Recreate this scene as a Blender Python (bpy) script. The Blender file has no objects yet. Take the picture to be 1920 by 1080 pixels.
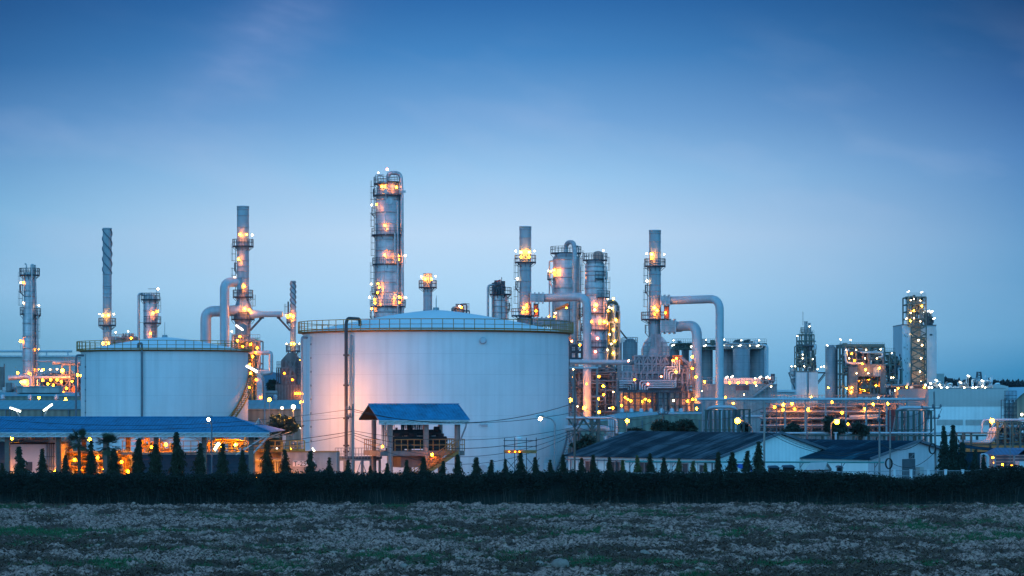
import bpy, math, random
import numpy as np
from mathutils import Vector
PI = math.pi
R_ = math.radians
rnd = random.Random(7)
scn = bpy.context.scene
col = scn.collection

# ---------------- camera ----------------
F = 5000.0      # focal length in photo pixels (1920 wide)
CX, HY, CH = 960.0, 745.0, 8.0
cam_d = bpy.data.cameras.new('camera')
cam_d.sensor_width = 36.0
cam_d.lens = F / 1920.0 * 36.0
cam_d.shift_y = (HY - 540.0) / 1920.0
cam_d.clip_start = 1.0
cam_d.clip_end = 20000.0
cam = bpy.data.objects.new('camera', cam_d)
cam.location = (0, 0, CH)
cam.rotation_euler = (R_(90), 0, 0)
col.objects.link(cam)
scn.camera = cam

# ---------------- dusk sky ----------------
world = bpy.data.worlds.new('World')
scn.world = world
world.use_nodes = True
nt = world.node_tree
nt.nodes.clear()
def N(t, **kw):
    n = nt.nodes.new(t)
    for k, v in kw.items():
        setattr(n, k, v)
    return n
def mth(op, a, b=None, c=None, clamp=False):
    n = nt.nodes.new('ShaderNodeMath'); n.operation = op; n.use_clamp = clamp
    for i, v in enumerate((a, b, c)):
        if v is None: continue
        if isinstance(v, (int, float)): n.inputs[i].default_value = v
        else: nt.links.new(v, n.inputs[i])
    return n.outputs[0]
def ramp(stops, fac):
    n = nt.nodes.new('ShaderNodeValToRGB')
    cr = n.color_ramp
    while len(cr.elements) > 1: cr.elements.remove(cr.elements[-1])
    cr.elements[0].position = stops[0][0]; cr.elements[0].color = (*stops[0][1], 1)
    for p, c in stops[1:]:
        e = cr.elements.new(p); e.color = (*c, 1)
    nt.links.new(fac, n.inputs[0])
    return n.outputs[0]
def mixc(f, a, b, mode='MIX'):
    n = nt.nodes.new('ShaderNodeMix'); n.data_type = 'RGBA'; n.blend_type = mode
    for s, v in ((n.inputs[0], f), (n.inputs[6], a), (n.inputs[7], b)):
        if isinstance(v, (int, float)): s.default_value = v
        elif isinstance(v, tuple): s.default_value = (*v, 1)
        else: nt.links.new(v, s)
    return n.outputs[2]
def L8(r, g, b):      # sRGB 0-255 to linear
    f = lambda c: (c/255/12.92) if c/255 <= .04045 else ((c/255+.055)/1.055)**2.4
    return (f(r), f(g), f(b))
tc = N('ShaderNodeTexCoord')
sep = N('ShaderNodeSeparateXYZ')
nt.links.new(tc.outputs['Generated'], sep.inputs[0])
sx, sy, sz = sep.outputs
hor = mth('SQRT', mth('ADD', mth('MULTIPLY', sx, sx), mth('MULTIPLY', sy, sy)))
elev = mth('DIVIDE', sz, mth('MAXIMUM', hor, .001))            # tangent of the elevation
azim = mth('ARCTAN2', sx, sy)                                  # 0 = ahead
e01 = mth('MULTIPLY', elev, 1/.16, clamp=True)
c_mid = ramp([(0, L8(118, 178, 214)), (.10, L8(138, 193, 229)), (.24, L8(170, 211, 241)), (.38, L8(187, 216, 243)),
              (.515, L8(155, 201, 239)), (.654, L8(116, 168, 220)), (.806, L8(70, 134, 196)), (.93, L8(46, 107, 172)), (1, L8(40, 98, 162))], e01)
c_rt = ramp([(0, L8(44, 114, 160)), (.06, L8(58, 134, 180)), (.14, L8(98, 158, 198)), (.35, L8(106, 157, 201)),
             (.56, L8(84, 134, 190)), (.70, L8(58, 106, 165)), (.85, L8(34, 80, 134)), (.93, L8(24, 68, 120)), (1, L8(18, 60, 112))], e01)
c_lf = ramp([(0, L8(102, 156, 188)), (.13, L8(114, 170, 203)), (.25, L8(138, 186, 221)), (.43, L8(126, 179, 218)),
             (.62, L8(92, 144, 198)), (.77, L8(54, 110, 168)), (.93, L8(34, 84, 142)), (1, L8(28, 76, 132))], e01)
def sm(x): return mth('MULTIPLY', mth('MULTIPLY', x, x), mth('SUBTRACT', 3, mth('MULTIPLY', x, 2)))
def half(x): return mth('POWER', x, 1.5)
f_rt = half(mth('DIVIDE', mth('SUBTRACT', azim, .0), .19, clamp=True))
f_lf = half(mth('DIVIDE', mth('SUBTRACT', -.03, azim), .16, clamp=True))
csky = mixc(f_rt, c_mid, c_rt)
csky = mixc(f_lf, csky, c_lf)
vs_ = N('ShaderNodeVectorMath', operation='SCALE'); nt.links.new(csky, vs_.inputs[0])
nt.links.new(mth('ADD', 1.0, mth('MULTIPLY', mth('SUBTRACT', 1.0, mth('MULTIPLY', e01, 1.6), clamp=True), .16)), vs_.inputs[3]); csky = vs_.outputs[0]
# thin wisps of cloud
mp = N('ShaderNodeCombineXYZ')
nt.links.new(mth('ADD', mth('MULTIPLY', azim, 9), mth('MULTIPLY', elev, -16)), mp.inputs[0])
nt.links.new(mth('ADD', mth('MULTIPLY', azim, 11), mth('MULTIPLY', elev, 34)), mp.inputs[1])
ns = N('ShaderNodeTexNoise'); ns.inputs['Scale'].default_value = 1.0; ns.inputs['Detail'].default_value = 5
ns.inputs['Roughness'].default_value = .5
nt.links.new(mp.outputs[0], ns.inputs['Vector'])
cl = mth('MULTIPLY', mth('SUBTRACT', ns.outputs['Fac'], .5, clamp=True), 1.3, clamp=True)
cw_ = mth('MULTIPLY', mth('MULTIPLY', e01, mth('SUBTRACT', 1.0, e01)), 4.0, clamp=True)
csky = mixc(mth('MULTIPLY', mth('MULTIPLY', cl, .62), mth('MULTIPLY', cw_, cw_)), csky, L8(190, 206, 236))
# one pink wisp, upper left of the view: an elongated soft patch
wx = mth('SUBTRACT', azim, -.093); wy = mth('SUBTRACT', elev, .1315)
wu = mth('ADD', mth('MULTIPLY', wx, .80), mth('MULTIPLY', wy, .60))
wv = mth('ADD', mth('MULTIPLY', wx, -.60), mth('MULTIPLY', wy, .80))
wd = mth('ADD', mth('POWER', mth('ABSOLUTE', mth('DIVIDE', wu, .034)), 2), mth('POWER', mth('ABSOLUTE', mth('DIVIDE', wv, .015)), 2))
wf = mth('POWER', 2.718, mth('MULTIPLY', wd, -1))
ns2 = N('ShaderNodeTexNoise'); ns2.inputs['Scale'].default_value = 4.0; ns2.inputs['Detail'].default_value = 5
nt.links.new(mp.outputs[0], ns2.inputs['Vector'])
wf = mth('MULTIPLY', wf, mth('MULTIPLY', ns2.outputs['Fac'], .48), clamp=True)
csky = mixc(wf, csky, L8(150, 172, 222))
# above the picture and behind the camera: deep blue zenith, afterglow in the west
z01 = mth('MULTIPLY', mth('SUBTRACT', sz, .14), 1/.5, clamp=True)
csky = mixc(z01, csky, (.10, .34, .70))
back = mth('ADD', mth('MULTIPLY', sy, -1.3), .35, clamp=True)
glow = ramp([(0, (.24, 1.22, 2.25)), (.3, (.22, 1.2, 2.2)), (.6, (.13, .62, 1.25)), (1, (.10, .34, .70))], mth('MULTIPLY', sz, 1.0, clamp=True))
csky = mixc(back, csky, glow)
# below the horizon
csky = mixc(mth('MULTIPLY', sz, -12, clamp=True), csky, (.03, .05, .07))
# physical sky, sun just under the horizon behind the camera, adds its faint dusk light
nis = N('ShaderNodeTexSky'); nis.sky_type = 'NISHITA'; nis.sun_disc = False
nis.sun_elevation = R_(-1.0); nis.sun_rotation = R_(200); nis.air_density = 1.0; nis.dust_density = .6
ssum = mixc(.001, csky, nis.outputs[0], 'ADD')
bg = N('ShaderNodeBackground'); bg.inputs[1].default_value = 1.0
wo = N('ShaderNodeOutputWorld')
nt.links.new(ssum, bg.inputs[0]); nt.links.new(bg.outputs[0], wo.inputs[0])

# the last low light after sunset, very weak and very soft
sun_d = bpy.data.lights.new('sun', 'SUN'); sun_d.energy = .12; sun_d.angle = R_(25); sun_d.color = (.86, .84, 1.0)
sun = bpy.data.objects.new('sun', sun_d); sun.rotation_euler = (R_(76), 0, R_(-38)); col.objects.link(sun)

# ---------------- render ----------------
scn.view_settings.view_transform = 'Standard'
scn.view_settings.look = 'None'
scn.view_settings.exposure = 0
scn.view_settings.gamma = 1
cy = scn.cycles
cy.use_denoising = True
cy.max_bounces = 5; cy.diffuse_bounces = 2; cy.glossy_bounces = 3; cy.transmission_bounces = 3
cy.caustics_reflective = False; cy.caustics_refractive = False
cy.sample_clamp_indirect = 3.0
cy.use_light_tree = True

# ---------------- pixel helpers (photo pixels at a depth Y in metres) ----------------
def X(px, Y): return (px - CX) / F * Y
def Z(py, Y): return CH + (HY - py) / F * Y
def S(p, Y): return p / F * Y
def P(px, py, Y): return (X(px, Y), Y, Z(py, Y))

# ---------------- materials ----------------
MATS = {}
def M(name, c, rough=.6, metal=0.0, var=.18, scale=1.5, bump=0.0, bscale=20, sx=None, seam=0, seamw=.02, seamd=.35,
      wave=0, wdir='X', wamt=.25, streak=0, obj=True, spec=.5, c2=None, c2t=.55):
    if name in MATS: return MATS[name]
    m = bpy.data.materials.new(name); m.use_nodes = True
    t = m.node_tree; n = t.nodes; l = t.links
    b = n['Principled BSDF']
    b.inputs['Roughness'].default_value = rough; b.inputs['Metallic'].default_value = metal
    b.inputs['Specular IOR Level'].default_value = spec
    tcn = n.new('ShaderNodeTexCoord'); co = tcn.outputs['Object']
    def mm(op, a, bb=None):
        q = n.new('ShaderNodeMath'); q.operation = op
        for i, v in enumerate((a, bb)):
            if v is None: continue
            if isinstance(v, (int, float)): q.inputs[i].default_value = v
            else: l.new(v, q.inputs[i])
        return q.outputs[0]
    no = n.new('ShaderNodeTexNoise'); no.inputs['Scale'].default_value = scale; no.inputs['Detail'].default_value = 6
    no.inputs['Roughness'].default_value = .6
    l.new(co, no.inputs['Vector'])
    mr = n.new('ShaderNodeMapRange'); mr.inputs[1].default_value = .3; mr.inputs[2].default_value = .7
    mr.inputs[3].default_value = 1 - var; mr.inputs[4].default_value = 1 + var
    l.new(no.outputs['Fac'], mr.inputs[0])
    f = mr.outputs[0]
    sp = n.new('ShaderNodeSeparateXYZ'); l.new(co, sp.inputs[0])
    if streak:
        mpg = n.new('ShaderNodeMapping'); mpg.inputs['Scale'].default_value = (1.6, 1.6, .06)
        l.new(co, mpg.inputs[0])
        n2 = n.new('ShaderNodeTexNoise'); n2.inputs['Scale'].default_value = 1.0; n2.inputs['Detail'].default_value = 4
        l.new(mpg.outputs[0], n2.inputs['Vector'])
        m2 = n.new('ShaderNodeMapRange'); m2.inputs[1].default_value = .45; m2.inputs[2].default_value = .75
        m2.inputs[3].default_value = 1; m2.inputs[4].default_value = 1 - streak
        l.new(n2.outputs['Fac'], m2.inputs[0]); f = mm('MULTIPLY', f, m2.outputs[0])
    if seam:
        fr = mm('FRACT', mm('DIVIDE', sp.outputs[2], seam))
        f = mm('MULTIPLY', f, mm('SUBTRACT', 1.0, mm('MULTIPLY', mm('LESS_THAN', fr, seamw), seamd)))
    if wave:
        o = {'X': 0, 'Y': 1, 'Z': 2}[wdir]
        wv_ = mm('SINE', mm('MULTIPLY', sp.outputs[o], 2*PI/wave))
        f = mm('MULTIPLY', f, mm('ADD', 1.0 - wamt*.5, mm('MULTIPLY', wv_, wamt*.5)))
    vm = n.new('ShaderNodeVectorMath'); vm.operation = 'SCALE'
    if c2:
        mx = n.new('ShaderNodeMix'); mx.data_type = 'RGBA'
        n3 = n.new('ShaderNodeTexNoise'); n3.inputs['Scale'].default_value = scale*.6; n3.inputs['Detail'].default_value = 8
        n3.inputs['Roughness'].default_value = .7
        if sx:
            mp3 = n.new('ShaderNodeMapping'); mp3.inputs['Scale'].default_value = sx; l.new(co, mp3.inputs[0]); l.new(mp3.outputs[0], n3.inputs['Vector'])
        else: l.new(co, n3.inputs['Vector'])
        m3 = n.new('ShaderNodeMapRange'); m3.inputs[1].default_value = c2t; m3.inputs[2].default_value = c2t+.08
        l.new(n3.outputs['Fac'], m3.inputs[0]); l.new(m3.outputs[0], mx.inputs[0])
        mx.inputs[6].default_value = (*c, 1); mx.inputs[7].default_value = (*c2, 1)
        l.new(mx.outputs[2], vm.inputs[0])
    else:
        vm.inputs[0].default_value = c
    l.new(f, vm.inputs[3]); l.new(vm.outputs[0], b.inputs['Base Color'])
    if bump:
        nb = n.new('ShaderNodeTexNoise'); nb.inputs['Scale'].default_value = bscale; nb.inputs['Detail'].default_value = 4
        l.new(co, nb.inputs['Vector'])
        bp = n.new('ShaderNodeBump'); bp.inputs['Strength'].default_value = bump; bp.inputs['Distance'].default_value = .05
        l.new(nb.outputs['Fac'], bp.inputs['Height']); l.new(bp.outputs[0], b.inputs['Normal'])
    MATS[name] = m
    return m
def EM(name, c, s):
    if name in MATS: return MATS[name]
    m = bpy.data.materials.new(name); m.use_nodes = True
    t = m.node_tree; t.nodes.clear()
    e = t.nodes.new('ShaderNodeEmission'); e.inputs[0].default_value = (*c, 1); e.inputs[1].default_value = s
    o = t.nodes.new('ShaderNodeOutputMaterial'); t.links.new(e.outputs[0], o.inputs[0])
    MATS[name] = m
    return m

m_tank = M('tank_white', (.62, .645, .66), .55, 0, .05, .3, seam=2.05, seamw=.022, seamd=.15, streak=.13)
m_tankroof = M('tank_roof_white', (.66, .70, .72), .6, 0, .06, .5)
m_clad = M('aluminium_cladding', (.50, .43, .43), .45, .4, .22, 1.1, seam=1.0, seamw=.07, seamd=.30, streak=.3, bump=.12, bscale=5)  # base reddened to stand in for sodium lamp glow on the columns
m_clad2 = M('dark_cladding', (.27, .275, .30), .5, .35, .2, .8, seam=.9, seamw=.07, seamd=.25, streak=.3)
m_stack = M('stack_grey_paint', (.34, .34, .36), .5, .15, .16, .6, streak=.22)
m_duct = M('duct_grey_paint', (.44, .44, .46), .5, .15, .10, .5, streak=.15)
m_steel = M('dark_steel', (.06, .07, .085), .6, .3, .2, 3)
m_galv = M('galvanised_steel', (.24, .25, .27), .5, .4, .2, 3)
m_pink = M('weathered_steel_frame', (.22, .19, .19), .6, .1, .25, 2)
m_brown = M('refractory_brown', (.20, .15, .14), .7, .1, .28, 1.0, streak=.4)
m_rust = M('rusty_handrail_yellow', (.30, .15, .035), .6, .1, .25, 4)
m_yel = M('yellow_paint', (.42, .24, .04), .5, 0, .2, 3)
m_green = M('green_painted_steel', (.025, .06, .055), .5, .1, .25, 2)
m_pipe = M('pale_pipe_paint', (.42, .46, .50), .45, .25, .12, 1.5)
m_dpipe = M('dark_pipe_paint', (.09, .115, .14), .45, .1, .15, 1.5)
m_wall = M('white_wall_render', (.58, .58, .60), .7, 0, .08, .8, streak=.18)
m_wallb = M('white_metal_cladding', (.84, .82, .80), .6, 0, .05, .8, wave=.5, wamt=.06, streak=.08)
m_greyp = M('grey_metal_cladding', (.46, .42, .40), .6, 0, .05, .8, wave=.5, wamt=.05)
m_conc = M('stained_concrete', (.36, .34, .33), .85, 0, .15, 1.2, streak=.55)
m_blue = M('blue_sheet_roof', (.006, .215, .385), .7, .1, .22, 1.0, streak=.4)
m_navy = M('navy_louvre', (.03, .055, .09), .5, .1, .15, 2)
m_teal = M('teal_sheet_roof', (.12, .34, .38), .5, .1, .10, .6, wave=.8, wamt=.12)
m_tealw = M('teal_cladding', (.20, .20, .16), .6, 0, .12, .8, wave=.8, wamt=.3)
m_roofdk = M('weathered_fibre_cement_roof', (.012, .042, .065), .85, 0, .45, .5, wave=.5, wamt=.25, wdir='Y', c2=(.03, .11, .15), c2t=.55, sx=(.22, 2.2, 1), spec=0)
m_window = M('dark_window_glass', (.03, .04, .05), .5, 0, .1, 2)
m_black = M('dull_black', (.015, .015, .018), .8, 0, .3, 3)
m_orange = M('orange_paint_and_glow', (.65, .16, .03), .6, 0, .1, 3)
m_red = M('red_fabric', (.5, .08, .06), .7, 0, .1, 3)
m_wood = M('grey_pole_concrete', (.20, .19, .19), .8, 0, .2, 1.5, streak=.3)
m_bark = M('bark', (.07, .05, .035), .9, 0, .3, 8)
m_wire = M('wire_black', (.02, .025, .03), .6, 0, .1, 1)
m_silo = M('silo_steel', (.26, .25, .27), .6, .2, .15, .5, seam=1.6, seamw=.05, seamd=.25, streak=.25)
m_silod = M('silo_dark_steel', (.18, .175, .185), .6, .15, .15, .5, seam=1.6, seamw=.05, seamd=.3, streak=.25)
m_stone = M('pale_stone', (.26, .17, .14), .9, 0, .3, 3, bump=.5, bscale=6)
m_stair = M('dark_stained_panels', (.30, .31, .32), .7, 0, .25, .8, streak=.6)

EM('sodium', (1.0, .25, .003), 110); EM('sodium_bright', (1.0, .26, .003), 270); EM('sodium_dim', (1.0, .22, .003), 45); EM('sodium_flood', (1.0, .32, .05), 3600)
EM('yellow', (1.0, .38, .008), 150); EM('white', (1.0, .66, .28), 34); EM('white_cool', (1.0, .84, .48), 30); EM('tube_white', (1.0, .93, .75), 9); EM('tube_yellow', (1.0, .8, .4), 14); EM('tube_white_cool', (.95, 1.0, .8), 8); EM('red_glow', (1, .22, .10), 30)

m_grn2 = M('grey_green_steel', (.10, .125, .11), .6, .1, .25, 2)
# ---------------- mesh builder ----------------
class MB:
    def __init__(s): s.v = []; s.f = []; s.sm = []
    def add(s, v, f, smooth=False):
        o = len(s.v); s.v += [tuple(p) for p in v]
        s.f += [tuple(i + o for i in q) for q in f]; s.sm += [smooth]*len(f)
        return s
    def bx(s, x0, x1, y0, y1, z0, z1):
        v = [(x, y, z) for z in (z0, z1) for y in (y0, y1) for x in (x0, x1)]
        return s.add(v, [(0,2,3,1),(4,5,7,6),(0,1,5,4),(2,6,7,3),(0,4,6,2),(1,3,7,5)])
    def box(s, c, d): return s.bx(c[0]-d[0]/2, c[0]+d[0]/2, c[1]-d[1]/2, c[1]+d[1]/2, c[2]-d[2]/2, c[2]+d[2]/2)
    def frame(s, p, q):
        p = Vector(p); q = Vector(q); d = (q - p)
        L = d.length
        if L < 1e-6: d = Vector((0,0,1))
        d.normalize()
        u = d.cross(Vector((0,0,1)))
        if u.length < 1e-3: u = Vector((1,0,0))
        u.normalize(); w = u.cross(d)
        return p, q, u, w
    def beam(s, p, q, w=.1, h=None):
        h = h or w
        p, q, u, t = s.frame(p, q)
        v = [a + u*i*w/2 + t*j*h/2 for a in (p, q) for i, j in ((-1,-1),(1,-1),(1,1),(-1,1))]
        return s.add(v, [(0,1,2,3),(7,6,5,4),(0,4,5,1),(1,5,6,2),(2,6,7,3),(3,7,4,0)])
    def cyl(s, p, q, r, r2=None, n=12, caps=True):
        r2 = r if r2 is None else r2
        p, q, u, t = s.frame(p, q)
        v = [a + (u*math.cos(k*2*PI/n) + t*math.sin(k*2*PI/n))*rr for a, rr in ((p, r), (q, r2)) for k in range(n)]
        s.add(v, [(k, (k+1) % n, n+(k+1) % n, n+k) for k in range(n)], True)
        if caps:
            s.add(v[:n], [tuple(range(n-1, -1, -1))]); s.add(v[n:], [tuple(range(n))])
        return s
    def tube(s, pts, r, n=8, caps=True):
        pts = [Vector(p) for p in pts]
        m = len(pts); rings = []
        pu = None
        for i, p in enumerate(pts):
            d = (pts[min(i+1, m-1)] - pts[max(i-1, 0)]).normalized()
            if pu is None:
                u = d.cross(Vector((0,0,1)))
                if u.length < 1e-3: u = Vector((1,0,0))
            else: u = pu - d*pu.dot(d)
            u.normalize(); pu = u; w = u.cross(d)
            rr = r[i] if isinstance(r, (list, tuple)) else r
            rings += [p + (u*math.cos(k*2*PI/n) + w*math.sin(k*2*PI/n))*rr for k in range(n)]
        f = [(i*n+k, i*n+(k+1) % n, (i+1)*n+(k+1) % n, (i+1)*n+k) for i in range(m-1) for k in range(n)]
        s.add(rings, f, True)
        if caps:
            s.add(rings[:n], [tuple(range(n-1, -1, -1))]); s.add(rings[-n:], [tuple(range(n))])
        return s
    def lathe(s, prof, c, n=32, a0=0, a1=2*PI):
        full = abs(a1-a0-2*PI) < 1e-6
        k_ = n if full else n+1
        v = [(c[0]+r*math.cos(a0+(a1-a0)*k/n), c[1]+r*math.sin(a0+(a1-a0)*k/n), z) for r, z in prof for k in range(k_)]
        f = []
        for i in range(len(prof)-1):
            for k in range(n):
                k2 = (k+1) % k_ if full else k+1
                f.append((i*k_+k, i*k_+k2, (i+1)*k_+k2, (i+1)*k_+k))
        # profile given bottom to top; outside facing
        return s.add(v, f, True)
    def disc(s, c, r, n=24):
        v = [(c[0]+r*math.cos(2*PI*k/n), c[1]+r*math.sin(2*PI*k/n), c[2]) for k in range(n)]
        return s.add(v, [tuple(range(n))])
    def prism(s, pts, d):       # polygon pts extruded by vector d
        n = len(pts); d = Vector(d)
        v = [Vector(p) for p in pts]; v += [p + d for p in v]
        return s.add(v, [tuple(range(n-1, -1, -1)), tuple(range(n, 2*n))] + [(k, (k+1) % n, n+(k+1) % n, n+k) for k in range(n)])
    def build(s, name, mat, parent=None, local=False):
        me = bpy.data.meshes.new(name)
        v = s.v
        if parent is not None and not local:
            o = Vector((0,0,0)); q = parent
            while q is not None: o += q.location; q = q.parent
            v = [(a-o.x, b-o.y, c-o.z) for a, b, c in v]
        me.from_pydata(v, [], s.f)
        me.polygons.foreach_set('use_smooth', s.sm)
        me.materials.append(mat)
        me.update()
        ob = bpy.data.objects.new(name, me)
        ob.parent = parent
        col.objects.link(ob)
        return ob

def rpath(pts, rad, k=6):       # round the corners of a polyline
    pts = [Vector(p) for p in pts]; out = [pts[0]]
    for i in range(1, len(pts)-1):
        a, b, c = pts[i-1], pts[i], pts[i+1]
        d1 = (a-b); d2 = (c-b)
        q = min(rad, d1.length*.49, d2.length*.49)
        p1 = b + d1.normalized()*q; p2 = b + d2.normalized()*q
        for j in range(k+1):
            t = j/k
            out.append(p1*(1-t)**2 + b*2*t*(1-t) + p2*t*t)
    out.append(pts[-1])
    return out

def tag(o, label=None, cat=None, group=None, kind=None):
    if label: o['label'] = label
    if cat: o['category'] = cat
    if group: o['group'] = group
    if kind: o['kind'] = kind
    return o
def thing(name, label, cat, loc=(0,0,0), rz=0, group=None):
    o = bpy.data.objects.new(name, None); o.location = loc; o.rotation_euler = (0,0,rz)
    o.empty_display_size = .5
    col.objects.link(o)
    return tag(o, label, cat, group)
def copy_tree(o, parent=None):
    c = o.copy(); col.objects.link(c); c.parent = parent
    for ch in o.children: copy_tree(ch, c)
    return c

BULB = {}
def bulb_mesh(mat, r):
    k = (mat, r)
    if k not in BULB:
        b = MB(); b.lathe([(.001, -r), (r*.7, -r*.7), (r, 0), (r*.7, r*.7), (.001, r)], (0,0,0), 8)
        me = bpy.data.meshes.new('bulb'); me.from_pydata(b.v, [], b.f); me.materials.append(MATS[mat]); me.update()
        BULB[k] = me
    return BULB[k]
def lamp(parent, pos, mat='sodium', r=.2, post=1.0, base=None, pm=None):
    """lamp fitting (bracket, hood) with its lit bulb, as a part of parent"""
    x, y, z = pos
    if r > .15 and mat != 'sodium_flood': r *= .54 if mat.startswith('white') else .74
    b = MB()
    w = min(.05, r*.3)
    p0 = base if base is not None else (x, y, z-post)
    b.beam(p0, (x, y, z-r*1.02), w)
    b.cyl((x, y, z+r*1.02), (x, y, z+r*1.4), r*.9, r*.3, n=8)
    b.beam((x, y+r*1.05, z-r), (x, y+r*1.05, z+r*1.1), w)
    f = b.build('lamp', pm or m_galv, parent)
    bo = bpy.data.objects.new('bulb', bulb_mesh(mat, r)); bo.parent = f; col.objects.link(bo)
    o = Vector((0,0,0)); q = f
    while q is not None: o += q.location; q = q.parent
    bo.location = Vector(pos) - o
    return f
def flood(parent, p, q, mat='white', w=.25, post=None, name='lamp'):
    """long floodlight luminaire from p to q"""
    b = MB()
    b.beam((p[0], p[1]+w*.7, p[2]+w*.5), (q[0], q[1]+w*.7, q[2]+w*.5), w*1.15, w*.5)
    if post: b.beam(((p[0]+q[0])/2, p[1]+w*1.2, (p[2]+q[2])/2), post, .12)
    f = b.build(name, m_galv, parent)
    b = MB(); b.beam(p, q, w, w*.7)
    b.build('lens', MATS['tube_'+mat], f)
    return f

def platform(parent, cx, cy_, z, ri, ro, a0=0, a1=360, mat=None, rail=1.1, n=24, tw=.07, brackets=True):
    mat = mat or m_steel
    a0, a1 = R_(a0), R_(a1)
    full = abs(a1-a0-2*PI) < 1e-3
    n = max(4, int(n*(a1-a0)/(2*PI)))
    t = .22
    b = MB()
    b.lathe([(ri, z-t), (ro, z-t), (ro, z), (ri, z), (ri, z-t)], (cx, cy_), n, a0, a1)
    if brackets:
        for k in range(0, n+1, 3):
            a = a0+(a1-a0)*k/n
            b.beam((cx+ri*math.cos(a), cy_+ri*math.sin(a), z-.9), (cx+ro*math.cos(a), cy_+ro*math.sin(a), z-t), .08)
    pl = b.build('platform', mat, parent)
    b = MB()
    for h in (rail, rail*.55):
        b.lathe([(ro-tw, z+h), (ro, z+h), (ro, z+h+tw), (ro-tw, z+h+tw), (ro-tw, z+h)], (cx, cy_), n, a0, a1)
    for k in range(n+(0 if full else 1)):
        a = a0+(a1-a0)*k/n
        x, y = cx+(ro-tw/2)*math.cos(a), cy_+(ro-tw/2)*math.sin(a)
        b.beam((x, y, z), (x, y, z+rail), tw)
    if not full:
        for a in (a0, a1):
            b.beam((cx+ri*math.cos(a), cy_+ri*math.sin(a), z+rail), (cx+ro*math.cos(a), cy_+ro*math.sin(a), z+rail), tw)
    b.build('railing', mat, pl)
    return pl
def ladder(parent, cx, cy_, r, a, z0, z1, mat=None, cage=True):
    mat = mat or m_steel; a = R_(a); b = MB()
    d = Vector((math.cos(a), math.sin(a), 0)); t = Vector((-d.y, d.x, 0))
    c = Vector((cx, cy_, 0)) + d*(r+.25)
    for s in (-.28, .28):
        b.beam(c + t*s + Vector((0,0,z0)), c + t*s + Vector((0,0,z1)), .07)
    z = z0+.3
    while z < z1:
        b.beam(c - t*.28 + Vector((0,0,z)), c + t*.28 + Vector((0,0,z)), .05); z += .6
    if cage:
        z = z0+1.5
        while z < z1+.6:
            pts = [c + t*(.42*math.cos(k)) + d*(.75*math.sin(k)) + Vector((0,0,z)) for k in (0, PI/4, PI/2, 3*PI/4, PI)]
            for i in range(4): b.beam(pts[i], pts[i+1], .05)
            z += 1.2
        for k in (PI/4, PI/2, 3*PI/4):
            q = c + t*(.42*math.cos(k)) + d*(.75*math.sin(k))
            b.beam(q + Vector((0,0,z0+1.5)), q + Vector((0,0,z1+.5)), .04)
    return b.build('ladder', mat, parent)

def duct(parent, pts, r, bend, mat=None, ring=2.6, name='duct', n=24):
    b = MB()
    path = rpath(pts, bend, 8)
    b.tube(path, r, n)
    acc = 0; last = path[0]
    for i in range(1, len(path)):
        seg = (path[i]-last); L = seg.length
        if L < 1e-5: continue
        d = seg/L; s = ring - acc
        while s < L:
            c = last + d*s
            b.cyl(c - d*.06, c + d*.06, r*1.035, n=n, caps=True)
            s += ring
        acc = (acc + L) % ring
        last = path[i]
    return b.build(name, mat or m_duct, parent)

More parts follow.
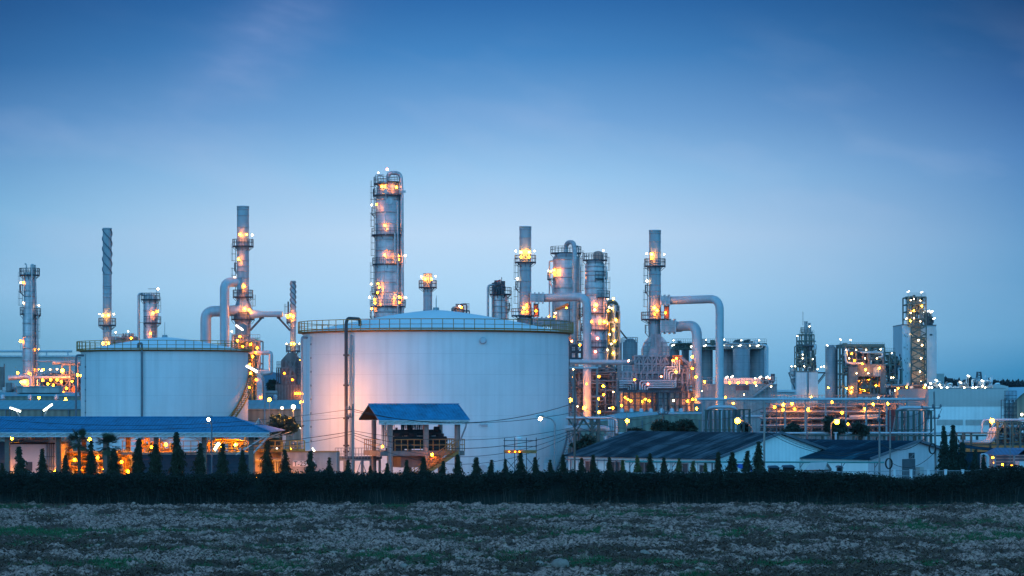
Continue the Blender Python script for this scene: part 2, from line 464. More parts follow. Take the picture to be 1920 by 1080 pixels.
def tower(name, label, cat, px, Y, prof, mat, bands=(), plats=(), ladders=(), pipes=(), lamps=(), strakes=None, group=None, dome=0, pmat=None, bandw=.14):
    """vertical vessel or stack; prof = [(py, half width px)] top to bottom, carried down to the ground"""
    cx, cy_ = X(px, Y), Y
    t = thing(name, label, cat, (cx, cy_, 0), 0, group)
    pr = [(S(h, Y), Z(py, Y)) for py, h in prof]
    def rad(z):
        if z >= pr[0][1]: return pr[0][0]
        for (r0, z0), (r1, z1) in zip(pr, pr[1:]):
            if z1 <= z <= z0: return r0 + (r1-r0)*(z0-z)/max(1e-6, z0-z1)
        return pr[-1][0]
    b = MB()
    full = [(pr[-1][0], 0)] + list(reversed(pr))
    r0, z0 = pr[0]
    if dome:
        full += [(r0*.96, z0+dome*.3), (r0*.8, z0+dome*.62), (r0*.5, z0+dome*.88), (.01, z0+dome)]
    else:
        full += [(r0, z0+.01), (r0*.9, z0+.02), (r0*.9, z0-1.5), (.01, z0-1.5)]
    b.lathe(full, (cx, cy_), 32)
    for py in bands:
        z = Z(py, Y); r = rad(z)
        b.lathe([(r, z-bandw), (r*1.035, z-bandw), (r*1.035, z+bandw), (r, z+bandw)], (cx, cy_), 32)
    sh = b.build('shell', mat, t)
    for p in plats:
        py, ro, a0, a1 = p[:4]
        z = Z(py, Y); r = rad(z)
        platform(t, cx, cy_, z, r*.99, max(S(ro, Y), r+.5), a0, a1, pmat)
    for a, pt, pb in ladders:
        ladder(t, cx, cy_, rad(Z((pt+pb)/2, Y)), a, Z(pb, Y), Z(pt, Y), pmat)
    for pp in pipes:
        pts, r = pp[0], pp[1]
        m = pp[2] if len(pp) > 2 else m_clad
        path = [(cx+S(dx, Y), cy_+dy, Z(py, Y)) for dx, dy, py in pts]
        duct(t, path, S(r, Y), S(r, Y)*3, m, 6, 'pipe', 10)
    for la in lamps:
        dx, py, k = la[0], la[1], (la[2] if len(la) > 2 else 'sodium')
        rr = la[3] if len(la) > 3 else .22
        z = Z(py, Y); r = rad(z); x = S(dx, Y)
        off = 1.0
        if abs(x) < r: y = cy_ - math.sqrt(max(0, (r+off)**2 - x*x))
        else: y = cy_ - .4*r
        lamp(t, (cx+x, y, z), k, rr, post=1.5)
    if strakes:
        p0, p1, turns, ns_ = strakes
        z0_, z1_ = Z(p1, Y), Z(p0, Y)
        for j in range(ns_):
            b = MB(); pts = []
            K = 60
            for i in range(K+1):
                u = i/K; a = -2*PI*turns*u + 2*PI*j/ns_; z = z0_+(z1_-z0_)*u; r = rad(z)+.05
                pts.append((cx+r*math.cos(a), cy_+r*math.sin(a), z))
            b.tube(pts, .10, 6); b.build('helical_strake', m_dpipe, t)
    return t

def clutter(parent, x0, x1, y0, y1, z0, z1, n, mats, rr=(.08, .22), seed=1, name='pipework'):
    """dense orthogonal process piping with valves, one part per paint"""
    g = random.Random(seed)
    ms = [MB() for _ in mats]
    for i in range(n):
        b = ms[i % len(mats)]
        p = [g.uniform(x0, x1), g.uniform(y0, y1), g.uniform(z0, z1)]
        pts = [tuple(p)]
        ax = -1
        for k in range(g.randint(2, 4)):
            a = g.choice([q for q in (0, 0, 1, 2, 2) if q != ax]); ax = a
            lo, hi = ((x0, x1), (y0, y1), (z0, z1))[a]
            p = list(p); p[a] = g.uniform(lo, hi); pts.append(tuple(p))
        r = g.uniform(*rr)
        b.tube(rpath(pts, r*3, 3), r, 6)
        if g.random() < .5:
            c = pts[0]; b.cyl((c[0], c[1], c[2]-r*1.2), (c[0], c[1], c[2]+r*3.5), r*1.8, r*1.8, 8)
    for b, m in zip(ms, mats): b.build(name, m, parent)

def steel_frame(parent, x0, x1, y0, y1, z0, z1, nx, nz, w=.25, mat=None, brace=True, floors=False, name='steel_frame', seed=0, ny=1):
    g = random.Random(seed)
    mat = mat or m_galv; b = MB()
    xs = [x0+(x1-x0)*i/nx for i in range(nx+1)]; zs = [z0+(z1-z0)*i/nz for i in range(nz+1)]
    ys = [y0+(y1-y0)*i/ny for i in range(ny+1)]
    for y in ys:
        for x in xs: b.bx(x-w/2, x+w/2, y-w/2, y+w/2, 0 if z0 < 1 else z0, z1)
        for z in zs[1:] if z0 < 1 else zs: b.bx(x0, x1, y-w*.4, y+w*.4, z-w/2+.003, z+w*.3)
    for x in xs:
        for z in zs[1:]: b.bx(x-w*.35, x+w*.35, y0, y1, z-w/2+.006, z+w*.25)
    if brace:
        for i in range(nx):
            for j in range(nz):
                if g.random() < .6:
                    a, c = (xs[i], zs[j]), (xs[i+1], zs[j+1])
                    if (i+j) % 2: a, c = (xs[i+1], zs[j]), (xs[i], zs[j+1])
                    b.beam((a[0], y0, a[1]), (c[0], y0, c[1]), w*.5)
    o = b.build(name, mat, parent)
    if floors:
        b = MB()
        for z in zs[1:]:
            b.bx(x0, x1, y0, y1, z+w*.3, z+w*.3+.08)
        fl = b.build('floor_grating', mat, o)
    b = MB()
    for z in zs[1:]:
        for h in (.55, 1.1): b.beam((x0, y0-.1, z+h), (x1, y0-.1, z+h), .06)
        q = x0
        while q <= x1+.01: b.beam((q, y0-.1, z), (q, y0-.1, z+1.1), .05); q += (x1-x0)/(nx*3)
    b.build('railing', mat, o)
    return o

# ================= ground, field, hedge =================
nr = np.random.RandomState(5)
def quads_mesh(name, V, mat, parent=None, K=4):
    """V: (n, K, 3) array, one polygon per row"""
    n = V.shape[0]
    me = bpy.data.meshes.new(name)
    me.vertices.add(n*K); me.vertices.foreach_set('co', V.reshape(-1).astype(np.float32))
    me.loops.add(n*K); me.loops.foreach_set('vertex_index', np.arange(n*K, dtype=np.int32))
    me.polygons.add(n); me.polygons.foreach_set('loop_start', np.arange(0, n*K, K, dtype=np.int32))
    me.update(calc_edges=True); me.materials.append(mat)
    o = bpy.data.objects.new(name, me); o.parent = parent; col.objects.link(o)
    return o
def leaf_quads(C, size, asp=.5, droop=0.0, rs=nr):
    n = len(C)
    d = rs.normal(size=(n, 3)); d[:, 2] = d[:, 2]*.6 - droop*1.5
    d /= np.linalg.norm(d, axis=1)[:, None]
    u = np.cross(d, rs.normal(size=(n, 3))); u /= np.linalg.norm(u, axis=1)[:, None] + 1e-9
    s = size*(.6+.8*rs.rand(n))[:, None]
    return np.stack([C, C + d*s*.45 + u*s*asp*.5, C + d*s, C + d*s*.45 - u*s*asp*.5], axis=1)
def fbm(x, y, f, octv=4, seed=0, gain=.5):
    rs = np.random.RandomState(seed); out = 0; a = 1; tot = 0
    for o in range(octv):
        T = rs.rand(256, 256)
        X_ = x*f; Y_ = y*f
        xi = np.floor(X_).astype(int); yi = np.floor(Y_).astype(int)
        fx = X_-xi; fy = Y_-yi; fx = fx*fx*(3-2*fx); fy = fy*fy*(3-2*fy)
        g = lambda i, j: T[i % 256, j % 256]
        v = (g(xi, yi)*(1-fx)+g(xi+1, yi)*fx)*(1-fy) + (g(xi, yi+1)*(1-fx)+g(xi+1, yi+1)*fx)*fy
        out = out + v*a; tot += a; a *= gain; f *= 2.03
    return out/tot
def grass_mask(x, y):
    m = .55+.6*(fbm(x, y, .11, 3, 11)-.5) + .55*(fbm(x, y, .5, 4, 12, .6)-.5)
    band = np.exp(-((y-156)/3.5)**2)*.10 + np.exp(-((y-122)/5)**2)*.08 + np.exp(-((y-174)/2.5)**2)*.05
    return np.clip((m + band - .645)/.07, 0, 1)
def straw_mask(x, y):
    m = fbm(x, y, .55, 4, 21, .62)*.75 + fbm(x, y, .12, 2, 22)*.25
    return np.clip((m - .505)/.05, 0, 1)
def field_h(x, y):
    big = fbm(x, y, .12, 2, 3)
    clod = fbm(x, y, .75, 3, 1, .6)
    c2 = fbm(x, y, 2.6, 3, 2, .62)
    c3 = fbm(x, y, 7.0, 2, 4, .6)
    h = .02 + .18*big + .50*np.clip(clod-.40, 0, 1) + .50*np.clip(c2-.42, 0, 1)*(.4+1.2*clod) + .16*(c3-.5)
    return np.maximum(h, .012)

ground = MB(); ground.add([(-9000, 60, -.02), (9000, 60, -.02), (9000, 16000, -.02), (-9000, 16000, -.02)], [(0,1,2,3)])
mg = M('ground_gravel_and_grass', (.10, .105, .10), .95, 0, .3, .05, c2=(.05, .065, .04), c2t=.5)
tag(ground.build('ground', mg), kind='structure')

nx_, ny_ = 900, 900
v_ = np.linspace(0, 1, ny_); yy = 104 + (217-104)*v_**1.3
uu = np.linspace(-1, 1, nx_)
YY, UU = np.meshgrid(yy, uu, indexing='ij')
XX = UU*(YY*.205+2)
XX += nr.uniform(-.02, .02, XX.shape); YJ = YY + nr.uniform(-.03, .03, XX.shape)
HH = field_h(XX+300, YJ)
GM = grass_mask(XX+300, YJ); SM = straw_mask(XX+300, YJ)
track = np.exp(-((YJ-(194.5+0*XX))/1.2)**2)*(XX > 22)
HH = HH*(1-.75*track)
HH *= 1-.35*GM
edge = np.clip((197-YJ)/5, .12, 1); HH = HH*edge+.01
me = bpy.data.meshes.new('ploughed_field')
co = np.stack([XX, YJ, HH], -1).reshape(-1, 3)
me.vertices.add(len(co)); me.vertices.foreach_set('co', co.reshape(-1).astype(np.float32))
ii = np.arange(nx_*ny_).reshape(ny_, nx_)
fq = np.stack([ii[:-1, :-1], ii[:-1, 1:], ii[1:, 1:], ii[1:, :-1]], -1).reshape(-1, 4).astype(np.int32)
me.loops.add(fq.size); me.loops.foreach_set('vertex_index', fq.reshape(-1))
me.polygons.add(len(fq)); me.polygons.foreach_set('loop_start', np.arange(0, fq.size, 4, dtype=np.int32))
me.update(calc_edges=True)
at = me.attributes.new('cover', 'FLOAT_COLOR', 'POINT')
cc = np.stack([GM, SM, track, np.ones_like(GM)], -1).reshape(-1)
at.data.foreach_set('color', cc.astype(np.float32))
m_soil = M('pale_dry_clay_soil', (.46, .225, .175), 0.95, 0, .5, 7.5, bump=1.0, bscale=14, c2=(.05, .024, .014), c2t=.49)  # dark noise tone is debris and also painted shade for the crevices
t_ = m_soil.node_tree; b_ = t_.nodes['Principled BSDF']
src = b_.inputs['Base Color'].links[0].from_socket
an = t_.nodes.new('ShaderNodeAttribute'); an.attribute_name = 'cover'
s3 = t_.nodes.new('ShaderNodeSeparateColor'); t_.links.new(an.outputs['Color'], s3.inputs[0])
def mix_into(src, fac, c, k):
    mlt = t_.nodes.new('ShaderNodeMath'); mlt.operation = 'MULTIPLY'; mlt.inputs[1].default_value = k
    t_.links.new(fac, mlt.inputs[0])
    q = t_.nodes.new('ShaderNodeMix'); q.data_type = 'RGBA'; t_.links.new(mlt.outputs[0], q.inputs[0]); t_.links.new(src, q.inputs[6]); q.inputs[7].default_value = (*c, 1)
    return q.outputs[2]
src = mix_into(src, s3.outputs[1], (.055, .024, .014), .86)
src = mix_into(src, s3.outputs[0], (.010, .055, .015), .9)
src = mix_into(src, s3.outputs[2], (.42, .30, .26), .9)
t_.links.new(src, b_.inputs['Base Color'])
me.materials.append(m_soil)
fo = bpy.data.objects.new('ploughed_field', me); col.objects.link(fo); tag(fo, kind='structure')

# straw and dead leaves lying on the clods
n = 300000
y = 106 + (193-106)*nr.rand(n)**1.25; x = (nr.rand(n)*2-1)*(y*.2+2)
keep = (.10+.9*straw_mask(x+300, y))*(1-grass_mask(x+300, y)*.7) > nr.rand(n)*1.0
x = x[keep]; y = y[keep]; n = len(x)
h = field_h(x+300, y)
C = np.stack([x, y, h+.02+.06*nr.rand(n)], 1)
a = nr.rand(n)*2*PI; ln = .08+.30*nr.rand(n)**2.5; big_ = nr.rand(n) < .03; ln = np.where(big_, .35+.45*nr.rand(n), ln)
d = np.stack([np.cos(a), np.sin(a)*.8, .05+.6*nr.rand(n)], 1)*ln[:, None]
u = np.stack([-np.sin(a), np.cos(a), .5*nr.normal(size=n)], 1)*((.008+.014*nr.rand(n))*np.where(big_, 1.4, 1.0))[:, None]
mid = C + d*.55 + np.stack([0*x, 0*x, ln*.12], 1)
d[:, 2] *= .5
V = np.stack([C-u, mid-u*1.5, C+d, mid+u*1.5], 1)
m_straw = M('dry_straw_and_leaves', (.085, .038, .018), .9, 0, .7, 2.5, c2=(.60, .34, .19), c2t=.60)
tag(quads_mesh('straw_litter', V, m_straw), 'dry brown straw and dead leaves lying over the pale clods', 'straw', kind='stuff')
# young grass
n = 200000
y = 106 + (192-106)*nr.rand(n)**1.35; x = (nr.rand(n)*2-1)*(y*.2+2)
keep = grass_mask(x+300, y) > nr.rand(n)*.9+.03
x = x[keep]; y = y[keep]; n = len(x)
h = field_h(x+300, y)*.75
C = np.stack([x, y, h], 1); ln = .10+.16*nr.rand(n)
d = np.stack([nr.normal(size=n)*.4, nr.normal(size=n)*.4, np.ones(n)], 1)*ln[:, None]
a = nr.rand(n)*PI; u = np.stack([np.cos(a), np.sin(a), 0*a], 1)*.022
V = np.stack([C-u, C+u, C+d], 1)
m_grass = M('young_grass', (.010, .095, .022), .7, 0, .5, .8)
tag(quads_mesh('young_grass', V, m_grass, K=3), 'short green grass coming up in bands across the field', 'grass', kind='stuff')
# clods: loose lumps
n = 1800
y = 107 + 84*nr.rand(n)**1.4; x = (nr.rand(n)*2-1)*(y*.2)
ico = []
ph = (1+5**.5)/2
iv = np.array([(-1,ph,0),(1,ph,0),(-1,-ph,0),(1,-ph,0),(0,-1,ph),(0,1,ph),(0,-1,-ph),(0,1,-ph),(ph,0,-1),(ph,0,1),(-ph,0,-1),(-ph,0,1)])/1.9
iff = np.array([(0,11,5),(0,5,1),(0,1,7),(0,7,10),(0,10,11),(1,5,9),(5,11,4),(11,10,2),(10,7,6),(7,1,8),(3,9,4),(3,4,2),(3,2,6),(3,6,8),(3,8,9),(4,9,5),(2,4,11),(6,2,10),(8,6,7),(9,8,1)])
sz_ = .04+.13*nr.rand(n)**4
P_ = iv[None]*sz_[:, None, None]*(.7+.6*nr.rand(n, 12, 1))*np.array([1.2, 1, .75])
P_ += np.stack([x, y, field_h(x+300, y)+sz_*.3], 1)[:, None, :]
tag(quads_mesh('soil_clods', P_[:, iff].reshape(-1, 3, 3), M('clod_clay', (.34, .20, .155), .95, 0, .3, 2, bump=.5, bscale=8), K=3), 'loose pale clay lumps scattered on the ploughed field', 'clods', kind='stuff')

def boulder(px, py, w, label, seed):
    Yd = CH/((py-HY)/F)
    r = S(w/2, Yd); g = np.random.RandomState(seed)
    b = MB(); NU, NV = 26, 16
    rr_ = g.rand(4, 3)*6
    pts = []
    for j in range(NV+1):
        th = PI*j/NV
        for i in range(NU):
            a = 2*PI*i/NU
            dx, dy, dz = math.sin(th)*math.cos(a), math.sin(th)*math.sin(a), math.cos(th)
            k = 1+.10*math.sin(3*dx+rr_[0,0])*math.cos(4*dy+rr_[0,1])+.05*math.sin(9*dx+rr_[1,0])*math.sin(8*dz+rr_[1,1])+.03*math.sin(17*dy+rr_[2,0]+5*dz)
            pts.append((r*dx*k, r*dy*k, r*.72*dz*k))
    f = [(j*NU+i, (j+1)*NU+i, (j+1)*NU+(i+1) % NU, j*NU+(i+1) % NU) for j in range(NV) for i in range(NU)]
    b.add(pts, f, True)
    o = b.build('boulder', m_stone); o.location = (X(px, Yd), Yd, .28+r*.3)
    tag(o, label, 'rock')
boulder(1050, 1076, 34, 'pale rounded stone half sunk in grass at bottom edge, largest on the field', 1)
boulder(1012, 1072, 18, 'small pale stone just left of the largest rounded stone', 2)
boulder(757, 1076, 16, 'small pale stone in green grass near bottom edge, left of centre', 3)
boulder(1208, 1052, 20, 'flat pale stone in front of a brown straw patch, lower right', 4)

# dark crop hedge
def hedge_front(x): return 195.5 + x*.085
def hedge_top(x):
    base = 2.36 + .34*(fbm(x+500, 0*x, .30, 3, 31)-.5) + .30*(fbm(x+500, 0*x, 1.3, 3, 33)-.5)
    return base + .40*np.exp(-((x-37)/2)**2)*(.6+.8*fbm(x, 0*x, .5, 2, 35)) - .42*np.exp(-((x-31.0)/3.6)**4)
n = 230000
x = nr.uniform(-45, 45, n); dep = nr.rand(n)*4.0
top = hedge_top(x); y = hedge_front(x)+dep
tt = nr.rand(n)**.55
lump = fbm(x*1.0+700, dep+tt*3, .9, 3, 41)
keep = lump + .25*tt > .46
x, y, dep, tt, top = x[keep], y[keep], dep[keep], tt[keep], top[keep]
z = .22 + (top-.22)*tt + .1*nr.normal(size=len(x))*(tt > .85)
y = y - .35*np.sin(np.clip(tt, 0, 1)*PI)*(dep < 1)
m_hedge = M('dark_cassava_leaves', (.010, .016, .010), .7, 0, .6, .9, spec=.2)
hl = thing('crop_hedge', 'long dark hedge of leafy crop plants along the field edge', 'hedge', (0, 203, 0)); hl['kind'] = 'stuff'
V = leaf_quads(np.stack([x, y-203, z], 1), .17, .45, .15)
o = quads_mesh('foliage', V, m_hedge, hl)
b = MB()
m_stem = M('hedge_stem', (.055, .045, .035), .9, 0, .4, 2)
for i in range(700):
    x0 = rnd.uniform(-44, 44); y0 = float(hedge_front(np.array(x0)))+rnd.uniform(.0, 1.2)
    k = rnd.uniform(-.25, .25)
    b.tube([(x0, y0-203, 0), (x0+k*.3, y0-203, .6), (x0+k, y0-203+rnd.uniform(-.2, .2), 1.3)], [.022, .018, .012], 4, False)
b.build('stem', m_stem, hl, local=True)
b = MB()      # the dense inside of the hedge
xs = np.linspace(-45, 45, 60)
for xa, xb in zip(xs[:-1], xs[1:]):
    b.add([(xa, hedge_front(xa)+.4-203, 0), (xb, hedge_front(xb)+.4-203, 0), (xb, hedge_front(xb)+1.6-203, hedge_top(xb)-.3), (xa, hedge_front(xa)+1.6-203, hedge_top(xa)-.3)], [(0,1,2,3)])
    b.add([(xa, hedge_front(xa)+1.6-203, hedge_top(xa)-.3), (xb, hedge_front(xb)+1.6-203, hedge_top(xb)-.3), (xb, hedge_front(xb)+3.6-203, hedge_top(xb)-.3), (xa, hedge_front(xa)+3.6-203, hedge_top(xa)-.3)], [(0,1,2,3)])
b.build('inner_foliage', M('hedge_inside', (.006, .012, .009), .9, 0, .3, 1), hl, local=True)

# ================= trees =================
m_col = M('columnar_tree_leaves', (.026, .030, .013), .6, 0, .45, 1.6, spec=.25)
m_col2 = M('young_columnar_leaves', (.075, .075, .022), .6, 0, .45, 1.6, spec=.25)
m_leaf = M('dark_broad_leaves', (.016, .036, .026), .7, 0, .5, .6, spec=.2)
m_palm = M('palm_fronds', (.040, .055, .030), .6, 0, .4, 2, spec=.3)
m_far = M('far_tree_leaves', (.010, .020, .022), .9, 0, .4, .1)
CT = {}
def column_tree_mesh(var, ht=4.0):
    rs = np.random.RandomState(100+var)
    C = []
    tiers = int(19 + var*2)
    for k in range(tiers):
        u = k/(tiers-1)
        zc = .2 + u*(ht-.30)
        dd = ht-zc
        prof_ = (.60, .54, .62, .66, .57, .63)[var]*(1-math.exp(-dd/(.95, .8, 1.15, .9, 1.3, .7)[var])) + .03
        nb = int(10+16*min(1, dd/1.5)); lob = rs.rand()*6.28; prof_ *= .82+.36*rs.rand()
        for j in range(nb):
            a = rs.rand()*2*PI; rr_ = prof_*(.62+.5*rs.rand())*(1+.28*math.cos(a-lob))
            m_ = int(10+6*rs.rand())
            s = rs.rand(m_)**.8
            C.append(np.stack([np.cos(a)*rr_*s + rs.normal(size=m_)*.035, np.sin(a)*rr_*s + rs.normal(size=m_)*.035,
                               zc + .12 - .30*s**1.6*min(1, dd/.8) + rs.normal(size=m_)*.035], 1))
    s = rs.rand(30); C.append(np.stack([rs.normal(size=30)*.03, rs.normal(size=30)*.03, ht-.5+s*.45], 1))
    C = np.concatenate(C)
    return leaf_quads(C, .20, .32, 1.0, rs)
def columnar_tree(px, ptop, label, var=0, Yt=212.0, wid=1.0, mat=None, group='columnar trees in a row behind the hedge', ht=4.0):
    key = (var, id(mat))
    t = thing('columnar_tree', label, 'tree', (X(px, Yt), Yt, 0), rnd.uniform(0, 6), group)
    t.rotation_euler = (rnd.gauss(0, .025), rnd.gauss(0, .025), rnd.uniform(0, 6))
    H = Z(ptop, Yt)
    if key not in CT:
        c = quads_mesh('crown', column_tree_mesh(var), mat or m_col, t)
        b = MB(); b.tube([(0,0,0), (.03,0,1.2), (0,.02,3.6)], [.07, .05, .015], 6); tr = b.build('trunk', m_bark, t, local=True)
        CT[key] = (c.data, tr.data)
    else:
        for nm, d in zip(('crown', 'trunk'), CT[key]):
            o = bpy.data.objects.new(nm, d); o.parent = t; col.objects.link(o)
    s = H/4.05
    t.scale = (wid*(.72+.28*s), wid*(.72+.28*s), s)
    return t
CTL = [(4,868,'stub of a columnar tree cut by the left edge of the picture',0,.8),
(40,837,'columnar tree in front of the white shed, left of its dark window',1,1.0),
(79,841,'columnar tree in front of the white shed, right of its dark window',0,1.0),
(122,853,'low columnar tree at the left of the two palms, beside the shed',3,.9),
(168.5,826,'dark columnar tree standing between the two palms',0,.95),
(214,840,'columnar tree growing against the trunk of the right palm',1,1.1),
(254,821,'columnar tree before the glowing gap left of the navy louvres',0,1.2),
(292,832,'columnar tree on the left edge of the navy louvres, bushy at its right foot',3,1.1),
(334,810,'tallest columnar tree, its tip reaching the eave of the long blue canopy',1,1.1),
(375,831,'columnar tree beside the canopy column that splits the navy louvres',0,1.1),
(417,831,'columnar tree next to the bright white canopy lamp',2,1.0),
(454,843,'thin columnar tree near the right end of the navy louvres',1,.85),
(503,826,'columnar tree between the canopy end and the low sign wall, before a yellow glow',2,1.1),
(538,843,'columnar tree just left of the number sign on the concrete wall',0,1.0),
(580,845,'columnar tree covering the right end of the number sign',1,.95),
(617,858,'small columnar tree at the right end of the concrete wall',2,.85),
(651,862,'small columnar tree between concrete wall and utility pole with insulators',0,.9),
(695,873,'tiny columnar tree tip just left of the shelter corner column',1,.6),
(726,868,'tiny columnar tree at the foot of the shelter front left column',3,.7),
(760.5,862,'columnar tree at the bottom of the yellow shelter stair',0,.9),
(796,855,'columnar tree under the orange shelter lamp',2,1.0),
(829.5,864,'small columnar tree under the middle of the shelter stair',1,.8),
(859.5,852,'columnar tree at the right end of the raised shelter',0,.95),
(891,857,'first columnar tree right of the shelter, before the white tank wall',3,1.0),
(918.5,862,'second columnar tree right of the shelter, before the white tank wall',1,.85),
(948,861,'columnar tree below the left end of the scaffold',2,.8),
(975.6,848,'columnar tree hiding the middle of the scaffold legs',0,1.0),
(1004.5,857,'columnar tree below the right end of the scaffold',3,.85),
(1032,862,'columnar tree just left of the curved lamp post by the big tank',1,.8),
(1057,852,'columnar tree between the curved lamp post and a wooden utility pole',0,.9),
(1089,858,'columnar tree just right of the utility pole beside the big tank',3,.85),
(1114,852,'columnar tree at the left end wall of the long grey roofed warehouse',0,.95),
(1141.5,857,'columnar tree before the white corner of the grey roofed warehouse',1,.85),
(1168,862,'yellowish columnar tree before the first dark warehouse window',2,.85),
(1194,854,'columnar tree with straight sides before the warehouse, right of the yellowish one',0,.9),
(1221,850,'dark columnar tree, tallest before the long side of the warehouse',0,.95),
(1246,857,'columnar tree just right of the tallest one before the warehouse side',1,.85),
(1271.5,859,'columnar tree left of the two short yellow green trees',3,.85),
(1299,864,'short yellow green columnar tree, the larger of the pair',2,.85),
(1322.5,868,'shortest yellow green columnar tree, the smaller of the pair',2,.8),
(1346.5,847,'columnar tree at the warehouse corner where side and gable meet',0,.95),
(1371,847,'broad columnar tree just right of the warehouse corner before the white gable',3,1.15),
(1396.5,845,'columnar tree beside the blue tarp before the white gable',0,1.0),
(1422,828,'tall columnar tree touching the steel lamp pole before the white gable',1,1.1)]
for px, pt, lb, vr, wd in CTL:
    yel = 'yellow' in lb and 'green' in lb or 'yellowish' in lb
    vr = (vr + 2*(int(px) % 3)) % 6
    columnar_tree(px, pt, lb, vr, 212.0 + rnd.uniform(-.5, .5), wd*.86, m_col2 if yel else None)
for px, pt, lb, vr, wd in [(1769,799,'tall dark narrow tree with ragged top, left one of the pair by the gable',0,1.6),
    (1787,797,'tall dark narrow tree with a pointed top, right one of the pair by the gable',1,1.6),
    (1806,829,'dark conical tree immediately right of the tall pair',3,1.6),(1829,843,'dark conical tree in the middle between the tall pair and blue porch',0,1.7),(1842,852,'smallest dark conical tree nearest the blue roofed porch',1,1.2)]:
    columnar_tree(px, pt, lb, vr, 215.0, wd*.52, m_leaf, 'dark conical trees right of the small gable')

def bush(px, ptop, pbot, wpx, Yt, label, seed, name='broad_tree', n=2600, size=.45, mat=None, clumps=16, group=None, flat=1.0, trunk=True, cat='tree', ground=True):
    rs = np.random.RandomState(seed)
    x0 = X(px, Yt); zt = Z(ptop, Yt); zb = max(.2, Z(pbot, Yt)); w = S(wpx/2, Yt)
    t = thing(name, label, cat, (x0, Yt, 0), 0, group)
    cz = (zt+zb)/2; hh = (zt-zb)/2
    C = []
    for k in range(clumps):
        v = rs.normal(size=3); v /= np.linalg.norm(v); v *= rs.rand()**.4*.78
        c = np.array([v[0]*w, v[1]*w*.8, cz+v[2]*hh]); r = (.20+.18*rs.rand())*min(w, hh*1.3)
        m = n//clumps
        q = rs.normal(size=(m, 3)); q /= np.linalg.norm(q, axis=1)[:, None]; q *= (rs.rand(m)**.4)[:, None]*r*np.array([1.25, 1.1, .8*flat])
        C.append(c+q)
    quads_mesh('crown', leaf_quads(np.concatenate(C), size, .5, .1, rs), mat or m_leaf, t)
    b = MB()
    b.tube([(0, 0, 0), (w*.04, 0, zb*.7), (-w*.03, 0, cz)], [w*.09+.05, w*.06+.04, w*.03+.02], 7)
    for k in range(6):
        a = rs.rand()*6.28
        b.tube([(0, 0, max(.3, zb*.6)), (math.cos(a)*w*.3, math.sin(a)*w*.3, cz-hh*.2), (math.cos(a)*w*.65, math.sin(a)*w*.6, cz+hh*.2*rs.rand())], [w*.05+.03, w*.03+.02, .02], 5)
    b.build('trunk', m_bark, t, local=True)
    return t
bush(523, 774, 826, 72, 262, 'dark spreading tree with flat layered crown beside the left white tank', 3, n=5200, size=.34, clumps=22, flat=.6)
bush(505, 800, 838, 60, 258, 'lower dark leafy shrub mass below the layered tree by the teal wall', 9, n=3000, size=.34, clumps=14, name='shrub', cat='shrub')
bush(1246, 786, 818, 46, 262, 'dark bushy tree behind the grey roof, left part of the clump', 4, n=3000, size=.36)
bush(1285, 788, 818, 44, 264, 'feathery dark tree behind the grey roof, right part of the clump', 5, n=2600, size=.36)
bush(1190, 803, 816, 40, 268, 'low dark shrub behind the left end of the grey roof', 6, n=1400, size=.3, name='shrub', cat='shrub')
bush(1097, 815, 860, 50, 262, 'dark shrub growing under the green pipe truss', 7, n=2400, size=.35, name='shrub', cat='shrub')
bush(1565, 781, 818, 50, 285, 'dark tree behind the street lamp among the lit pipe racks', 8, n=3000, size=.42)
bush(1612, 793, 818, 46, 285, 'dark tree between the street lamp tree and the dark red column', 10, n=2600, size=.42)
bush(1484, 795, 818, 50, 288, 'dark low tree left of the lit street lamp, under the pipe rack', 12, n=2400, size=.42)
bush(1398, 790, 812, 22, 300, 'small dark shrub right of the upright pipe loop', 13, n=900, size=.4, name='shrub', cat='shrub')
bush(513, 714, 735, 24, 560, 'round dark tree in the gap between the two white tanks, before the hill', 14, n=1800, size=.8)
rs = np.random.RandomState(50)
far_l = ['far dark tree on the skyline right behind the grey roof box', 'far dark tree rising behind the first white bent pipe on the long roof',
 'far dark tree on the skyline behind the tall lit roof mast', 'far dark tree on the skyline left of the lattice pylon',
 'far tree with a lumpy crown on the skyline right of the lattice pylon', 'far dark tree above the last white bent roof pipe',
 'far dark tree over the pale gabled roof vent', 'far low tree above the barrel roof', 'far low tree cut by the right edge of the picture']
for (px, pt, w), lb in zip([(1779, 711, 22), (1797, 716, 22), (1815, 712, 24), (1828, 715, 20), (1851, 712, 24), (1868, 716, 24), (1885, 711, 22), (1900, 717, 22), (1915, 715, 24)], far_l):
    bush(px, pt, 734, w, 1500, lb, int(px), n=900, size=3.0, mat=m_far, clumps=9, name='far_tree', group='far trees on the skyline')
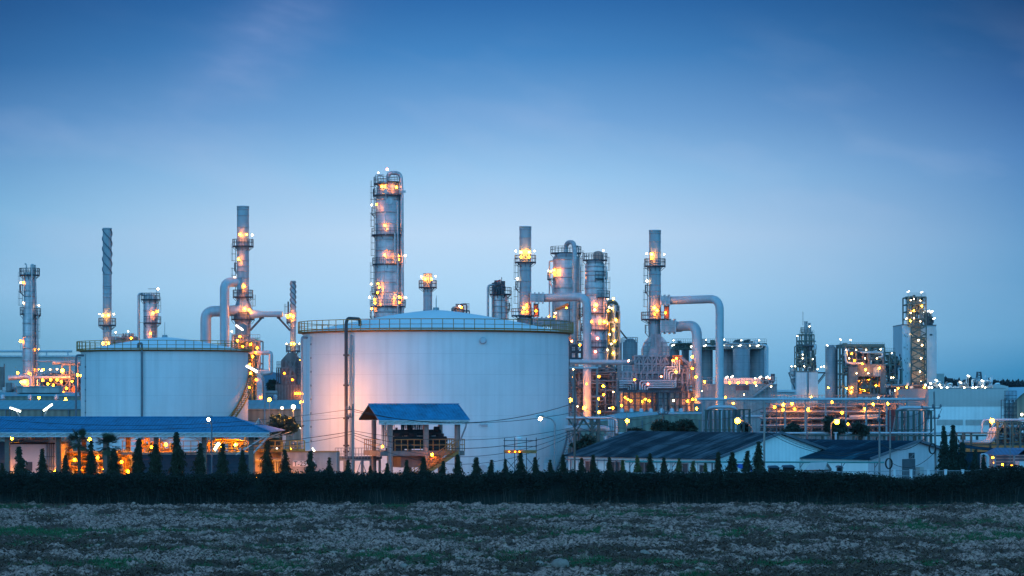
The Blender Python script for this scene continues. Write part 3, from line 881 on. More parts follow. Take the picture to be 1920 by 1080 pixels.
# palms
def palm(px, ptop, label, seed, Yt=222.0):
    g = random.Random(seed); x0 = X(px, Yt); zc = Z(ptop+22, Yt)
    t = thing('fan_palm', label, 'palm tree', (x0, Yt, 0), 0, 'fan palms before the glowing yard')
    b = MB(); b.tube([(0,0,0), (.05,0,zc*.5), (0,0,zc)], [.20, .15, .12], 8); b.build('trunk', m_bark, t, local=True)
    Q = []
    for i in range(54):
        a = g.uniform(0, 2*PI); el = g.uniform(-.7, 1.35); L = g.uniform(1.0, 1.45)
        d = Vector((math.cos(a)*math.cos(el), math.sin(a)*math.cos(el), math.sin(el)))
        o = Vector((0, 0, zc)); c = o + d*L*.5
        u = d.cross(Vector((0,0,1))).normalized(); w = u.cross(d)
        Q.append([o-u*.015, c-u*.015, c+u*.015, o+u*.015])
        for k in range(-7, 8):
            an = k*.17; e = (d*math.cos(an)+u*math.sin(an)).normalized(); ll = L*.62*(1-.02*k*k*.5)
            tip = c + e*ll + Vector((0, 0, -.16*ll - .1*g.random())); m = c + e*ll*.55
            s = (w*.3+u.cross(e)).normalized()*.0 + e.cross(w).normalized()*.028
            Q.append([c, m-s, tip, m+s])
    quads_mesh('crown', np.array([[tuple(v) for v in q] for q in Q]), m_palm, t)
palm(148, 808, 'fan palm left of the dark columnar tree, before the glowing machinery', 1)
palm(203, 815, 'fan palm right of the dark columnar tree, with a shaggier crown', 2)

# distant hills
b = MB(); pts = []
g = random.Random(3)
hx = [-760, -700, -640, -560, -500, -440, -380, -330, -280, -200]
def hillrow(name, Yh, p0, p1, base, tops, mat):
    b = MB(); n = len(tops); v = []
    for i, tpy in enumerate(tops):
        px = p0+(p1-p0)*i/(n-1)
        for k, (dy, f) in enumerate(((-200, 0), (-60, .75), (0, 1), (250, .4))):
            v.append((X(px, Yh), Yh+dy, -1+(Z(tpy, Yh)+1)*f + (g.uniform(-2, 2) if 0 < f < 1 else 0)))
    f = [(i*4+k, (i+1)*4+k, (i+1)*4+k+1, i*4+k+1) for i in range(n-1) for k in range(3)]
    b.add(v, f, True); tag(b.build(name, mat), kind='structure')
m_hill = M('haze_tinted_forest_hill', (.03, .10, .15), .95, 0, .25, .01)  # blue of the distant haze is put into the hill colour
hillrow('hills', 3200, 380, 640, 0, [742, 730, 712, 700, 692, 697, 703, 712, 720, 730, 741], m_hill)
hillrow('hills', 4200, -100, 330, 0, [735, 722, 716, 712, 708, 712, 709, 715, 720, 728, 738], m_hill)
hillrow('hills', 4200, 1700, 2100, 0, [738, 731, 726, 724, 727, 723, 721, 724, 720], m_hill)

# ================= storage tanks =================
def tank(px, Y, hw, rim_px_near, apex, label, seg_mat, pipes):
    R = S(hw, Y); cx = X(px, Y); zt = Z(rim_px_near, Y-R)
    za = Z(apex, Y)
    t = thing('storage_tank', label, 'storage tank', (cx, Y, 0))
    b = MB(); b.lathe([(R, 0), (R, zt)], (cx, Y), 128); b.build('shell', m_tank, t)
    b = MB(); pr = [(R-.02, zt-.05)]
    for k in range(1, 13):
        u = k/12; pr.append((R*(1-u)+.01, zt+(za-zt)*(1-(1-u)**1.35)))
    b.lathe(pr, (cx, Y), 96); b.build('dome_roof', m_tankroof, t)
    b = MB(); b.lathe([(R+.02, zt-.13), (R+.14, zt-.13), (R+.14, zt-.02), (R+.55, zt-.02), (R+.55, zt+.06), (R-.1, zt+.06)], (cx, Y), 128)
    rim = b.build('rim_walkway', m_rust, t)
    b = MB(); ro = R+.5
    for h, w in ((1.08, .07), (.58, .05), (.12, .12)):
        b.lathe([(ro-.05, zt+h), (ro, zt+h), (ro, zt+h+w), (ro-.05, zt+h+w), (ro-.05, zt+h)], (cx, Y), 128)
    npst = 84 if hw > 200 else 62
    for k in range(npst):
        a = 2*PI*k/npst; x, y = cx+ro*math.cos(a), Y+ro*math.sin(a)
        b.beam((x, y, zt+.06), (x, y, zt+1.12), .07)
    b.build('railing', m_rust, rim)
    # thin vertical conductor and the vent on the dome
    b = MB()
    b.beam((cx, Y, za-.1), (cx, Y, za+1.2), .06); b.cyl((cx, Y, za-.15), (cx, Y, za+.25), .35, .3, 10)
    b.build('roof_vent', m_galv, t)
    return t, cx, R, zt, za
bt, bx_, bR, bz, ba = tank(817.5, 277.0, 248.5, 619, 581, 'large white cylindrical tank with yellow railed rim, behind the raised blue roofed shelter', None, 0)
def on_tank(cx, Yc, R, px, off):
    # point on the front of the shell seen at photo column px
    x = X(px, Yc-R*.7)
    for _ in range(4):
        y = Yc - math.sqrt(max(0, (R+off)**2-(x-cx)**2)); x = X(px, y)
    return x, y
x, y = on_tank(bx_, 277, bR, 649, .55)
x2, y2 = on_tank(bx_, 277, bR-2.5, 675, 0)
b = MB(); b.tube(rpath([(x2, y2, bz+.3), (x2, y2, bz+1.25), (x, y, bz+1.25), (x, y, .1)], .8, 6), .17, 12)
for pz in (12.2, 9.2, 5.9, 3.2, 2.6): b.cyl((x, y, pz-.08), (x, y, pz+.08), .30, n=12)
b.build('overflow_pipe', M('dark_brown_pipe', (.045, .035, .04), .6), bt)
b = MB()
x, y = on_tank(bx_, 277, bR, 659, .25)
b.tube([(x, y, .1), (x, y, bz-.4)], .09, 8); b.build('conduit', m_galv, bt)
x, y = on_tank(bx_, 277, bR, 583, .06)
b = MB()
b.beam((x, y, .1), (x, y, bz-.4), .035)
for k in range(10): b.box((x, y-.02, .8+k*1.4), (.13, .08, .18))
b.build('conduit', m_dpipe, bt)
x, y = on_tank(bx_, 277, bR, 906, .0)
zc = Z(638, 263); b = MB(); b.cyl((x, y+.2, zc), (x, y-.25, zc), .26, .26, 16); b.cyl((x, y-.25, zc), (x, y-.36, zc), .34, .25, 16); b.build('vent_cover', m_pipe, bt)
x, y = on_tank(bx_, 277, bR, 905, .0); zc = Z(796, 263)
b = MB(); b.cyl((x-.2, y+.1, zc), (x-.2, y-.3, zc), .12, n=10); b.cyl((x+.25, y+.1, zc), (x+.25, y-.3, zc), .12, n=10); b.bx(x-.5, x+.5, y-.05, y+.02, zc-.22, zc+.05); b.build('nozzle', m_pipe, bt)
for pxm in (905, 1025):
    x, y = on_tank(bx_, 277, bR, pxm, .0); b = MB(); zc = .85
    b.cyl((x, y+.2, zc), (x, y-.4, zc), .42, n=18); b.cyl((x, y-.4, zc), (x, y-.5, zc), .52, n=18); b.build('manhole', m_pipe, bt)
# antenna rods on the rim
for pxm in (640+605/3.375,):
    b = MB(); b.beam((X(pxm, 277), 275, ba-1), (X(pxm, 277), 275, ba+1.4), .05); b.build('lightning_rod', m_galv, bt)
lt, lx_, lR, lz, la_ = tank(309.0, 320.0, 155.5, 656, 632, 'smaller white cylindrical tank behind the long blue canopy, with white dome and yellow railing', None, 0)
x, y = on_tank(lx_, 320, lR, 266, .3)
x2, y2 = on_tank(lx_, 320, lR-1.2, 259, 0)
b = MB(); b.tube(rpath([(x2, y2, lz+.2), (x2, y2, lz+.75), (x, y, lz+.75), (x, y, .1)], .3, 4), .13, 10); b.build('overflow_pipe', m_dpipe, lt)
for pxm in (236, 356, 354):
    pass
b = MB()
b.beam((X(309, 320), 320, la_), (X(309, 320), 320, la_+1.8), .05); b.build('lightning_rod', m_galv, lt)
x, y = on_tank(lx_, 320, lR, 160, .05); b = MB(); b.beam((x, y, .1), (x, y, lz-.4), .04)
for k in range(9): b.box((x, y-.02, .8+k*1.35), (.12, .08, .16))
b.build('conduit', m_dpipe, lt)
# vent pipe standing left of it
vp = thing('gooseneck_pipe', 'slim pale green pipe with bent top beside the smaller tank', 'pipe', (X(143, 308), 308, 0))
b = MB(); xx = X(142.5, 308); b.tube(rpath([(xx, 308, 0), (xx, 308, Z(666, 308)), (xx+.6, 309.5, Z(666, 308))], .5, 5), .13, 10); b.build('pipe', m_dpipe, vp)
def spiral_stair(t, cx, Y, R, z0, z1, a0, slope, mat, w=.85):
    b = MB(); n = int((z1-z0)/.24); pi = po = None
    for k in range(n+1):
        z = z0+(z1-z0)*k/n; a = a0+(z-z0)/slope
        ca, sa = math.cos(a), math.sin(a)
        i = Vector((cx+(R+.12)*ca, Y+(R+.12)*sa, z)); o = Vector((cx+(R+w)*ca, Y+(R+w)*sa, z))
        b.beam(i, o, .26, .05)
        if pi:
            b.beam(pi, i, .06, .22); b.beam(po, o, .06, .22)
        pi, po = i, o
    st = b.build('spiral_stair', mat, t)
    b = MB(); pp = None
    for k in range(0, n+1, 3):
        z = z0+(z1-z0)*k/n; a = a0+(z-z0)/slope; o = Vector((cx+(R+w)*math.cos(a), Y+(R+w)*math.sin(a), z))
        b.beam(o, o+Vector((0,0,1.05)), .05)
        if pp:
            for h in (1.05, .55): b.beam(pp+Vector((0,0,h)), o+Vector((0,0,h)), .05)
        pp = o
    b.build('handrail', mat, st)
spiral_stair(bt, bx_, 277, bR, .2, bz-.1, -.50, 12.5, m_galv)
spiral_stair(lt, lx_, 320, lR, .2, lz-.1, -1.18, 9.0, m_rust)
# floodlight just off the smaller tank's right side (it leaves a bright streak on the shell)
fl = thing('flood_lamp', 'slanted white floodlight shining on the right side of the smaller tank', 'lamp', (X(470, 309), 309, 0))
q = X(470, 309)
flood(fl, (q-.5, 309, Z(686, 309)), (q+.75, 309, Z(697, 309)), 'white', .30, (q+1.6, 309.3, Z(716, 309)))
b = MB(); b.tube(rpath([(q+1.6, 309.4, 0), (q+1.6, 309.4, Z(708, 309)), (q+.6, 309.4, Z(690, 309))], .8), .08, 8); b.build('mast', m_galv, fl)

# ================= long blue canopy, left =================
cn = thing('canopy', 'long blue roofed canopy with white truss eaves, running in from the left edge', 'canopy', (X(220, 236), 236, 0))
ye, yr, yb = 228.0, 236.0, 244.0
ze, zr = Z(810, ye), Z(782.5, yr)
xl = X(-120, ye); xe = X(505, ye); xr = X(437, yr)
b = MB(); th = .06
v = [(xl, ye, ze), (xe, ye, ze), (xe, yb, ze), (xl, yb, ze), (xl, yr, zr), (xr, yr, zr)]
b.add(v, [(0,1,5,4), (1,2,5), (2,3,4,5)]); v2 = [(a, c, d-th) for a, c, d in v]; b.add(v2, [(4,5,1,0), (5,2,1), (5,4,3,2)])
b.add([v[0], v[1], v2[1], v2[0]], [(0,3,2,1)]); b.add([v[1], v[2], v2[2], v2[1]], [(0,3,2,1)])
q = xl+.2
while q < xe-.1:      # standing ribs of the sheeting
    f = 1.0 if q < xr else (xe-q)/(xe-xr)
    b.beam((q, ye-.01, ze+.03), (q, ye+(yr-ye)*f, ze+(zr-ze)*f+.03), .05, .07); q += .28
b.beam((xl, yr, zr+.04), (xr, yr, zr+.04), .35, .08); b.beam((xr, yr, zr+.04), (xe, ye, ze+.06), .22, .08)
b.build('roof', m_blue, cn)
b = MB(); zb_ = Z(818, ye)
b.bx(xl, xe, ye-.05, ye+.01, ze-.11, ze-.04); b.bx(xl, xe, ye-.05, ye+.01, zb_-.07, zb_)
q = xe; stp = S(17.4, ye)
while q > xl:
    b.beam((q-.02, ye-.02, zb_), (q-.02, ye-.02, ze-.06), .05); b.beam((q, ye-.03, ze-.08), (q-stp, ye-.03, zb_-.02), .055); q -= stp
b.build('eave_truss', m_wall, cn)
b = MB(); b.bx(xl, xe-.2, ye+.08, ye+.12, zb_, ze-.07); b.build('fascia', m_greyp, cn)
b = MB(); k_ = (zr-ze)/8; b.add([(xl, ye+.3, ze-.12+.3*k_), (xe-1, ye+.3, ze-.12+.3*k_), (xr, yr, zr-.14), (xl, yr, zr-.14)], [(0,1,2,3)]); b.add([(xl, yr, zr-.14), (xr, yr, zr-.14), (xe-1, yb, ze-.14), (xl, yb, ze-.14)], [(0,1,2,3)]); b.build('added_ceiling', M('canopy_bounce_cream', (.48, .40, .33), .7, 0, .1, 1), cn)  # cream underside added to bounce the warm lamp light
for px in (-30, 14, 110, 198, 293, 383, 471):
    for yc in (ye+1.0, yb-1.5):
        b = MB(); x = X(px, ye+1.0); zt = ze + (0 if yc < yr else 0)
        b.bx(x-.20, x+.20, yc-.20, yc+.20, 0, zb_-.02); b.build('column', M('canopy_column_paint', (.17, .11, .09), .8, 0, .2, 2, streak=.4), cn)
m_truss = M('canopy_truss_paint', (.40, .36, .32), .6, 0, .15, 2)
for px in (-30, 14, 110, 198, 293, 383, 471):       # roof trusses front to back
    x = X(px, ye+1.0); b = MB()
    b.beam((x, ye, zb_), (x, yb, zb_), .1)
    for k in range(8):
        y0 = ye+2*k; y1 = y0+2
        h = lambda yy_: ze-.12+(zr-ze)*(1-abs(yy_-yr)/8)
        b.beam((x, y0, h(y0)), (x, y1, h(y1)), .09); b.beam((x, y0 if k % 2 else y1, zb_), (x, y1 if k % 2 else y0, h(y1 if k % 2 else y0)), .06)
    b.build('roof_truss', m_truss, cn)
for k, px in enumerate((-30, 14, 110, 198, 293, 383, 471)):     # knee braces fanning from the columns
    x = X(px, ye+1.0)
    for yc in (ye+1.1, ye+4, yb-1.6):
        b = MB()
        for dx in (-2.3, -1.5, 1.5, 2.3):
            b.beam((x, yc, zb_-.55), (x+dx, yc, ze-.15), .05)
        b.beam((x-2.4, yc, zb_-.1), (x+2.4, yc, zb_-.1), .05)
        b.beam((x, yc, zb_-.6), (x, yc, zb_), .1)
        b.build('knee_brace', m_truss, cn)

b = MB(); b.beam((X(440, ye), ye+1, zb_-1.6), (xe-.3, ye+.3, zb_+.05), .09); b.beam((X(471, ye), ye+1, Z(852, ye)), (X(503, ye), ye+.2, Z(818, ye)), .12); b.build('corner_brace', m_wall, cn)
for px, py, dy, k, r in [(317, 811.5, 6, 'sodium_bright', 0.3), (363, 811.5, 9, 'sodium_bright', 0.3), (421, 816, 7, 'yellow', 0.12), (270, 811.5, 4, 'sodium_bright', 0.32), (168, 824, 6, 'sodium_bright', 0.18), (250, 811.5, 10, 'sodium_bright', 0.32), (22, 822, 8, 'sodium_bright', 0.16), (398, 811.5, 10, 'sodium_bright', 0.3), (455, 811.5, 10, 'sodium_bright', 0.34), (60, 816, 9, 'sodium', 0.14), (215, 811.5, 8, 'sodium_bright', 0.28), (130, 817, 10, 'sodium', 0.18)]:
    y = ye+dy; x = X(px, y); z = Z(py, y)
    lamp(cn, (x, y, z), k, r, base=(x, y, z+.02 if z > ze else zb_+.02) if False else None, post=.0001)
b = MB()

# louvred yard wall under the canopy
lw = thing('louvre_wall', 'navy horizontal louvre panels with a lit orange ledge, under the blue canopy', 'wall', (X(370, 231), 231, 0))
yl = 231.5
for k, (a, c) in enumerate(((256, 381), (388, 469))):
    x0, x1 = X(a, yl), X(c, yl); b = MB(); z = 0
    zt = Z(853, yl)
    while z < zt:
        b.add([(x0, yl, z), (x1, yl, z), (x1, yl+.12, z+.27), (x0, yl+.12, z+.27)], [(0,1,2,3)]); b.bx(x0, x1, yl-.02, yl+.12, z-.02, z+.02); z += .28
    b.bx(x0-.05, x0, yl, yl+.15, 0, zt); b.bx(x1, x1+.05, yl, yl+.15, 0, zt); b.bx(x0, x1, yl+.14, yl+.18, 0, zt)
    b.build('louvre_panel', m_navy, lw)
b = MB(); b.bx(X(228, yl), X(472, yl), yl-.15, yl+2.2, Z(852.5, yl), Z(848, yl)); b.build('ledge', m_conc, lw)
b = MB(); zt = Z(848, yl)
for h in (.5, .95): b.beam((X(228, yl+2.2), yl+2.2, zt+h), (X(472, yl+2.2), yl+2.2, zt+h), .06)
for k in range(18): x = X(230+k*14.2, yl+2.2); b.beam((x, yl+2.2, zt), (x, yl+2.2, zt+.95), .05)
b.build('railing', m_yel, lw)
# pump skids glowing under the canopy
pk = thing('pump_skid', 'tangle of pipes and valves glowing orange behind the fan palms', 'pump skid', (X(185, 238), 238, 0))
clutter(pk, X(112, 238), X(252, 238), 236, 241, .2, 3.2, 90, (m_galv, m_pipe, m_yel), (.05, .16), 4)
for px in (125, 165, 205, 240):
    b = MB(); x = X(px, 237.5); b.cyl((x, 237.5, .5), (x+1.1, 237.5, .5), .36, n=14); b.cyl((x+1.1, 237.5, .5), (x+1.5, 237.5, .5), .2, n=10); b.cyl((x+.3, 237.5, .8), (x+.3, 237.5, 1.7), .14, n=10); b.bx(x-.1, x+1.6, 237, 238, 0, .15); b.build('pump', m_yel, pk)
for px, py, dy in [(140, 862, -2.2), (183, 858, -2.2), (228, 866, -2.2), (195, 880, -2.0), (150, 882, -2.0), (240, 884, -2.0), (172, 872, 3)]:
    lamp(pk, (X(px, 238+dy), 238+dy, Z(py, 238+dy)), 'sodium', .16, post=.8)
b = MB(); b.bx(X(112, 243), X(262, 243), 243, 243.3, 0, 3.0); b.build('back_wall', m_conc, pk)
for a, c, yq, sd, lb in ((268, 330, 239, 8, 'yellow pipework in the open bay behind the left navy louvres'), (392, 468, 238.5, 9, 'brightly lit yellow pipes and handwheels above the right navy louvres')):
    q = thing('pipe_manifold', lb, 'pipework', (X((a+c)/2, yq), yq, 0))
    clutter(q, X(a, yq), X(c, yq), yq-1.5, yq+1.5, 1.5, 4.3, 34, (m_yel, m_galv), (.04, .12), sd)
    b = MB()
    for px in (a, (a+c)/2, c): b.bx(X(px, yq)-.1, X(px, yq)+.1, yq-.1, yq+.1, 0, 4.2)
    b.build('support', m_yel, q)
    for px, py in (((a+c)/2+12, 834), ((a+c)/2-14, 838)): lamp(q, (X(px, yq-2), yq-2, Z(py, yq-2)), 'yellow' if sd == 9 else 'sodium', .15, post=1.0)
flw = thing('flood_lamp', 'largest bright white yellow floodlight in the open bay above the right louvres', 'lamp', (X(407, 234), 234, 0))
flood(flw, (X(402, 234), 234, Z(843, 234)), (X(411, 234), 234, Z(831, 234)), 'yellow', .3, (X(400, 234.5), 234.5, Z(850, 234)))
# white shed at far left
sh = thing('white_shed', 'white walled shed with small dark window below the left end of the canopy', 'shed', (X(64, 232), 232, 0))
yq = 232; x0, x1, zt = X(17, yq), X(108, yq), Z(833, yq)
b = MB(); b.bx(x0, x1, yq, yq+6, 0, zt); b.build('wall', m_wall, sh)
b = MB(); b.bx(x0-.1, x1+.1, yq-.12, yq+6.1, zt, zt+.12); b.build('coping', m_black, sh)
b = MB(); b.bx(X(48, yq), X(61, yq), yq-.03, yq+.02, Z(883, yq), Z(866, yq)); w_ = b.build('window', m_window, sh)
b = MB(); b.bx(X(47, yq), X(62, yq), yq-.06, yq-.031, Z(866, yq), Z(865, yq)); b.bx(X(47, yq), X(62, yq), yq-.06, yq-.031, Z(884.3, yq), Z(883, yq)); b.bx(X(61, yq), X(62.2, yq), yq-.06, yq-.031, Z(883, yq), Z(866, yq)); b.build('frame', m_wall, w_)
b = MB()
for px in (88, 92, 96, 100): b.tube([(X(px, yq-.2), yq-.15, 0), (X(px, yq-.2), yq-.15, zt)], .05, 6)
for py in (856, 875): b.beam((X(84, yq), yq-.25, Z(py, yq)), (X(104, yq), yq-.25, Z(py, yq)), .06)
b.build('wall_pipe', m_dpipe, sh)
for px in (15.5, 107): 
    b = MB(); b.bx(X(px, yq)-.13, X(px, yq)+.13, yq-.25, yq-.03, 0, Z(818, yq)); b.build('pilaster', m_wall, sh)
clutter(sh, X(20, yq+1), X(105, yq+1), yq+.5, yq+4, zt+.15, zt+.95, 16, (m_dpipe, m_pipe), (.06, .14), 12, 'roof_pipe')
b = MB(); z = 0
while z < Z(829, yq): b.bx(X(-60, yq), X(12, yq), yq+.1, yq+.16, z, z+.17); z += .26
b.bx(X(-60, yq), X(12, yq), yq+.2, yq+.25, 0, Z(828, yq)); b.build('louvre_panel', m_navy, sh)
for px in (14.5, 105):
    lamp(sh, (X(px, yq-1), yq-1.2, Z(884, yq-1)), 'sodium_bright', .12, post=.6)

# concrete bund wall with its number sign
cw = thing('concrete_wall', 'low stained concrete wall carrying the tank number sign, left of the shelter', 'wall', (X(552, 240), 240, 0))
yq = 238.0
b = MB(); b.bx(X(474, yq), X(575, yq), yq+2, yq+2.3, 0, Z(849, yq)); b.bx(X(560, yq), X(631.5, yq), yq, yq+.3, 0, Z(848, yq)); b.bx(X(631.5, yq)-.3, X(631.5, yq), yq+.3, yq+4, 0, Z(848, yq)); b.build('wall', m_conc, cw)
b = MB(); b.bx(X(474, yq), X(632, yq)+.05, yq-.08, yq+2.4, Z(848, yq), Z(846.3, yq)); b.build('coping', m_rust, cw)
b = MB(); b.bx(X(549, yq), X(590.5, yq), yq-.05, yq-.02, Z(874.5, yq), Z(864, yq)); sg = b.build('number_sign', M('sign_white', (.7, .68, .66), .6, 0, .05, 2), cw)
b = MB(); b.bx(X(528, yq), X(560, yq), yq+.02, yq+.3, 0, Z(848, yq)); b.build('pier', m_conc, cw)
tx = bpy.data.curves.new('lettering', 'FONT'); tx.body = 'T-25'; tx.size = S(12.5, yq); tx.extrude = .008
to = bpy.data.objects.new('lettering', tx); col.objects.link(to)
bpy.context.view_layer.update()
mt = bpy.data.meshes.new_from_object(to); bpy.data.objects.remove(to)
to = bpy.data.objects.new('lettering', mt); mt.materials.clear(); mt.materials.append(m_black); col.objects.link(to); to.parent = sg
o_ = Vector(cw.location); to.location = Vector((X(550.5, yq), yq-.065, Z(873.6, yq))) - o_; to.rotation_euler = (R_(90), 0, 0)
b = MB(); zt = Z(846.3, yq)
x0, x1 = X(474, yq), X(571, yq)
for h in (.5, 1.0): b.beam((x0, yq+.1, zt+h*.95), (x1, yq+.1, zt+h*.95), .08)
b.bx(x0, x1, yq+.05, yq+.12, zt, zt+.22)
for k in range(8): x = x0+(x1-x0)*k/7; b.bx(x-.05, x+.05, yq+.05, yq+.15, zt, zt+.98)
b.bx(X(526, yq), X(530.5, yq), yq+.03, yq+.2, zt, zt+.95)
b.build('railing', m_yel, cw)
b = MB(); b.bx(X(529, yq), X(535, yq), yq+.3, yq+.6, Z(831, yq), Z(817, yq)); b.beam((X(532, yq), yq+.45, zt), (X(532, yq), yq+.45, Z(830, yq)), .06); b.build('control_box', m_wall, cw)
b = MB(); b.tube([(X(476, yq), yq+1.2, Z(862, yq)), (X(534, yq), yq+1.2, Z(862, yq))], .17, 10)
for px in (514, 519): b.tube([(X(px, yq), yq+1.3, 0), (X(px, yq), yq+1.3, Z(862, yq))], .09, 8)
b.build('pipe', m_pipe, cw)
clutter(cw, X(546, yq), X(560, yq), yq+.4, yq+1.8, zt+.1, zt+1.6, 5, (m_galv,), (.04, .09), 31, 'valve')
for px, lb in ((519, 1), (586.5, 2)):
    flood(cw, (X(px-2, yq), yq+.8, Z(840.5, yq)), (X(px+2.2, yq), yq+.8, Z(846.5, yq)), 'white', .14)
for px, py, yy_, k, r in [(480, 900, 237.4, 'sodium_bright', .26), (494, 900, 237.2, 'sodium_bright', .26), (522, 900, 236.6, 'sodium_bright', .2), (572, 900, 234, 'sodium_bright', .2), (612, 900, 235, 'sodium', .2), (510, 845, 244, 'sodium', .16), (545, 843, 247, 'sodium', .16)]:  # low unseen lamps behind the hedge, added to light the wall
    lamp(cw, (X(px, yy_), yy_, Z(py, yy_)), k, r, post=.7)
# floodlights standing in the bund, washing the lower left of the big tank
for i, (px, yy_, z, k, r, lb) in enumerate([(550, 262, Z(763, 262), 'sodium_flood', .17, 'orange lamp on a thin mast above the spreading tree, left of the big tank'), (562, 247, 2.5, 'sodium_flood', .115, 'orange flood lamp standing in the bund behind the concrete wall'),
        (606, 244.5, 2.3, 'sodium_flood', .07, 'orange flood lamp at the bund corner behind the concrete wall end'),
        (608, 257, 1.2, 'sodium_flood', .07, 'low orange lamp at the foot of the big tank behind the utility pole'),
        (700, 256, 1.3, 'sodium_bright', .14, 'low orange lamp under the left end of the raised shelter'),
        (768, 256, 1.2, 'sodium_bright', .15, 'low orange lamp under the middle of the raised shelter'),
        (566, 279, 7.5, 'sodium_bright', .26, 'orange lamp high against the left edge of the big tank')]):
    q = thing('yard_lamp', lb, 'lamp', (X(px, yy_), yy_, 0)); lamp(q, (X(px, yy_), yy_, z), k, r, base=(X(px, yy_), yy_, 0))

# ================= raised shelter =================
m_rail = M('orange_handrail', (.34, .14, .03), .6, 0, .2, 3)
th_ = R_(20)
Ysh = 243.0
sO = (X(776, Ysh), Ysh, 0)
shl = thing('pump_shelter', 'raised open shelter with blue pitched roof and yellow stair before the big white tank', 'shelter', sO, th_)
HLf, HW = 4.32, 3.15       # half length of the ridge, half width
zr_, ze_ = Z(758, Ysh), Z(786.3, Ysh-1.5)
def LB(fn, name, mat, parent=shl):
    b = MB(); fn(b); return b.build(name, mat, parent, local=True)
def f(b):
    v = [(-HLf, 0, zr_), (HLf, 0, zr_), (HLf+.0, -HW, ze_), (-HLf, -HW, ze_), (HLf, HW, ze_), (-HLf, HW, ze_)]
    b.add(v, [(0,3,2,1), (0,1,4,5)]); w = [(a, c, d-.05) for a, c, d in v]; b.add(w, [(1,2,3,0), (5,4,1,0)])
    b.add([v[0], v[3], w[3], w[0]], [(0,1,2,3)]); b.add([v[2], v[3], w[3], w[2]], [(0,1,2,3)]); b.add([v[1], v[2], w[2], w[1]], [(0,1,2,3)])
    x = -HLf+.1
    while x < HLf: b.beam((x, 0, zr_+.03), (x, -HW, ze_+.03), .05, .07); b.beam((x, 0, zr_+.03), (x, HW, ze_+.03), .05, .07); x += .29
    b.beam((-HLf, 0, zr_+.05), (HLf, 0, zr_+.05), .3, .07)
LB(f, 'roof', m_blue)
def f(b):
    z0 = ze_-.42
    b.bx(-HLf, HLf, -HW-.02, -HW+.04, ze_-.12, ze_-.06); b.bx(-HLf, HLf, -HW-.02, -HW+.04, z0-.04, z0+.02)
    x = -HLf
    while x < HLf-.2: b.beam((x, -HW, z0), (x+.85, -HW, ze_-.08), .05); b.beam((x+.85, -HW, z0), (x+.85, -HW, ze_-.08), .05); x += .85
LB(f, 'eave_truss', m_wall)
LB(lambda b: b.add([(-HLf+.04, 0, zr_-.09), (HLf-.04, 0, zr_-.09), (HLf-.04, -HW+.05, ze_-.09), (-HLf+.04, -HW+.05, ze_-.09), (HLf-.04, HW-.05, ze_-.09), (-HLf+.04, HW-.05, ze_-.09)], [(0,1,2,3), (5,4,1,0)]), 'added_ceiling', m_black)  # black sheet added to keep the roof underside dark above the lamps
LB(lambda b: b.bx(-HLf+.05, HLf-.05, -HW+.08, -HW+.11, ze_-.44, ze_-.08), 'fascia', m_greyp)
LB(lambda b: [b.beam((s*(HLf-.1), -HW, ze_-.1), (s*(HLf-.1), 0, zr_-.1), .12) or b.beam((s*(HLf-.1), HW, ze_-.1), (s*(HLf-.1), 0, zr_-.1), .12) or b.beam((s*(HLf-.1), -HW, ze_-.12), (s*(HLf-.1), HW, ze_-.12), .12) or b.beam((s*(HLf-.1), 0, ze_-.12), (s*(HLf-.1), 0, zr_-.15), .1) for s in (-1, 1)], 'gable_truss', m_brown)
zd = 3.15
for x in (-3.05, .35, 3.35):
    for y, r in ((-2.45, .26), (2.45, .22)):
        LB(lambda b: b.cyl((x, y, 0), (x, y, ze_-.1), r, n=16), 'column', M('brown_stained_column', (.27, .20, .18), .8, 0, .2, 2, streak=.5))
LB(lambda b: b.bx(-4.0, 4.0, -2.6, 2.6, zd-.42, zd), 'deck', m_brown)
LB(lambda b: b.bx(-1.7, 2.0, -1.4, 1.4, zd-1.5, zd-.42), 'sump', m_brown)
def f(b):
    for y in (-2.55,):
        for h in (.55, 1.05): b.beam((-2.6, y, zd+h), (4.0, y, zd+h), .06)
        for k in range(12): b.beam((-2.6+.6*k, y, zd), (-2.6+.6*k, y, zd+1.05), .05)
    for h in (.55, 1.05): b.beam((-4, -2.5, zd+h), (-4, 2.5, zd+h), .06)
    for h in (.55, 1.05): b.beam((4, -2.5, zd+h), (4, 2.5, zd+h), .06)
    for k in range(9): b.beam((4, -2.5+.6*k, zd), (4, -2.5+.6*k, zd+1.05), .05); b.beam((-4, -2.5+.6*k, zd), (-4, -2.5+.6*k, zd+1.05), .05)
LB(f, 'railing', m_rail)
def f(b):     # stair descending to the left along the front
    n = 16; x0, x1 = 3.0, -1.9
    for k in range(n+1):
        u = k/n; x = x0+(x1-x0)*u; z = zd*(1-u)
        b.bx(x-.16, x+.16, -3.75, -2.75, z-.04, z)
    for y in (-3.78, -2.72): b.beam((x0, y, zd-.1), (x1, y, -.05), .07, .25)
st = LB(f, 'stair', m_rust)
def f(b):
    x0, x1 = 3.0, -1.9; n = 9
    for y in (-3.78, -2.72):
        for h in (.5, .95): b.beam((x0, y, zd+h), (x1, y, h), .06)
        for k in range(n+1): u = k/n; b.beam((x0+(x1-x0)*u, y, zd*(1-u)), (x0+(x1-x0)*u, y, zd*(1-u)+.95), .055)
LB(f, 'handrail', m_rail, st)
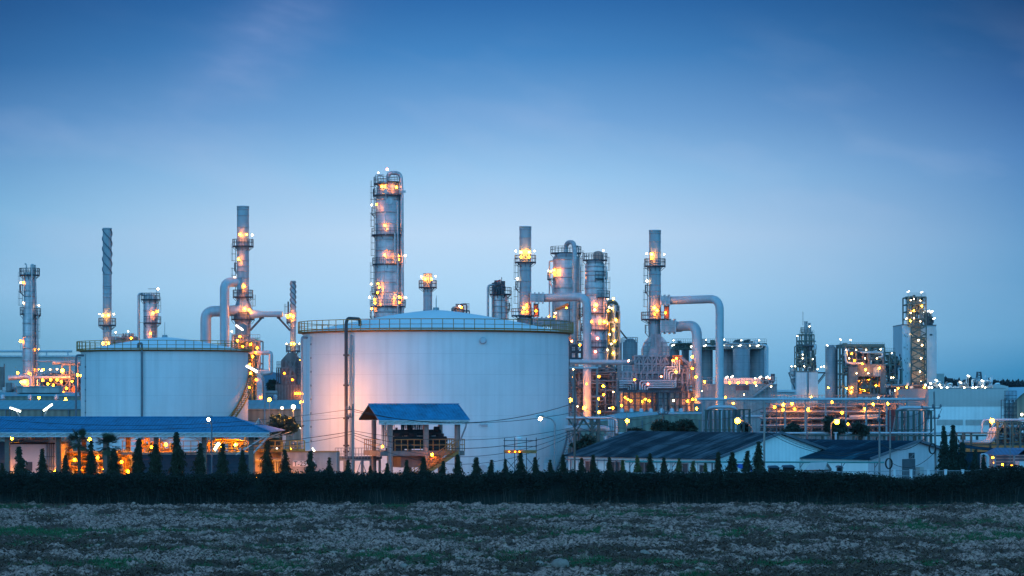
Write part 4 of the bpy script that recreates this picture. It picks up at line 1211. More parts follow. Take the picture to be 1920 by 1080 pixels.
def f(b):     # dark machinery: stacked drums and bundles
    for z in (.45, 1.0): b.cyl((-2.3, -.3, zd+z), (3.0, -.3, zd+z), .30, n=14)
    for z in (.5, 1.05): b.cyl((-2.2, .8, zd+z), (2.8, .8, zd+z), .26, n=14)
    b.cyl((-2.5, .2, zd+1.62), (2.6, .2, zd+1.62), .30, n=14)
    b.bx(-2.4, -1.2, -1, 1, zd, zd+.25); b.bx(1.4, 2.9, -1, 1, zd, zd+.25)
    for x in (-1.6, -.2, 1.2, 2.4): b.cyl((x, -.3, zd+1.3), (x, -.3, zd+1.55), .38, n=12); b.cyl((x, .2, zd+.2), (x, .2, zd+2.1), .12, n=8)
    b.cyl((1.9, -.2, zd+1.95), (2.3, -.2, zd+1.95), .25, n=10)
LB(f, 'engine', m_black)
def f(b):
    g_ = random.Random(2)
    for k in range(15):
        x = -.75+k*.17; L = g_.uniform(.55, 1.4)
        b.add([(x, 1.6+.05*math.sin(k*2), ze_-.1), (x+.19, 1.6-.05*math.sin(k*2), ze_-.1), (x+.16, 1.62, ze_-.3-L), (x+.04, 1.58, ze_-.35-L*.95)], [(0,1,2,3)])
LB(f, 'hanging_tarp', m_black)
def f(b):
    for x, w, y in ((-2.9, .5, .6), (-1.75, .38, 1.4)):
        for k in range(4):
            q = x+w*k/4
            b.add([(q, y+.08*(k % 2), ze_), (q+w/4, y+.08*((k+1) % 2), ze_), (q+w/4-.05, y+.08*((k+1) % 2), zd+.1 if x < -2 else ze_-1.0), (q+.03, y+.08*(k % 2), zd+.1 if x < -2 else ze_-1.3)], [(0,1,2,3)])
LB(f, 'curtain', m_black)
LB(lambda b: b.tube(rpath([(-3.7, -HW, ze_-.3), (-3.7, -HW, ze_-.8), (-3.1, -2.75, ze_-2.2), (-3.1, -2.75, 0)], .3), .07, 8), 'downpipe', m_galv)
LB(lambda b: b.tube(rpath([(3.95, -HW, ze_-.3), (3.95, -HW, ze_-.6), (3.4, -2.75, ze_-2.2), (3.4, -2.75, 0)], .3), .08, 8), 'downpipe', m_galv)
lm = lamp(shl, (0, 0, 0), 'sodium_bright', .11, post=.6)
lm.location = (0, 0, 0)
lm.location = Vector((.42, -4.0, Z(853, 239)))
# lamp base values are world based; keep the fitting local to the shelter
lm.data.transform(__import__('mathutils').Matrix.Translation(Vector((sO[0], sO[1], 0))))
for c_ in lm.children: c_.location = (0, 0, 0)
for x, y, z in ((-3.3, -1.0, zd+.4), (1.6, -1.9, zd-1.2)):
    l2 = lamp(shl, (0, 0, 0), 'sodium', .10, post=.2); l2.data.transform(__import__('mathutils').Matrix.Translation(Vector((sO[0], sO[1], 0))))
    l2.location = (x, y, z)
    for c_ in l2.children: c_.location = (0, 0, 0)

# low pipe trestle between the concrete wall and the shelter
tr = thing('pipe_trestle', 'low steel pipe trestle between the concrete wall and the shelter', 'pipe trestle', (X(655, 246), 246, 0))
steel_frame(tr, X(630, 246), X(712, 246), 245, 247, 0, Z(862, 246), 5, 1, .14, m_galv, True, seed=2)
b = MB(); 
for k in range(3): b.tube([(X(626, 246), 245.4+k*.6, Z(862, 246)+.2), (X(716, 246), 245.4+k*.6, Z(862, 246)+.2)], .12, 8)
b.build('pipe', m_dpipe, tr)

# scaffold with its lit plank
sc = thing('scaffold', 'small scaffold with a glowing plank deck in front of the big tank', 'scaffold', (X(976, 232), 232, 0))
yq = 232; b = MB()
for px in (946, 965, 987, 1005.5):
    for y in (yq-.8, yq+.8): b.tube([(X(px, y), y, 0), (X(px, y), y, Z(820.5, y))], .035, 6)
for py in (826, 837, 846):
    for y in (yq-.8, yq+.8): b.tube([(X(944, y), y, Z(py, y)), (X(1007, y), y, Z(py, y))], .035, 6)
for a, c in ((946, 965), (987, 1005.5)):
    b.beam((X(a, yq), yq-.8, Z(858, yq)), (X(c+6, yq), yq-.8, Z(886, yq)), .05); b.beam((X(c+6, yq), yq-.8, Z(858, yq)), (X(a, yq), yq-.8, Z(886, yq)), .05)
b.build('frame', m_steel, sc)
b = MB(); b.bx(X(945, yq), X(1006, yq), yq-.9, yq+.9, Z(849.5, yq), Z(848.5, yq)); b.bx(X(945, yq), X(1006, yq), yq-.92, yq-.88, Z(849, yq), Z(843.5, yq)); b.build('plank_deck', m_rust, sc)
for px in (955, 966, 974): lamp(sc, (X(px, yq-1.1), yq-1.1, Z(846.5, yq)), 'sodium_dim', .05, post=.02)
b = MB(); x = X(973, yq)
b.cyl((x, yq, 0), (x, yq, Z(836, yq)), .13, n=12); b.cyl((x, yq, Z(836, yq)), (x, yq, Z(822, yq)), .30, n=12); b.cyl((x, yq, Z(822, yq)), (x, yq, Z(817, yq)), .38, .2, n=12); b.cyl((x, yq, Z(836, yq)), (x, yq, Z(838, yq)), .3, .14, n=12)
tag(b.build('foam_chamber_post', M('white_post', (.7, .7, .7), .5)), 'white capped riser standing inside the scaffold', 'riser pipe')

# ================= process columns and stacks =================
# far-left column
tower('distillation_column', 'pink lit slender column furthest left, with pipes down its right side', 'column', 55.5, 480,
      [(511, 10.5), (578, 10.5), (583, 12.8), (700, 12.8)], m_clad, (545, 555, 606, 631, 653, 676, 700),
      [(515, 19, 0, 360), (546, 19, 160, 215), (588, 18, 140, 225), (590, 21, -50, 40)], [(190, 515, 546), (190, 548, 588), (335, 592, 650), (335, 652, 700)],
      [([(12, -1, 497), (14, -1, 575), (17, -1, 590), (17, -1, 745)], 1.6), ([(8, -2, 500), (8, -2, 745)], 1.5), ([(-6, 0, 515), (-6, 0, 496), (-9, 0, 494)], 1.2), ([(5, -1, 513), (5, -1, 497), (9, -1, 497), (9, -1, 520)], 1.8)],
      [(-12, 530, 'sodium', .25), (-11, 568, 'white', .28), (18, 573, 'white', .22), (-16, 530, 'white', .13), (-5, 716, 'sodium_bright', .5), (6, 717, 'sodium_bright', .5), (-14, 716, 'sodium_bright', .35), (-16, 640, 'sodium', .3), (17, 693, 'sodium', .2), (17, 655, 'sodium', .13), (3, 700, 'sodium', .2)])
tower('spiral_stack', 'tall slim stack with a helical strake at its top, left of the smaller tank dome', 'chimney', 201, 470,
      [(428, 8.4), (640, 8.0)], m_stack, (429, 514, 536, 540, 550, 557, 578, 622, 632), [(609, 16.5, 0, 360)], (), (),
      [(-5, 592, 'yellow', .26), (5, 592, 'yellow', .26), (-5, 644, 'yellow', .26), (5, 644, 'yellow', .26), (-14, 589, 'white', .17), (13, 589, 'white', .12), (4, 688, 'sodium')], strakes=(430, 513, 1.45, 3))
tower('process_vessel', 'short vessel with a looped pipe, rising behind the smaller tank dome', 'vessel', 282, 500,
      [(558, 13), (640, 13)], m_clad, (566, 582, 606, 622), [(561, 16, 0, 360), (605, 20, 240, 400)], [(40, 561, 600), (300, 606, 640)],
      [([(-22, 0, 650), (-22, 0, 551), (-13, 0, 551), (-8, 0, 556)], 2.4), ([(-8, -2, 605), (-22, -1, 605)], .5), ([(13, -1, 640), (13, -1, 542), (-3, -1, 542)], .6)],
      [(8, 588, 'sodium_bright'), (3, 626, 'sodium_bright', .18), (15, 542, 'white', .3), (14, 584, 'sodium', .15)], dome=.8)
# small air cooler bank behind the tank rim
ac = thing('air_cooler_bank', 'row of short reddish vent stubs on a small rack behind the tank railing', 'pipe rack', (X(237, 430), 430, 0))
steel_frame(ac, X(214, 430), X(257, 430), 428, 432, Z(660, 430), Z(640, 430), 5, 1, .18, m_pink, True, seed=3)
b = MB()
for px in (231, 236, 242.5, 246.5, 249.5): b.cyl((X(px, 430), 430, Z(638, 430)), (X(px, 430), 430, Z(630, 430)), .28, .22, 10); b.cyl((X(px, 430), 430, Z(630, 430)), (X(px, 430), 430, Z(625, 430)), .15, .12, 8)
b.tube([(X(214, 430), 429, Z(642, 430)), (X(258, 430), 429, Z(634, 430))], .3, 10)
b.build('vent_stub', m_brown, ac)
clutter(ac, X(214, 430), X(257, 430), 428, 432, Z(645, 430), Z(633, 430), 14, (m_pink, m_galv), (.08, .2), 14)
for px, py in ((217, 623), (240, 621), (246, 634)): lamp(ac, (X(px, 427), 427, Z(py, 427)), 'white' if py < 630 else 'sodium', .18, post=1.6)

# main heater stack with two big ducts
st = tower('heater_stack', 'tall banded stack with two big elbow ducts, behind the right side of the smaller tank', 'chimney', 455.5, 470,
      [(387, 11.2), (545, 11.2), (563, 11.5), (578, 16.5), (599, 16.5), (601, 15), (640, 13)], m_stack, (388, 392, 404, 426, 454, 467, 488, 499, 508, 522, 538, 550, 586, 612, 626),
      [(461, 20, 0, 360), (505, 15, 150, 215), (556, 19, 0, 360), (598, 21, 0, 360)], [(188, 462, 505), (188, 507, 545), (340, 558, 590)], (),
      [(-3, 441, 'sodium_bright', .24), (9, 441, 'yellow', .16), (18, 441, 'white', .26), (-6, 487, 'sodium_bright', .24), (4, 538, 'sodium_bright', .26), (-5, 540, 'sodium', .2), (6, 580, 'sodium_bright', .26), (14, 582, 'sodium_bright', .22), (-15, 520, 'white', .2), (-20, 622, 'white', .2), (2, 622, 'sodium_bright'), (10, 640, 'sodium_bright')])
Yq = 470
duct(st, [(X(455, Yq), Yq-1, Z(530, Yq)), (X(424.5, Yq), Yq-3, Z(530, Yq)), (X(424.5, Yq), Yq-3, 0)], S(8.7, Yq), S(15, Yq), ring=3.4)
duct(st, [(X(452, Yq), Yq-1, Z(582, Yq)), (X(420, Yq), Yq-1, Z(584, Yq)), (X(387, Yq), Yq-1, Z(584, Yq)), (X(387, Yq), Yq-1, 0)], S(10, Yq), S(26, Yq), ring=2.6)
b = MB(); b.cyl((X(470, Yq), Yq-1, Z(589.5, Yq)), (X(495, Yq), Yq-1, Z(589.5, Yq)), S(9, Yq), S(5.6, Yq), 20); b.build('duct_cone', m_duct, st)
duct(st, [(X(493, Yq), Yq-1, Z(589.5, Yq)), (X(531, Yq), Yq-1, Z(589.5, Yq))], S(5.4, Yq), 1, ring=1.3)
b = MB(); b.beam((X(470, Yq), Yq-1, Z(620, Yq)), (X(492, Yq), Yq-1, Z(596, Yq)), .35); b.beam((X(487, Yq), Yq-1, Z(596, Yq)), (X(496, Yq), Yq-1, Z(596, Yq)), .35); b.build('brace', m_steel, st)
b = MB(); b.bx(X(447, Yq), X(456, Yq), Yq-2.2, Yq-1, Z(544, Yq), Z(521, Yq)); b.build('duct_flange', m_clad2, st)
# heater body under that stack, orange lit
hb = thing('fired_heater', 'round orange lit heater vessels stacked below the tall stack, right of the smaller tank', 'heater', (X(474, 455), 455, 0))
yq = 455
for a, c, p0, p1, m in ((465, 484, 639, 652, m_clad), (463, 484, 660, 679, m_clad), (460, 479, 690, 716, m_clad), (458, 484, 716, 760, m_clad2), (441, 464, 612, 660, m_pink)):
    b = MB(); x = X((a+c)/2, yq); r = S((c-a)/2, yq); b.lathe([(r*.3, Z(p1, yq)-.3), (r, Z(p1, yq)), (r, Z(p0, yq)), (r*.5, Z(p0, yq)+.4), (.01, Z(p0, yq)+.45)], (x, yq), 20); b.build('vessel', m, hb)
steel_frame(hb, X(437, yq), X(490, yq), yq-2.5, yq+3, Z(765, yq), Z(640, yq), 4, 6, .2, m_pink, True, True, seed=6)
clutter(hb, X(438, yq), X(489, yq), yq-3, yq+2, Z(760, yq), Z(628, yq), 70, (m_galv, m_pink, m_yel), (.07, .2), 15)
for px, py, k in [(470, 646, 'sodium_bright'), (482, 653, 'sodium'), (455, 650, 'sodium'), (474, 669, 'sodium_bright'), (468, 684, 'sodium_bright'), (478, 662, 'sodium'), (470, 700, 'sodium_bright'), (480, 712, 'sodium'), (468, 727, 'sodium'), (445, 640, 'sodium_bright'), (450, 632, 'sodium'), (489, 745, 'sodium'), (497, 742, 'sodium')]:
    lamp(hb, (X(px, yq-3.6), yq-3.6, Z(py, yq)), k, .2, post=1.2)
flood(hb, (X(447, yq), yq-4, Z(611, yq)), (X(460, yq), yq-4, Z(620, yq)), 'white', .32, (X(461, yq), yq-3, Z(640, yq)))
b = MB(); b.tube(rpath([(X(466, yq), yq-3, Z(662, yq)), (X(511, yq), yq-3, Z(662, yq)), (X(511, yq), yq-3, Z(699, yq)), (X(486, yq), yq-3, Z(702, yq))], .4), .38, 10); b.tube([(X(480, yq), yq-3, Z(697, yq)), (X(510, yq), yq-3, Z(697, yq))], .35, 10); b.beam((X(488, yq), yq-3, Z(680, yq)), (X(492, yq), yq-3, Z(663, yq)), .15); b.build('pipe', m_clad, hb)
b = MB(); b.bx(X(485, yq), X(495, yq), yq-3.5, yq-2, 0, Z(702, yq)); b.build('flue', m_clad, hb)
# slender twin spiral stack
tw = tower('spiral_stack', 'thin strake wrapped stack over a brown heater box, between the two white tanks', 'chimney', 549.5, 470,
      [(527, 4.8), (578, 4.8), (585, 6.2), (605, 6.2), (608, 5.2), (660, 5.2)], m_stack, (528, 586, 603, 613, 625, 640), [(604, 12, 120, 240), (657, 13.5, 0, 360)], [(200, 575, 604)], (),
      [(-4, 592, 'sodium_bright', .28), (-9, 594, 'sodium_bright', .26), (1, 594, 'sodium_bright', .26), (-12, 592, 'sodium', .2), (-2, 645, 'yellow', .2), (3, 645, 'yellow', .2), (-12, 645, 'white', .24), (12, 645, 'white', .2), (12, 676, 'sodium', .2)], strakes=(529, 577, 1.6, 3))
b = MB(); b.beam((X(523, Yq), Yq-1, Z(596, Yq)), (X(545, Yq), Yq-1, Z(620, Yq)), .35); b.beam((X(520, Yq), Yq-1, Z(596, Yq)), (X(527, Yq), Yq-1, Z(596, Yq)), .35); b.build('brace', m_steel, tw)
yq = 470
b = MB(); b.cyl((X(541.5, yq), yq-1.2, Z(592, yq)), (X(541.5, yq), yq-1.2, Z(566, yq)), S(1.5, yq), n=8); b.build('vent_pipe', m_steel, tw)
b = MB()
x0, x1, x2, x3 = X(529, yq), X(563, yq), X(541, yq), X(553, yq)
b.prism([(x2, yq-2, Z(662, yq)), (x3, yq-2, Z(662, yq)), (x1, yq-2.0, Z(676, yq)), (x1, yq-2.0, Z(721, yq)), (x0, yq-2.0, Z(721, yq)), (x0, yq-2.0, Z(676, yq))], (0, 4, 0))
b.bx(X(519, yq), X(566, yq), yq-3, yq+3, 0, Z(721, yq)); b.build('heater_box', m_brown, tw)
b = MB()
for px in (530, 538, 546, 554, 562): b.beam((X(px, yq), yq-2.15, Z(720, yq)), (X(px, yq), yq-2.15, Z(677, yq)), .2)
for py in (690, 705): b.beam((x0, yq-2.2, Z(py, yq)), (x1, yq-2.2, Z(py, yq)), .2)
for a, c, p0, p1 in ((530, 546, 719, 678), (546, 562, 678, 719), (546, 530, 719, 690), (538, 554, 676, 700), (556, 540, 676, 718)): b.beam((X(a, yq), yq-2.3, Z(p0, yq)), (X(c, yq), yq-2.3, Z(p1, yq)), .15)
for k in range(9): b.beam((X(521+5.5*k, yq), yq-3.1, Z(752, yq)), (X(521+5.5*k, yq), yq-3.1, Z(722, yq)), .15)
b.build('casing_frame', m_pink, tw)
steel_frame(tw, X(521, yq), X(529, yq), yq-2.5, yq+1, Z(721, yq), Z(690, yq), 2, 2, .15, m_steel, True, seed=5)
steel_frame(tw, X(559, yq), X(567, yq), yq-2.5, yq+1, Z(721, yq), Z(672, yq), 1, 3, .15, m_steel, True, seed=5)
for px in (554, 559, 564, 568): lamp(tw, (X(px, yq-4), yq-3.8, Z(738, yq-4)), 'sodium', .2, post=1.0)
for px, py in ((533, 700), (548, 712)): lamp(tw, (X(px, yq-4), yq-3.8, Z(py, yq-4)), 'sodium_dim', .15, post=.8)

# tallest column
bc = tower('distillation_column', 'tallest column in the plant, ringed with lit platforms, behind the large white tank', 'column', 727.5, 500,
      [(341, 20), (363, 20.5), (366, 23.5), (492, 23.5), (497, 25), (572, 25), (578, 26.5), (610, 27)], m_clad,
      (347, 364, 374, 398, 420, 450, 470, 510, 530, 548, 585), 
      [(344, 27, 90, 270), (341, 24, 270, 450), (366, 27.5, 0, 360), (401, 31, 160, 205), (440, 31, 150, 330), (495, 29, 0, 360), (550, 31, 165, 240), (574, 33, 0, 360), (593, 34, 160, 205)],
      [(190, 344, 401), (190, 403, 440), (200, 442, 495), (200, 497, 550), (200, 552, 574), (305, 442, 495)],
      [([(0, -1, 345), (0, -1, 325), (24, -1, 325), (26, -1, 360), (27, -1, 610)], 3.6), ([(15, -5, 440), (15, -5, 495)], 1.5), ([(20, -4, 380), (20, -4, 600)], 1.6), ([(-2, -5, 345), (-2, -5, 495)], .6), ([(-4, -5.2, 495), (-4, -5.2, 600)], .6),
       ([(-24, 1, 350), (-24, 1, 327), (-8, 1, 327)], .7), ([(-20, 1, 345), (-20, 1, 328), (-10, 1, 329), (-10, 1, 345)], .7)],
      [(-10, 352, 'sodium_bright'), (-4, 352, 'sodium'), (17, 353, 'sodium_bright'), (-20, 385, 'sodium'), (-4, 425, 'sodium_bright'), (-4, 480, 'sodium_bright'), (20, 481, 'sodium_bright'), (21, 488, 'sodium'),
       (-17, 533, 'sodium'), (-15, 540, 'sodium'), (-24, 562, 'sodium'), (-23, 569, 'sodium'), (22, 558, 'sodium_bright'), (22, 568, 'sodium'), (-34, 558, 'white', .36), (33, 480, 'white', .28), (34, 558, 'white', .28), (-30, 385, 'white', .14), (0, 320, 'red_glow', .3), (-30, 579, 'sodium', .2), (-17, 326, 'white', .2), (-31, 533, 'white', .15), (-18, 550, 'sodium', .2), (24, 350, 'white', .12)])
b = MB(); yq = 494.3
b.cyl((X(730, yq), yq, Z(377, yq)), (X(730, yq), yq+1, Z(377, yq)), .62, n=16); b.cyl((X(723, yq), yq, Z(359, yq)), (X(723, yq), yq+1, Z(359, yq)), .4, n=14); b.beam((X(751, 498), 497, Z(360, 498)), (X(761, 498), 497, Z(360, 498)), .55, .4); b.build('manway', m_clad, bc)
tower('vent_stack', 'short single platform stack just right of the tallest column, above the big tank dome', 'chimney', 802, 480,
      [(513, 8.3), (590, 8.3)], m_stack, (514, 540, 554, 581), [(538, 17, 0, 360)], (), (),
      [(-4, 524, 'sodium_bright', .3), (7, 524, 'sodium_bright', .22), (-12, 519, 'white', .22), (15, 518, 'white', .24), (-9, 522, 'sodium', .2)])
q = thing('pipe_manifold', 'small railed platform with bent pipes peeking over the big tank dome', 'pipework', (X(863, 420), 420, 0))
yq = 420; clutter(q, X(849, yq), X(869, yq), 418, 422, Z(590, yq), Z(577, yq), 22, (m_dpipe, m_pink), (.1, .25), 21)
steel_frame(q, X(868, yq), X(880, yq), 418, 421, Z(596, yq), Z(583, yq), 2, 1, .15, m_steel, False)
b = MB(); b.tube(rpath([(X(862, yq), yq, Z(586, yq)), (X(862, yq), yq, Z(570.5, yq)), (X(875, yq), yq, Z(570.5, yq)), (X(875, yq), yq, Z(588, yq))], .3), .12, 8); b.bx(X(849, yq), X(869, yq), 418.5, 421.5, Z(600, yq), Z(590, yq)); b.build('pipe', m_dpipe, q)
lamp(q, (X(865, 417.5), 417.5, Z(576, 417)), 'sodium', .2, post=.9); lamp(q, (X(862, 417.5), 417.5, Z(574, 417)), 'white', .14, post=.9)
# vessel with valves on top
vv = tower('process_vessel', 'dark topped vessel with a cluster of valves on its lid', 'vessel', 937, 480,
      [(556, 14), (610, 14)], m_clad, (563, 574, 585, 597), [(551, 22, -60, 120), (551, 19, 120, 300), (580, 19, -20, 40)], [(20, 551, 600)],
      [([(-22, -1, 610), (-22, -1, 535), (-8, -1, 535)], 2.2), ([(-14, -1, 610), (-14, -1, 538)], 1.2)], [], dome=.8, pmat=m_steel)
clutter(vv, X(924, 480), X(945, 480), 478, 482, Z(552, 480), Z(534, 480), 40, (m_steel, m_dpipe), (.1, .28), 22, 'valve')
b = MB()
for px, h in ((926, 537), (931, 533), (936, 531), (941, 535), (944, 540)): b.cyl((X(px, 478), 478, Z(552, 478)), (X(px, 478), 478, Z(h, 478)), .16, n=8); b.cyl((X(px, 478), 478, Z(h+3, 478)), (X(px, 478), 478, Z(h, 478)), .32, n=10)
b.build('relief_valve', m_steel, vv)
def windsock(px, py, L, h, Yw, lit, label, pole_to, tail=(1, .35)):
    t = thing('windsock', label, 'windsock', (X(px, Yw), Yw, 0))
    p = Vector(P(px, py, Yw)); q = p - Vector((S(L, Yw), 0, S(L*tail[1], Yw)))*tail[0]
    n = 6; b = MB()
    for k in range(n): 
        a = p.lerp(q, k/n); c = p.lerp(q, (k+1)/n); r0 = S(h/2, Yw)*(1-.42*k/n); b.cyl(a, c, r0, r0*.90, 12, False)
    b.build('sock', m_orange if lit else m_red, t)
    b = MB(); b.beam((p.x+.15, Yw, 0 if pole_to is None else Z(pole_to, Yw)), (p.x+.15, Yw, p.z+.5), .12); b.build('pole', m_steel, t)
    return t
windsock(939, 525, 9, 3, 470, False, 'small red windsock above the valve topped vessel', None, (1, .3))
ws = windsock(1066, 571, 24, 7.5, 440, True, 'large glowing orange windsock in front of the domed vessels', None, (1, .40))
lamp(ws, (X(1062, 438.5), 438.3, Z(577, 438)), 'sodium', .12, post=1.0); 

# first duct stack
def duct_stack(px, Yq, top, label, sx_, name='heater_stack', drop=None):
    d = px-985
    t = tower(name, label, 'chimney', px, Yq,
      [(top, 11), (top+120, 11), (top+145, 11.3), (top+164, 12), (top+167, 12.5), (top+185, 12.5), (top+190, 12)], m_stack,
      tuple(top+k for k in (1, 5, 21, 41, 61, 67, 82, 102, 114, 122, 128, 142, 147, 152, 160)),
      [(top+66, 20, 0, 360), (top+115, 19, 150, 215), (top+166, 26, 0, 360)] + ([(top+190, 19, 160, 205)] if sx_ else []), [(188, top+67, top+115), (188, top+117, top+160)], (),
      ([(-8, 474, 'yellow', .34), (7, 474, 'yellow', .34), (-8, 483, 'sodium', .22), (7, 483, 'sodium', .22), (-18, 471, 'white', .14), (17, 471, 'white', .12), (-15, 523, 'white', .34), (-2, 578, 'sodium_bright', .3), (2, 573, 'sodium', .26), (3, 585, 'sodium', .2), (-5, 586, 'sodium', .2)] if not sx_ else
       [(-7, 478, 'yellow', .3), (-7, 485, 'sodium', .28), (-16, 476, 'white', .12), (17, 477, 'white', .12), (-15, 527, 'white', .34), (-2, 578, 'sodium_bright', .3), (3, 583, 'sodium_bright', .25), (-1, 590, 'sodium', .2)]))
    return t
s1 = duct_stack(985, 470, 425, 'banded stack with a long round duct bending down, right of the big tank dome', False)
yq = 470
def flange(t, a, c, p0, p1, yq, y0=-2, y1=2, m=None, nx=2):
    b = MB(); b.bx(X(a, yq), X(c, yq), yq+y0, yq+y1, Z(p1, yq), Z(p0, yq))
    for k in range(nx+1): x = X(a+(c-a)*k/nx, yq); b.bx(x-.12, x+.12, yq+y0-.25, yq+y1+.25, Z(p1, yq)-.25, Z(p0, yq)+.25)
    for k in (1,): z = Z((p0+p1)/2, yq); b.bx(X(a, yq), X(c, yq), yq+y0-.2, yq+y0-.01, z-.1, z+.1)
    return b.build('duct_transition', m or m_clad, t)
flange(s1, 995, 1018, 551, 566, yq, -1.5, 1.5, nx=3)
duct(s1, [(X(1016, yq), yq-.2, Z(558.7, yq)), (X(1099, yq), yq-6, Z(558.7, yq)), (X(1099, yq), yq-6, 0)], S(7.7, yq), S(22, yq), ring=2.6)
b = MB(); b.bx(X(1001, yq), X(1008.5, yq), yq-2, yq-.5, Z(594, yq), Z(571, yq)); pn = b.build('lit_cabinet', m_orange, s1)  # orange lamplight on the cabinet is put into its colour
b = MB(); b.bx(X(1000, yq), X(1001.5, yq), yq-2.3, yq-2.01, Z(594, yq), Z(571, yq)); b.bx(X(1008, yq), X(1009.5, yq), yq-2.3, yq-2.01, Z(594, yq), Z(571, yq)); b.bx(X(1000, yq), X(1009.5, yq), yq-2.3, yq-2.01, Z(572, yq), Z(570, yq)); b.beam((X(1002, yq), yq-2.1, Z(592, yq)), (X(1008, yq), yq-2.1, Z(574, yq)), .1); b.build('frame', m_steel, pn)
lamp(s1, (X(1005, yq-3), yq-2.9, Z(584, yq)), 'sodium', .15, post=.8)
b = MB(); b.lathe([(S(9, yq), Z(625, yq)), (S(18, yq), Z(610, yq)), (S(19, yq), Z(597, yq))], (X(988, yq), yq), 12); b.build('cone', m_clad2, s1)
flange(s1, 1000, 1040, 597, 612, yq, -2, 2, m_clad2, 5); flange(s1, 1036, 1062, 603, 622, yq, -2, 2, m_clad2, 3)

# domed vessels
dv = tower('process_vessel', 'wide domed vessel with a swan neck pipe over its top', 'vessel', 1061, 500,
      [(485, 24), (700, 24)], m_clad, (487, 503, 520, 540, 560, 580, 600, 622, 645, 670),
      [(474, 24, 0, 360), (523, 35, 150, 215), (590, 33, -20, 25), (640, 34, 230, 330)], [(5, 474, 560), (8, 560, 640)],
      [([(0, 0, 480), (0, 0, 455), (14, -2, 455), (15.5, -6, 480), (15.5, -6, 660)], 4.3), ([(18, 1, 474), (18, 1, 461), (24, 1, 461), (24, 1, 600)], 1.6), ([(-24, -1, 490), (-31, -1, 490), (-31, -1, 600)], 1.5), ([(-31, -2, 530), (-25, -3, 540), (-25, -3, 640)], 1.8), ([(27, 0, 500), (27, 0, 640)], 1.3)],
      [(-30, 510, 'sodium_bright', .26), (-22, 508, 'sodium_bright', .26), (-22, 514, 'sodium', .26), (-32, 594, 'sodium', .2), (-24, 594, 'sodium_bright', .2), (-33, 508, 'white', .16), (10, 640, 'sodium', .24), (14, 655, 'red_glow', .2), (-20, 588, 'white', .14)], dome=S(11, 500))
nv = tower('process_vessel', 'narrower banded vessel with a pink domed vent on top', 'vessel', 1115.5, 490,
      [(498, 18.2), (527, 18.2), (529, 19), (700, 19)], m_clad, (500, 508, 516, 527, 540, 553, 587, 618, 640, 660),
      [(487, 23, 0, 360), (522, 24, 270, 400), (557, 28, 280, 400), (587, 21, 0, 360), (618, 26, 0, 360), (650, 24, 0, 360)], [(10, 488, 522), (10, 524, 557), (20, 590, 618), (200, 620, 700)],
      [([(-26, -1, 560), (-26, -1, 481), (-14, -1, 481)], .8), ([(21, -1, 500), (21, -1, 700)], 1.5), ([(17, -2, 520), (17, -2, 600)], 1.2)],
      [(1, 573, 'sodium_bright', .34), (-1, 582, 'red_glow', .3), (-8, 604, 'sodium', .26), (17, 604, 'sodium_bright', .3), (22, 604, 'sodium', .2), (15, 471, 'white', .22), (-9, 626, 'red_glow', .2), (4, 635, 'red_glow', .3), (0, 660, 'red_glow', .3)], dome=1.2)
b = MB(); yq = 490; x = X(1121.5, yq); b.lathe([(.9, Z(487, yq)), (.95, Z(478, yq)), (.8, Z(473, yq)), (.4, Z(471, yq)), (.01, Z(470.5, yq))], (x, yq), 14); b.build('vent_dome', M('pink_vent_paint', (.40, .22, .18), .5), nv)
# open steel tower with pale lights
ot = thing('steel_tower', 'open steel tower with greenish white lamps hugging the right hand domed vessel', 'process tower', (X(1147, 505), 505, 0))
yq = 505
steel_frame(ot, X(1136, yq), X(1160, yq), yq-4, yq+4, 0, Z(585, yq), 2, 9, .3, m_galv, True, True, seed=8)
b = MB(); b.lathe([(S(7, yq), 0), (S(7, yq), Z(575, yq)), (S(6, yq), Z(566, yq)), (S(3, yq), Z(562, yq)), (.01, Z(561, yq))], (X(1145, yq), yq), 18); b.build('vessel', m_clad, ot)
b = MB(); b.tube(rpath([(X(1136, yq), yq-3, Z(590, yq)), (X(1136, yq), yq-3, Z(567, yq)), (X(1155, yq), yq-3, Z(567, yq)), (X(1158, yq), yq-3, Z(600, yq))], 1.5), .35, 10); b.build('pipe', m_green, ot)
clutter(ot, X(1136, yq), X(1160, yq), yq-4.5, yq+3, Z(760, yq), Z(572, yq), 90, (m_green, m_pipe, m_yel), (.08, .25), 23)
platform(ot, X(1148, yq), yq, Z(586, yq), S(7, yq), S(14, yq), 0, 360); 
for px, py, k in [(1142, 576, 'white_cool'), (1139, 583, 'yellow'), (1147, 578, 'white'), (1140, 607, 'white'), (1150, 618, 'yellow'), (1143, 627, 'white'), (1152, 640, 'yellow'), (1150, 560, 'yellow'), (1146, 645, 'white_cool'), (1139, 656, 'white'), (1143, 692, 'white'), (1137, 702, 'white_cool'), (1142, 718, 'white'), (1150, 662, 'yellow'), (1139, 560, 'white'), (1143, 736, 'white'), (1155, 600, 'yellow')]:
    lamp(ot, (X(px, yq-5), yq-5, Z(py, yq-5)), k, .24, post=.9)
b = MB(); b.beam((X(1157, yq), yq, Z(612, yq)), (X(1176, yq), yq+3, Z(634, yq)), .2); b.build('stay', m_steel, ot)

